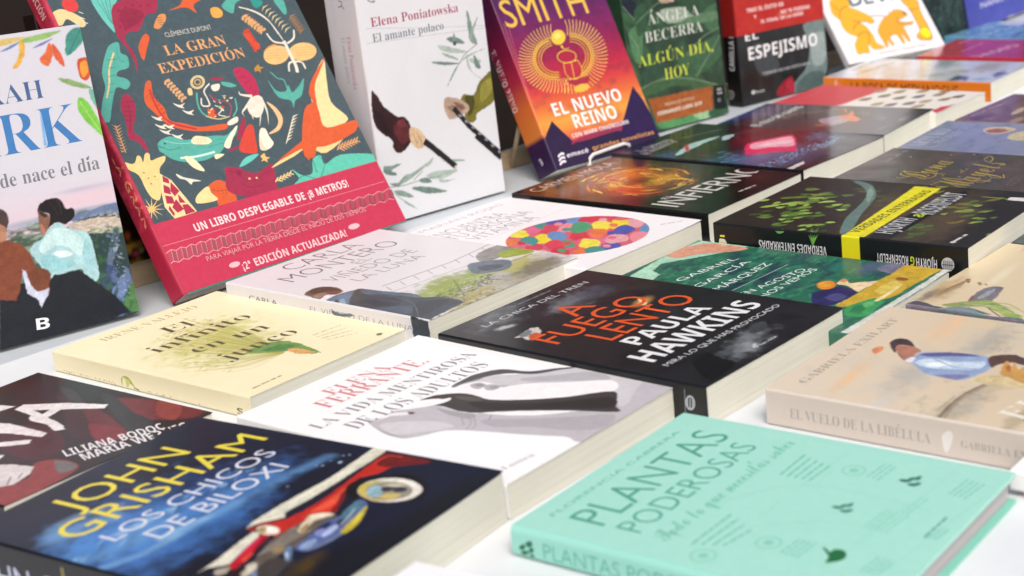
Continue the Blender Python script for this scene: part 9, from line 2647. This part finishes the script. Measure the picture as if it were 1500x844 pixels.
    c.poly('56703a',1,[35,67.7,38.8,66.5,40,64.4,41.1,63.1,35.5,63.1,33.8,64.7],1)
    c.poly('4a5f30',1,[31.9,56.8,37.2,53.1,39.2,48.6,41.6,46,34.4,48.2,32.1,52],1)
    c.poly('56703a',1,[46.7,55.4,48.5,53.7,49.6,52,48.9,50.1,45.1,50.6,43.5,51.9],1)
    c.poly('4a5f30',1,[40.1,66.9,46.8,64.6,48.7,60.6,47.3,56.6,43.9,59.9,41.7,63.3],1)
    c.poly('56703a',1,[22.3,59.2,25.5,54.8,27.5,50.5,29,47.7,22.7,50,20.5,53.6],1)
    c.poly('4a5f30',1,[32.6,65.5,34.3,64.1,35.3,62.6,34.9,61,30.8,61.1,29.4,62.1],1)
    c.poly('4a5f30',1,[22.9,57.9,25,54.9,26.5,52.1,24.9,49,21.9,51.1,20.1,53.4],1)
    c.poly('56703a',1,[34,71.1,38.6,70.4,39.8,68.3,40.9,67.1,35.2,67,33.6,68.6],1)
    c.poly('4a5f30',1,[36.6,66.9,41.3,65.6,42.7,63.1,40.5,60,38.1,62,36.3,63.9],1)
    c.poly('4a5f30',1,[17.6,56.9,23.1,54.2,25,50.3,24.6,46.9,20.3,49.7,18.2,52.9],1)
    c.poly('4a5f30',1,[9.8,57.6,13.9,55.7,15.4,52.9,14,49.9,10.9,51.9,9.1,54.1],1)
    c.poly('4a5f30',1,[44,68.4,49.1,65.7,50.9,62,50.5,58.8,46.1,61.3,43.9,64.3],1)
    c.poly('56703a',1,[27.4,69.9,29.6,68.8,30.7,67.3,31.4,66.3,26.2,65.8,24.8,66.8],1)
    c.poly('4a4a2a',1,[131,164.7,138.5,163.5,140.3,159.7,138.5,155.6,134.7,158.3,132.4,161.3],1)
    c.poly('4a4a2a',1,[107.7,125,114.1,124.2,115.6,121.3,115.3,118.7,110.3,119.9,108.4,122.1],1)
    c.poly('4a4a2a',1,[114.7,128.2,118.4,123.9,120.4,119.3,121.5,116.1,114.9,118.5,112.5,122.2],1)
    c.poly('4a4a2a',1,[131.8,146,136.7,144.4,138.3,141.4,136,137.7,132.8,139.9,130.8,142.2],1)
    c.poly('4a4a2a',1,[89.6,122.6,93.3,121.1,94.7,118.8,92.5,115.7,89.6,117.3,87.8,119],1)
    c.poly('5a5530',1,[128.1,158.9,132.7,154.3,134.9,149.2,134.8,145,129.2,148.3,126.6,152.6],1)
    c.poly('4a4a2a',1,[116.4,138.2,121.4,135.1,123.3,131,124.6,128.3,117.8,130,115.5,133.2],1)
    c.poly('5a5530',1,[103,128.3,107.7,126.6,109.2,123.7,110.4,121.8,104,122.3,102,124.5],1)
    c.poly('4a4a2a',1,[106.7,124,109.2,120.2,111,116.6,109.4,112.8,105.7,115.4,103.5,118.4],1)
    c.poly('4a4a2a',1,[110.2,126.8,114.2,124.5,115.8,121.4,115.2,118.5,110.4,120.1,108.4,122.5],1)
    c.poly('8a8a3a',1,[141.2,111.9,143.2,108.4,144.9,105.1,143.5,101.8,139.4,103.8,137.3,106.4],1)
    c.poly('8a8a3a',1,[161.2,100.5,163.8,96.2,165.7,92.1,165.7,88.7,160,91.1,157.7,94.5],1)
    c.poly('8a8a3a',1,[138,103.7,144.1,100.9,146,96.8,148.1,94.4,140.4,95.9,138.1,99.3],1)
    c.poly('8a8a3a',1,[139.8,98.6,146.6,94.9,148.9,89.8,151.6,86.9,143.2,89.2,140.6,93.5],1)
    c.poly('8a8a3a',1,[155.8,111.9,158.8,110.7,159.9,109,159.8,107.3,154.5,107.2,152.8,108.4],1)
    c.poly('8a8a3a',1,[166.5,111.5,170.1,106.1,172.4,100.8,174.4,97.5,166.5,100.2,163.8,104.6],1)
    c.line('6fae4a',2,1.4,[-19.3,120.3,-6.3,130,2.4,137],1,1)
    c.line('5a8f3e',2,1.4,[-19.3,120.3,-3.4,131.2,5.1,137.4],1,1)
    c.line('4f7a3a',2,1.4,[-19.3,120.3,-0.5,132.3,7.7,137.8],1,1)
    c.line('6fae4a',2,1.4,[-19.3,120.3,2.5,133.5,10.4,138.3],1,1)
    c.line('5a8f3e',2,1.4,[-19.3,120.3,-5.8,128.4,13.1,138.7],1,1)
    c.line('4f7a3a',2,1.4,[-19.3,120.3,-2.9,129.5,3.9,132.5],1,1)
    c.line('6fae4a',2,1.4,[-19.3,120.3,0.1,130.7,6.6,132.9],1,1)
    c.line('5a8f3e',2,1.4,[-19.3,120.3,3,131.8,9.2,133.3],1,1)
    c.line('4f7a3a',2,1.4,[-19.3,120.3,-5.2,126.7,11.9,133.7],1,1)
    c.line('6fae4a',2,1.4,[-19.3,120.3,-2.3,127.9,14.6,134.1],1,1)
    c.line('5a8f3e',2,1.4,[-19.3,120.3,0.6,129,5.4,128],1,1)
    c.line('4f7a3a',2,1.4,[-19.3,120.3,3.6,130.2,8.1,128.4],1,1)
    c.poly('5f7a74',2,[4.8,109.3,26.6,119.4,52.8,128.3,84.1,134.6,110.3,141.6,130.2,151.2,146.4,164.3,158,178.5,161.1,172.9,151.9,157.3,135.4,144.7,115.6,134.7,89.5,127.2,64.1,120.9,29.8,109.6,2.7,99.4],1)
    c.poly('7f968c',3,[133.4,151.4,143.1,152.5,123.5,140.8,97.1,132.8],1)
    c.poly('e2da1e',3,[-4.8,103.9,157.5,118,156.9,93.2,-8.4,86.2])
    c.text('VERDADES ENTERRADAS','sansb','55501a',4,11.2,97,136.3,8.1)
    c.poly('101214',2,[0.1,83.1,21,85.8,91.6,81.8,157.7,70.8,145.7,63.8,79.2,64.7,14.3,65.2,-4.4,65.2])
    c.text('HJORTH','sansb','b4b6b9',4,16.4,70,46.1,15.9)
    c.text('&','sansb','b5c83a',4,67.7,69.5,12.3,9.7)
    c.text('ROSENFELDT','sansb','b4b6b9',4,78.2,64.2,68.6,19.3)
    c.words('c9cbc8',4,8.4,15.9,25.6,3.5,-3,2)
    c.ell('c9cbc8',4,11.3,16.6,2.2,0,0,2.2)
    c.line('7f8f3a',3,2,[141.9,49.2,140.9,27.2],0,0)
    c.poly('dcd8d8',3,[138.1,26.1,146.3,26.7,149.4,4.7,137.1,-0.1])
    s.rect('e2da1e',0,90.4,200,105.8)
    s.text('VERDADES ENTERRADAS','sansb','d3d5d8',2,22.9,119.5,62.4,7.7,90)
    s.line('6fae4a',1,1.2,[23,131.8,27.8,133.5,31.7,135.8],1,1)
    s.line('5a8f3e',1,1.2,[23,131.8,27.8,133,31.8,134.7],1,1)
    s.line('86c05a',1,1.2,[23,131.8,27.8,132.5,31.9,133.6],1,1)
    s.line('6fae4a',1,1.2,[23,131.8,27.9,132.1,32,132.5],1,1)
    s.line('5a8f3e',1,1.2,[23,131.8,27.9,131.6,32.1,131.5],1,1)
    s.line('86c05a',1,1.2,[23,131.8,28,131.1,32.2,130.4],1,1)
    s.line('6fae4a',1,1.2,[23,131.8,28,130.6,32.3,129.3],1,1)
    s.line('5a8f3e',1,1.2,[23,131.8,28.1,130.1,32.4,128.2],1,1)
    s.line('86c05a',1,1.2,[23,131.8,28.1,129.6,32.5,127.2],1,1)
    s.line('6fae4a',1,1.2,[23,131.8,28.2,129.1,32.6,126.1],1,1)
    s.poly('5f9a44',1,[32.4,165.4,34.1,158.5,31.5,157.9,29.9,163],1)
    s.poly('e0d84a',2,[23.6,219.1,23.7,214.7,22.1,214.8,22.1,219.3])
    s.poly('d9d9c0',2,[20.5,219.9,20.5,215,17.2,213,15.6,213.1,16,221.1])
    s.text('HJORTH','sansb','d3d5d8',2,21.8,25.4,17.2,6.8,90)
    s.text('G','sansb','c8d63a',2,22.3,43.9,3.4,7.2,90)
    s.text('ROSENFELDT','sansb','d3d5d8',2,22.3,49.2,26.7,7.3,90)
    s.ell('c3c6ca',2,19,16.6,-0,-5.2,-5.5,0.2)
    s.line('22252a',3,0.6,[22.1,19.6,14.9,19.9],0,0)
    s.line('22252a',3,0.6,[22.1,18,14.9,18.3],0,0)
    s.line('22252a',3,0.6,[22.1,16.4,15,16.6],0,0)
    s.line('22252a',3,0.6,[22.1,14.8,15,15],0,0)
    s.line('22252a',3,0.6,[22.2,13.1,15,13.4],0,0)
    s.line('22252a',3,0.6,[18.5,21.2,18.9,11.9],0,0)
    return b.build()
buried_truths_thriller()

def golden_script_novel():
    b = Book('novel', 'dark brown novel with swirling golden script, behind the yellow striped thriller', 150.0, 230.0, 26.0, PAINTED_GLOSS, '5c534e', group='books lying flat in rows on the table')
    b.place_flat(-0.0544, 0.3968, 79.24, 0.0003)
    c, s = b.cover, b.spine
    b.lift = (0.6, 0.6)
    c.mottle('48504a',18,18,0.7,0.4,0.7,3)
    c.mottle('78686a',12,8,0.4,0.5,0.75,6)
    c.text('Luna','script','b09a50',3,43.2,147.9,70,33)
    c.text('de','script','b09a50',3,73.3,124.1,18.3,7.5)
    c.text('Mayels','script','b09a50',3,19.6,98.9,99.6,35.2)
    c.line('b09a50',3,1.3,[68.9,179.1,58,172,50.4,160.3,43.4,147.1,55.4,142.8,68.5,147.4],1,0)
    c.line('b09a50',3,1.3,[42.7,174.7,40.2,170.8,45,166.7,49.5,163.5],1,0)
    c.line('b09a50',3,1.3,[26.5,133.1,17.9,127.4,17.7,122.1],1,0)
    c.line('b09a50',3,1.3,[30,132.9,38.8,126.4,26.7,108.9,19.8,98.1],1,0)
    c.line('b09a50',3,1.3,[48.8,103.9,45.1,92.8,59.7,90.4],1,0)
    c.line('b09a50',3,1.3,[70,91.2,68.2,85.3,65.9,80.9,78.4,86.9],1,0)
    c.line('b09a50',3,1.3,[127,125.6,140.6,125.8,132.7,118.9,118,116.4,123.8,123.3],1,0)
    c.line('6f6a6a',2,0.8,[40.4,182.8,31.3,164.7,33.9,143.6,44.6,130.8],1,0)
    c.line('6f6a6a',2,0.8,[80.2,185.5,100.1,197,112.8,193.5,110.9,186],1,0)
    c.line('6f6a6a',2,0.8,[26.9,97,32,73.8,42.8,65.7,73.8,65.4],1,0)
    c.line('6f6a6a',2,0.8,[41.7,69.4,68.5,71.8,86.6,70.4],1,0)
    c.line('6f6a6a',2,0.8,[116.2,137.3,115.4,126.1,107.4,113.8],1,0)
    c.words('6f7276',2,94.8,209.6,48.9,7,1,4)
    c.ell('a8a29a',3,58.9,136.8,1.2,0,0,1.2)
    c.ell('a8a29a',3,58.8,120.8,1.2,0,0,1.2)
    c.ell('a8a29a',3,144.1,142.4,1.2,0,0,1.2)
    c.ell('a8a29a',3,119.7,197.3,1.2,0,0,1.2)
    c.ell('a8a29a',3,136.7,163,1.2,0,0,1.2)
    return b.build()
golden_script_novel()

def lavender_novel():
    b = Book('novel', 'lavender grey novel with white title and a pale sleeping figure', 138.6, 230.0, 24.7, PAINTED_GLOSS, '959cb6', group='books lying flat in rows on the table', cell=0.65)
    b.place_flat(-0.0259, 0.5517, 81.06, 0.0003)
    c, s = b.cover, b.spine
    b.lift = (0.6, 0.6)
    c.soft = 2.0
    c.mottle('8a92ae',30,30,0.6,0.4,0.7,3)
    c.mottle('6a7696',14,10,0.4,0.5,0.75,6)
    c.text('ARTURO','serif','c3c9dc',3,17.7,207.7,82.2,16.4)
    c.text('EL PROBLEMA','thin','b9bfd2',3,17.5,193.4,97.8,10.1)
    c.poly('d8c3a2',2,[102.3,176.1,113,176.7,118.4,172.4,122.1,163,120.9,154.8,114.7,145.6,103.9,145.7,95.2,149.2,88.2,158.1,90.6,167.7],1)
    c.poly('a8705a',3,[99.5,172.1,109.8,170.1,114.1,162,107.3,150.8,95,154.9,92.3,163.5],1)
    c.poly('d6c9a6',2,[75.2,140.9,90,142.5,100.7,139.8,107.4,132.7,105.5,120.6,69.4,108.1,64.5,121.1,67.2,134.2],1)
    c.line('c9a8b0',2,0.8,[139.6,221.8,141.6,186.2,136.6,144.9],0,0)
    return b.build()
lavender_novel()

def brown_portrait_novel():
    b = Book('novel', 'reddish brown novel with a pale face, at the right edge behind the lavender one', 152.6, 230.0, 19.1, PAINTED_GLOSS, '80645b', group='books lying flat in rows on the table', cell=0.65)
    b.place_flat(-0.0079, 0.7054, 76.81, 0.0003)
    c, s = b.cover, b.spine
    c.soft = 2.0
    c.mottle('95786e',14,10,0.7,0.4,0.7,3)
    c.mottle('6a4c4a',20,12,0.6,0.5,0.7,8)
    c.blob(63.5,183.2,23.7,-1.3,-21,-7.3,'cdb79a',0.95,0.7,0.3)
    c.blob(15.6,164.9,25.5,-3.2,-22,-7.8,'b09a80',0.9,0.8,0.3)
    c.blob(53.1,183.8,8.1,-1.7,-11.6,-4.2,'d9c9b0',0.7,0.8,0.3)
    c.blob(18.4,210.5,23,-10.7,-17.6,-8.4,'5a2f2c',0.7,0.9)
    c.words('98827c',2,23.7,218.9,79.8,7,-3,2)
    return b.build()
brown_portrait_novel()

def sleeping_woman_novel():
    b = Book('novel', 'cream novel with a sleeping woman in profile above grass, behind the dragonfly novel', 161.8, 230.0, 17.4, PAINTED, 'd9c9a8', spine='6b6878', group='books lying flat in rows on the table', cell=0.65)
    b.place_flat(0.0994, 0.0871, 75.61, 0.0003)
    c, s = b.cover, b.spine
    b.lift = (0.7, 0.5)
    c.soft = 1.6
    c.blob(37.4,221.5,22.9,-9.7,-26.4,-11.2,'b39a6e',0.9,0.9,0.3)
    c.blob(58.6,221,19.9,-7.3,-13.8,-5.7,'d0b58a',0.7,0.9,0.3)
    c.blob(22.5,224.3,20,-3.8,-15.6,-4.9,'8a7a70',0.9,0.9,0.3)
    c.blob(85.1,198.9,35.1,-1.4,-29.7,-7.4,'e4d9bc',0.9,0.9)
    c.blob(128.9,231.4,15.8,0.2,-10.7,-5.3,'d0a890',0.5,1,0.4)
    c.blob(152.6,212.6,8.3,-0.6,-9.4,-2.9,'e2a58a',0.8,0.9)
    c.mottle('a08a68',12,4,0.5,0.5,0.72,4,30,x0=4.3,y0=219.7,x1=76,y1=225.2)
    c.poly('8a6a48',2,[67.1,218.1,69.4,217.1,68.4,215,60.3,212.1,63.1,215.2],1)
    c.poly('94744e',2,[62.7,206.5,65,205.5,61.1,202.1,59,203.2],1)
    c.poly('9a7a52',2,[61.8,200.6,63.6,200.1,60.2,197.5],1)
    c.poly('7c7680',2,[19.3,192.3,35.2,196.2,50.7,196.9,59.2,193.3,60.5,185.4,46.3,181.4,31.8,179.2,23.1,179,14.1,184.8],1)
    c.poly('9aa4a8',3,[32.6,192,46.4,191.3,55.5,188.7,44,186.6,32.3,187.7],1)
    c.poly('8a5a60',3,[24.8,194.7,36.9,197.4,31.7,194,21.6,192],1)
    c.line('8a7654',2,0.8,[20.7,218.4,38,220.3,50.5,218.2],1,2)
    c.line('8a7654',2,0.8,[23.7,217.8,40.9,219.9,52.5,217.9],1,2)
    c.line('8a7654',2,0.8,[26.6,217.2,43.9,219.4,54.6,217.5],1,2)
    c.line('8a7654',2,0.8,[29.6,216.6,46.9,219,56.6,217.1],1,2)
    c.line('8a7654',2,0.8,[32.6,216.1,49.9,218.5,58.7,216.7],1,2)
    c.line('8a7654',2,0.8,[35.6,215.5,52.9,218,60.7,216.3],1,2)
    c.line('8a7654',2,0.8,[38.6,214.9,55.9,217.6,62.8,215.9],1,2)
    c.line('8a7654',2,0.8,[41.6,214.3,59,217.1,64.9,215.5],1,2)
    c.line('8a7654',2,0.8,[44.6,213.7,62,216.6,67,215.1],1,2)
    c.line('8a7654',2,0.8,[47.6,213.2,65.1,216.2,69,214.7],1,2)
    c.poly('8f9a5e',3,[8.6,206.2,18.5,198.8,23.4,192.9,28,182.8,25.7,173.5,16.9,178.6,12.8,187.5,6.9,195.6],1)
    c.poly('93a85a',3,[24.4,190.7,30.3,182.6,25.2,169.8,13.3,154.1,9,145.5,5.8,147.9,4,156.3,12.9,168.6,19.9,181.5],1)
    c.poly('5a5a68',3,[-3.4,227.7,7.3,228.3,8.7,220.4,4.8,209.8,3.9,202.3,-1,208.1,-2.8,217],1)
    c.poly('7a8a94',3,[1.6,202.5,9.2,195.4,11,186.7,6.5,173.5,4,167.5,1,176.2,1.1,189.8],1)
    c.poly('5f7a70',3,[-0.2,160.8,4.4,153.2,3.9,143.1,-6,138.5,-5.7,146.4,-5.6,154.9],1)
    c.poly('4a3f50',3,[-1.1,203.8,2.1,201.4,-4.4,199.3],1)
    c.poly('a9b86a',3,[14.7,169.4,16,162,10.4,151.4,7.4,157.9],1)
    c.line('b5c478',3,0.7,[16.6,199.2,21.3,187.8,12.9,168.6],1,2)
    c.line('7f9258',3,0.7,[15.4,197,19.6,184.9,11.5,166.1],1,2)
    c.line('6f8a5a',3,0.7,[14.2,194.9,17.8,182.1,10.1,163.7],1,2)
    c.line('c9cf9a',3,0.7,[18.3,195.5,16.1,179.4,8.7,161.3],1,2)
    c.line('b5c478',3,0.7,[17.1,193.3,24.2,181.5,7.3,158.9],1,2)
    c.line('7f9258',3,0.7,[15.9,191.2,22.4,178.7,16.2,161.5],1,2)
    c.line('6f8a5a',3,0.7,[20,191.8,20.7,175.9,14.8,159],1,2)
    c.line('c9cf9a',3,0.7,[18.8,189.6,18.9,173.1,13.4,156.6],1,2)
    c.line('b5c478',3,0.7,[17.6,187.5,27.1,175.2,12,154.3],1,2)
    c.line('7f9258',3,0.7,[21.6,188,25.3,172.4,10.6,151.9],1,2)
    c.line('6f8a5a',3,0.7,[20.4,185.9,23.5,169.7,19.5,154.4],1,2)
    c.line('c9cf9a',3,0.7,[19.2,183.8,21.8,167,18.1,152],1,2)
    c.line('b5c478',3,0.7,[23.3,184.3,29.9,169,16.6,149.6],1,2)
    c.line('7f9258',3,0.7,[22.1,182.2,28.1,166.2,15.2,147.2],1,2)
    c.line('4a5a48',4,1.2,[15.5,174.6,7.8,166.1,2.5,159.5],1,0)
    c.line('3f4a50',4,1.2,[7.9,179.6,3.9,172.2,4,167.5],1,0)
    s.mottle('8a7a80',8,14,0.7,0.4,0.7,4)
    s.mottle('5a8078',20,10,0.6,0.55,0.7,9)
    return b.build()
sleeping_woman_novel()

def plain_white_book():
    b = Book('paperback', 'plain white book of which only one corner shows at the bottom edge of the photo', 150.0, 230.0, 26.0, MATTE, 'eef0f3', group='books lying flat in rows on the table')
    b.place_flat(-0.0325, -0.4689, 83.50, 0.0003)
    c, s = b.cover, b.spine
    return b.build()
plain_white_book()

def white_corner_book():
    b = Book('paperback', 'white book whose rounded corner touches the right end of the mint hardcover', 150.0, 230.0, 11.4, MATTE, 'f1f2f4', group='books lying flat in rows on the table')
    b.place_flat(0.2227, -0.1514, 77.97, 0.0036)
    c, s = b.cover, b.spine
    return b.build()
white_corner_book()

def slate_grey_book():
    b = Book('paperback', 'dark slate grey book just showing at the right edge beyond the sleeping woman novel', 150.0, 230.0, 14.0, MATTE, '3b4246', group='books lying flat in rows on the table')
    b.place_flat(0.1392, 0.2711, 78.71, 0.0003)
    c, s = b.cover, b.spine
    c.mottle('5a6a6a',10,10,0.6,0.5,0.7,4)
    return b.build()
slate_grey_book()


# ---------------------------------------------------------------- small things round the books
wire_mat = plain("white_coated_wire", 'd9d9d6', 'e8e8e4', 30, 0.35)
wood_mat = plain("pale_stick_wood", 'b7a284', 'c9b596', 12, 0.6, (1, 1, 10))
def bookstand():
    t = bpy.data.objects.new('book_easel', None)
    COL.objects.link(t)
    t.location = (-0.585, 0.556, 0.0)
    tag(t, 'white wire easel holding up the scarab novel, its hook over the bottom edge', 'easel')
    o = Vector(t.location)
    def part(name, pts, r, m):
        V, F = tube_data([Vector(p) - o for p in pts], r, 10)
        return mesh_obj(name, V, F, m, t, True)
    part('hook', [(-0.620, 0.556, 0.0025), (-0.590, 0.556, 0.0025), (-0.575, 0.551, 0.006), (-0.5722, 0.5499, 0.0135), (-0.5732, 0.5545, 0.0185), (-0.5722, 0.5605, 0.0212), (-0.562, 0.588, 0.0228), (-0.5562, 0.6035, 0.0236), (-0.5535, 0.6095, 0.0215), (-0.5535, 0.6115, 0.012), (-0.556, 0.6105, 0.004), (-0.575, 0.612, 0.0025)], 0.0019, wire_mat)
    part('rear_leg', [(-0.6845, 0.5805, 0.0026), (-0.6519, 0.5491, 0.0536)], 0.0026, wood_mat)
bookstand()
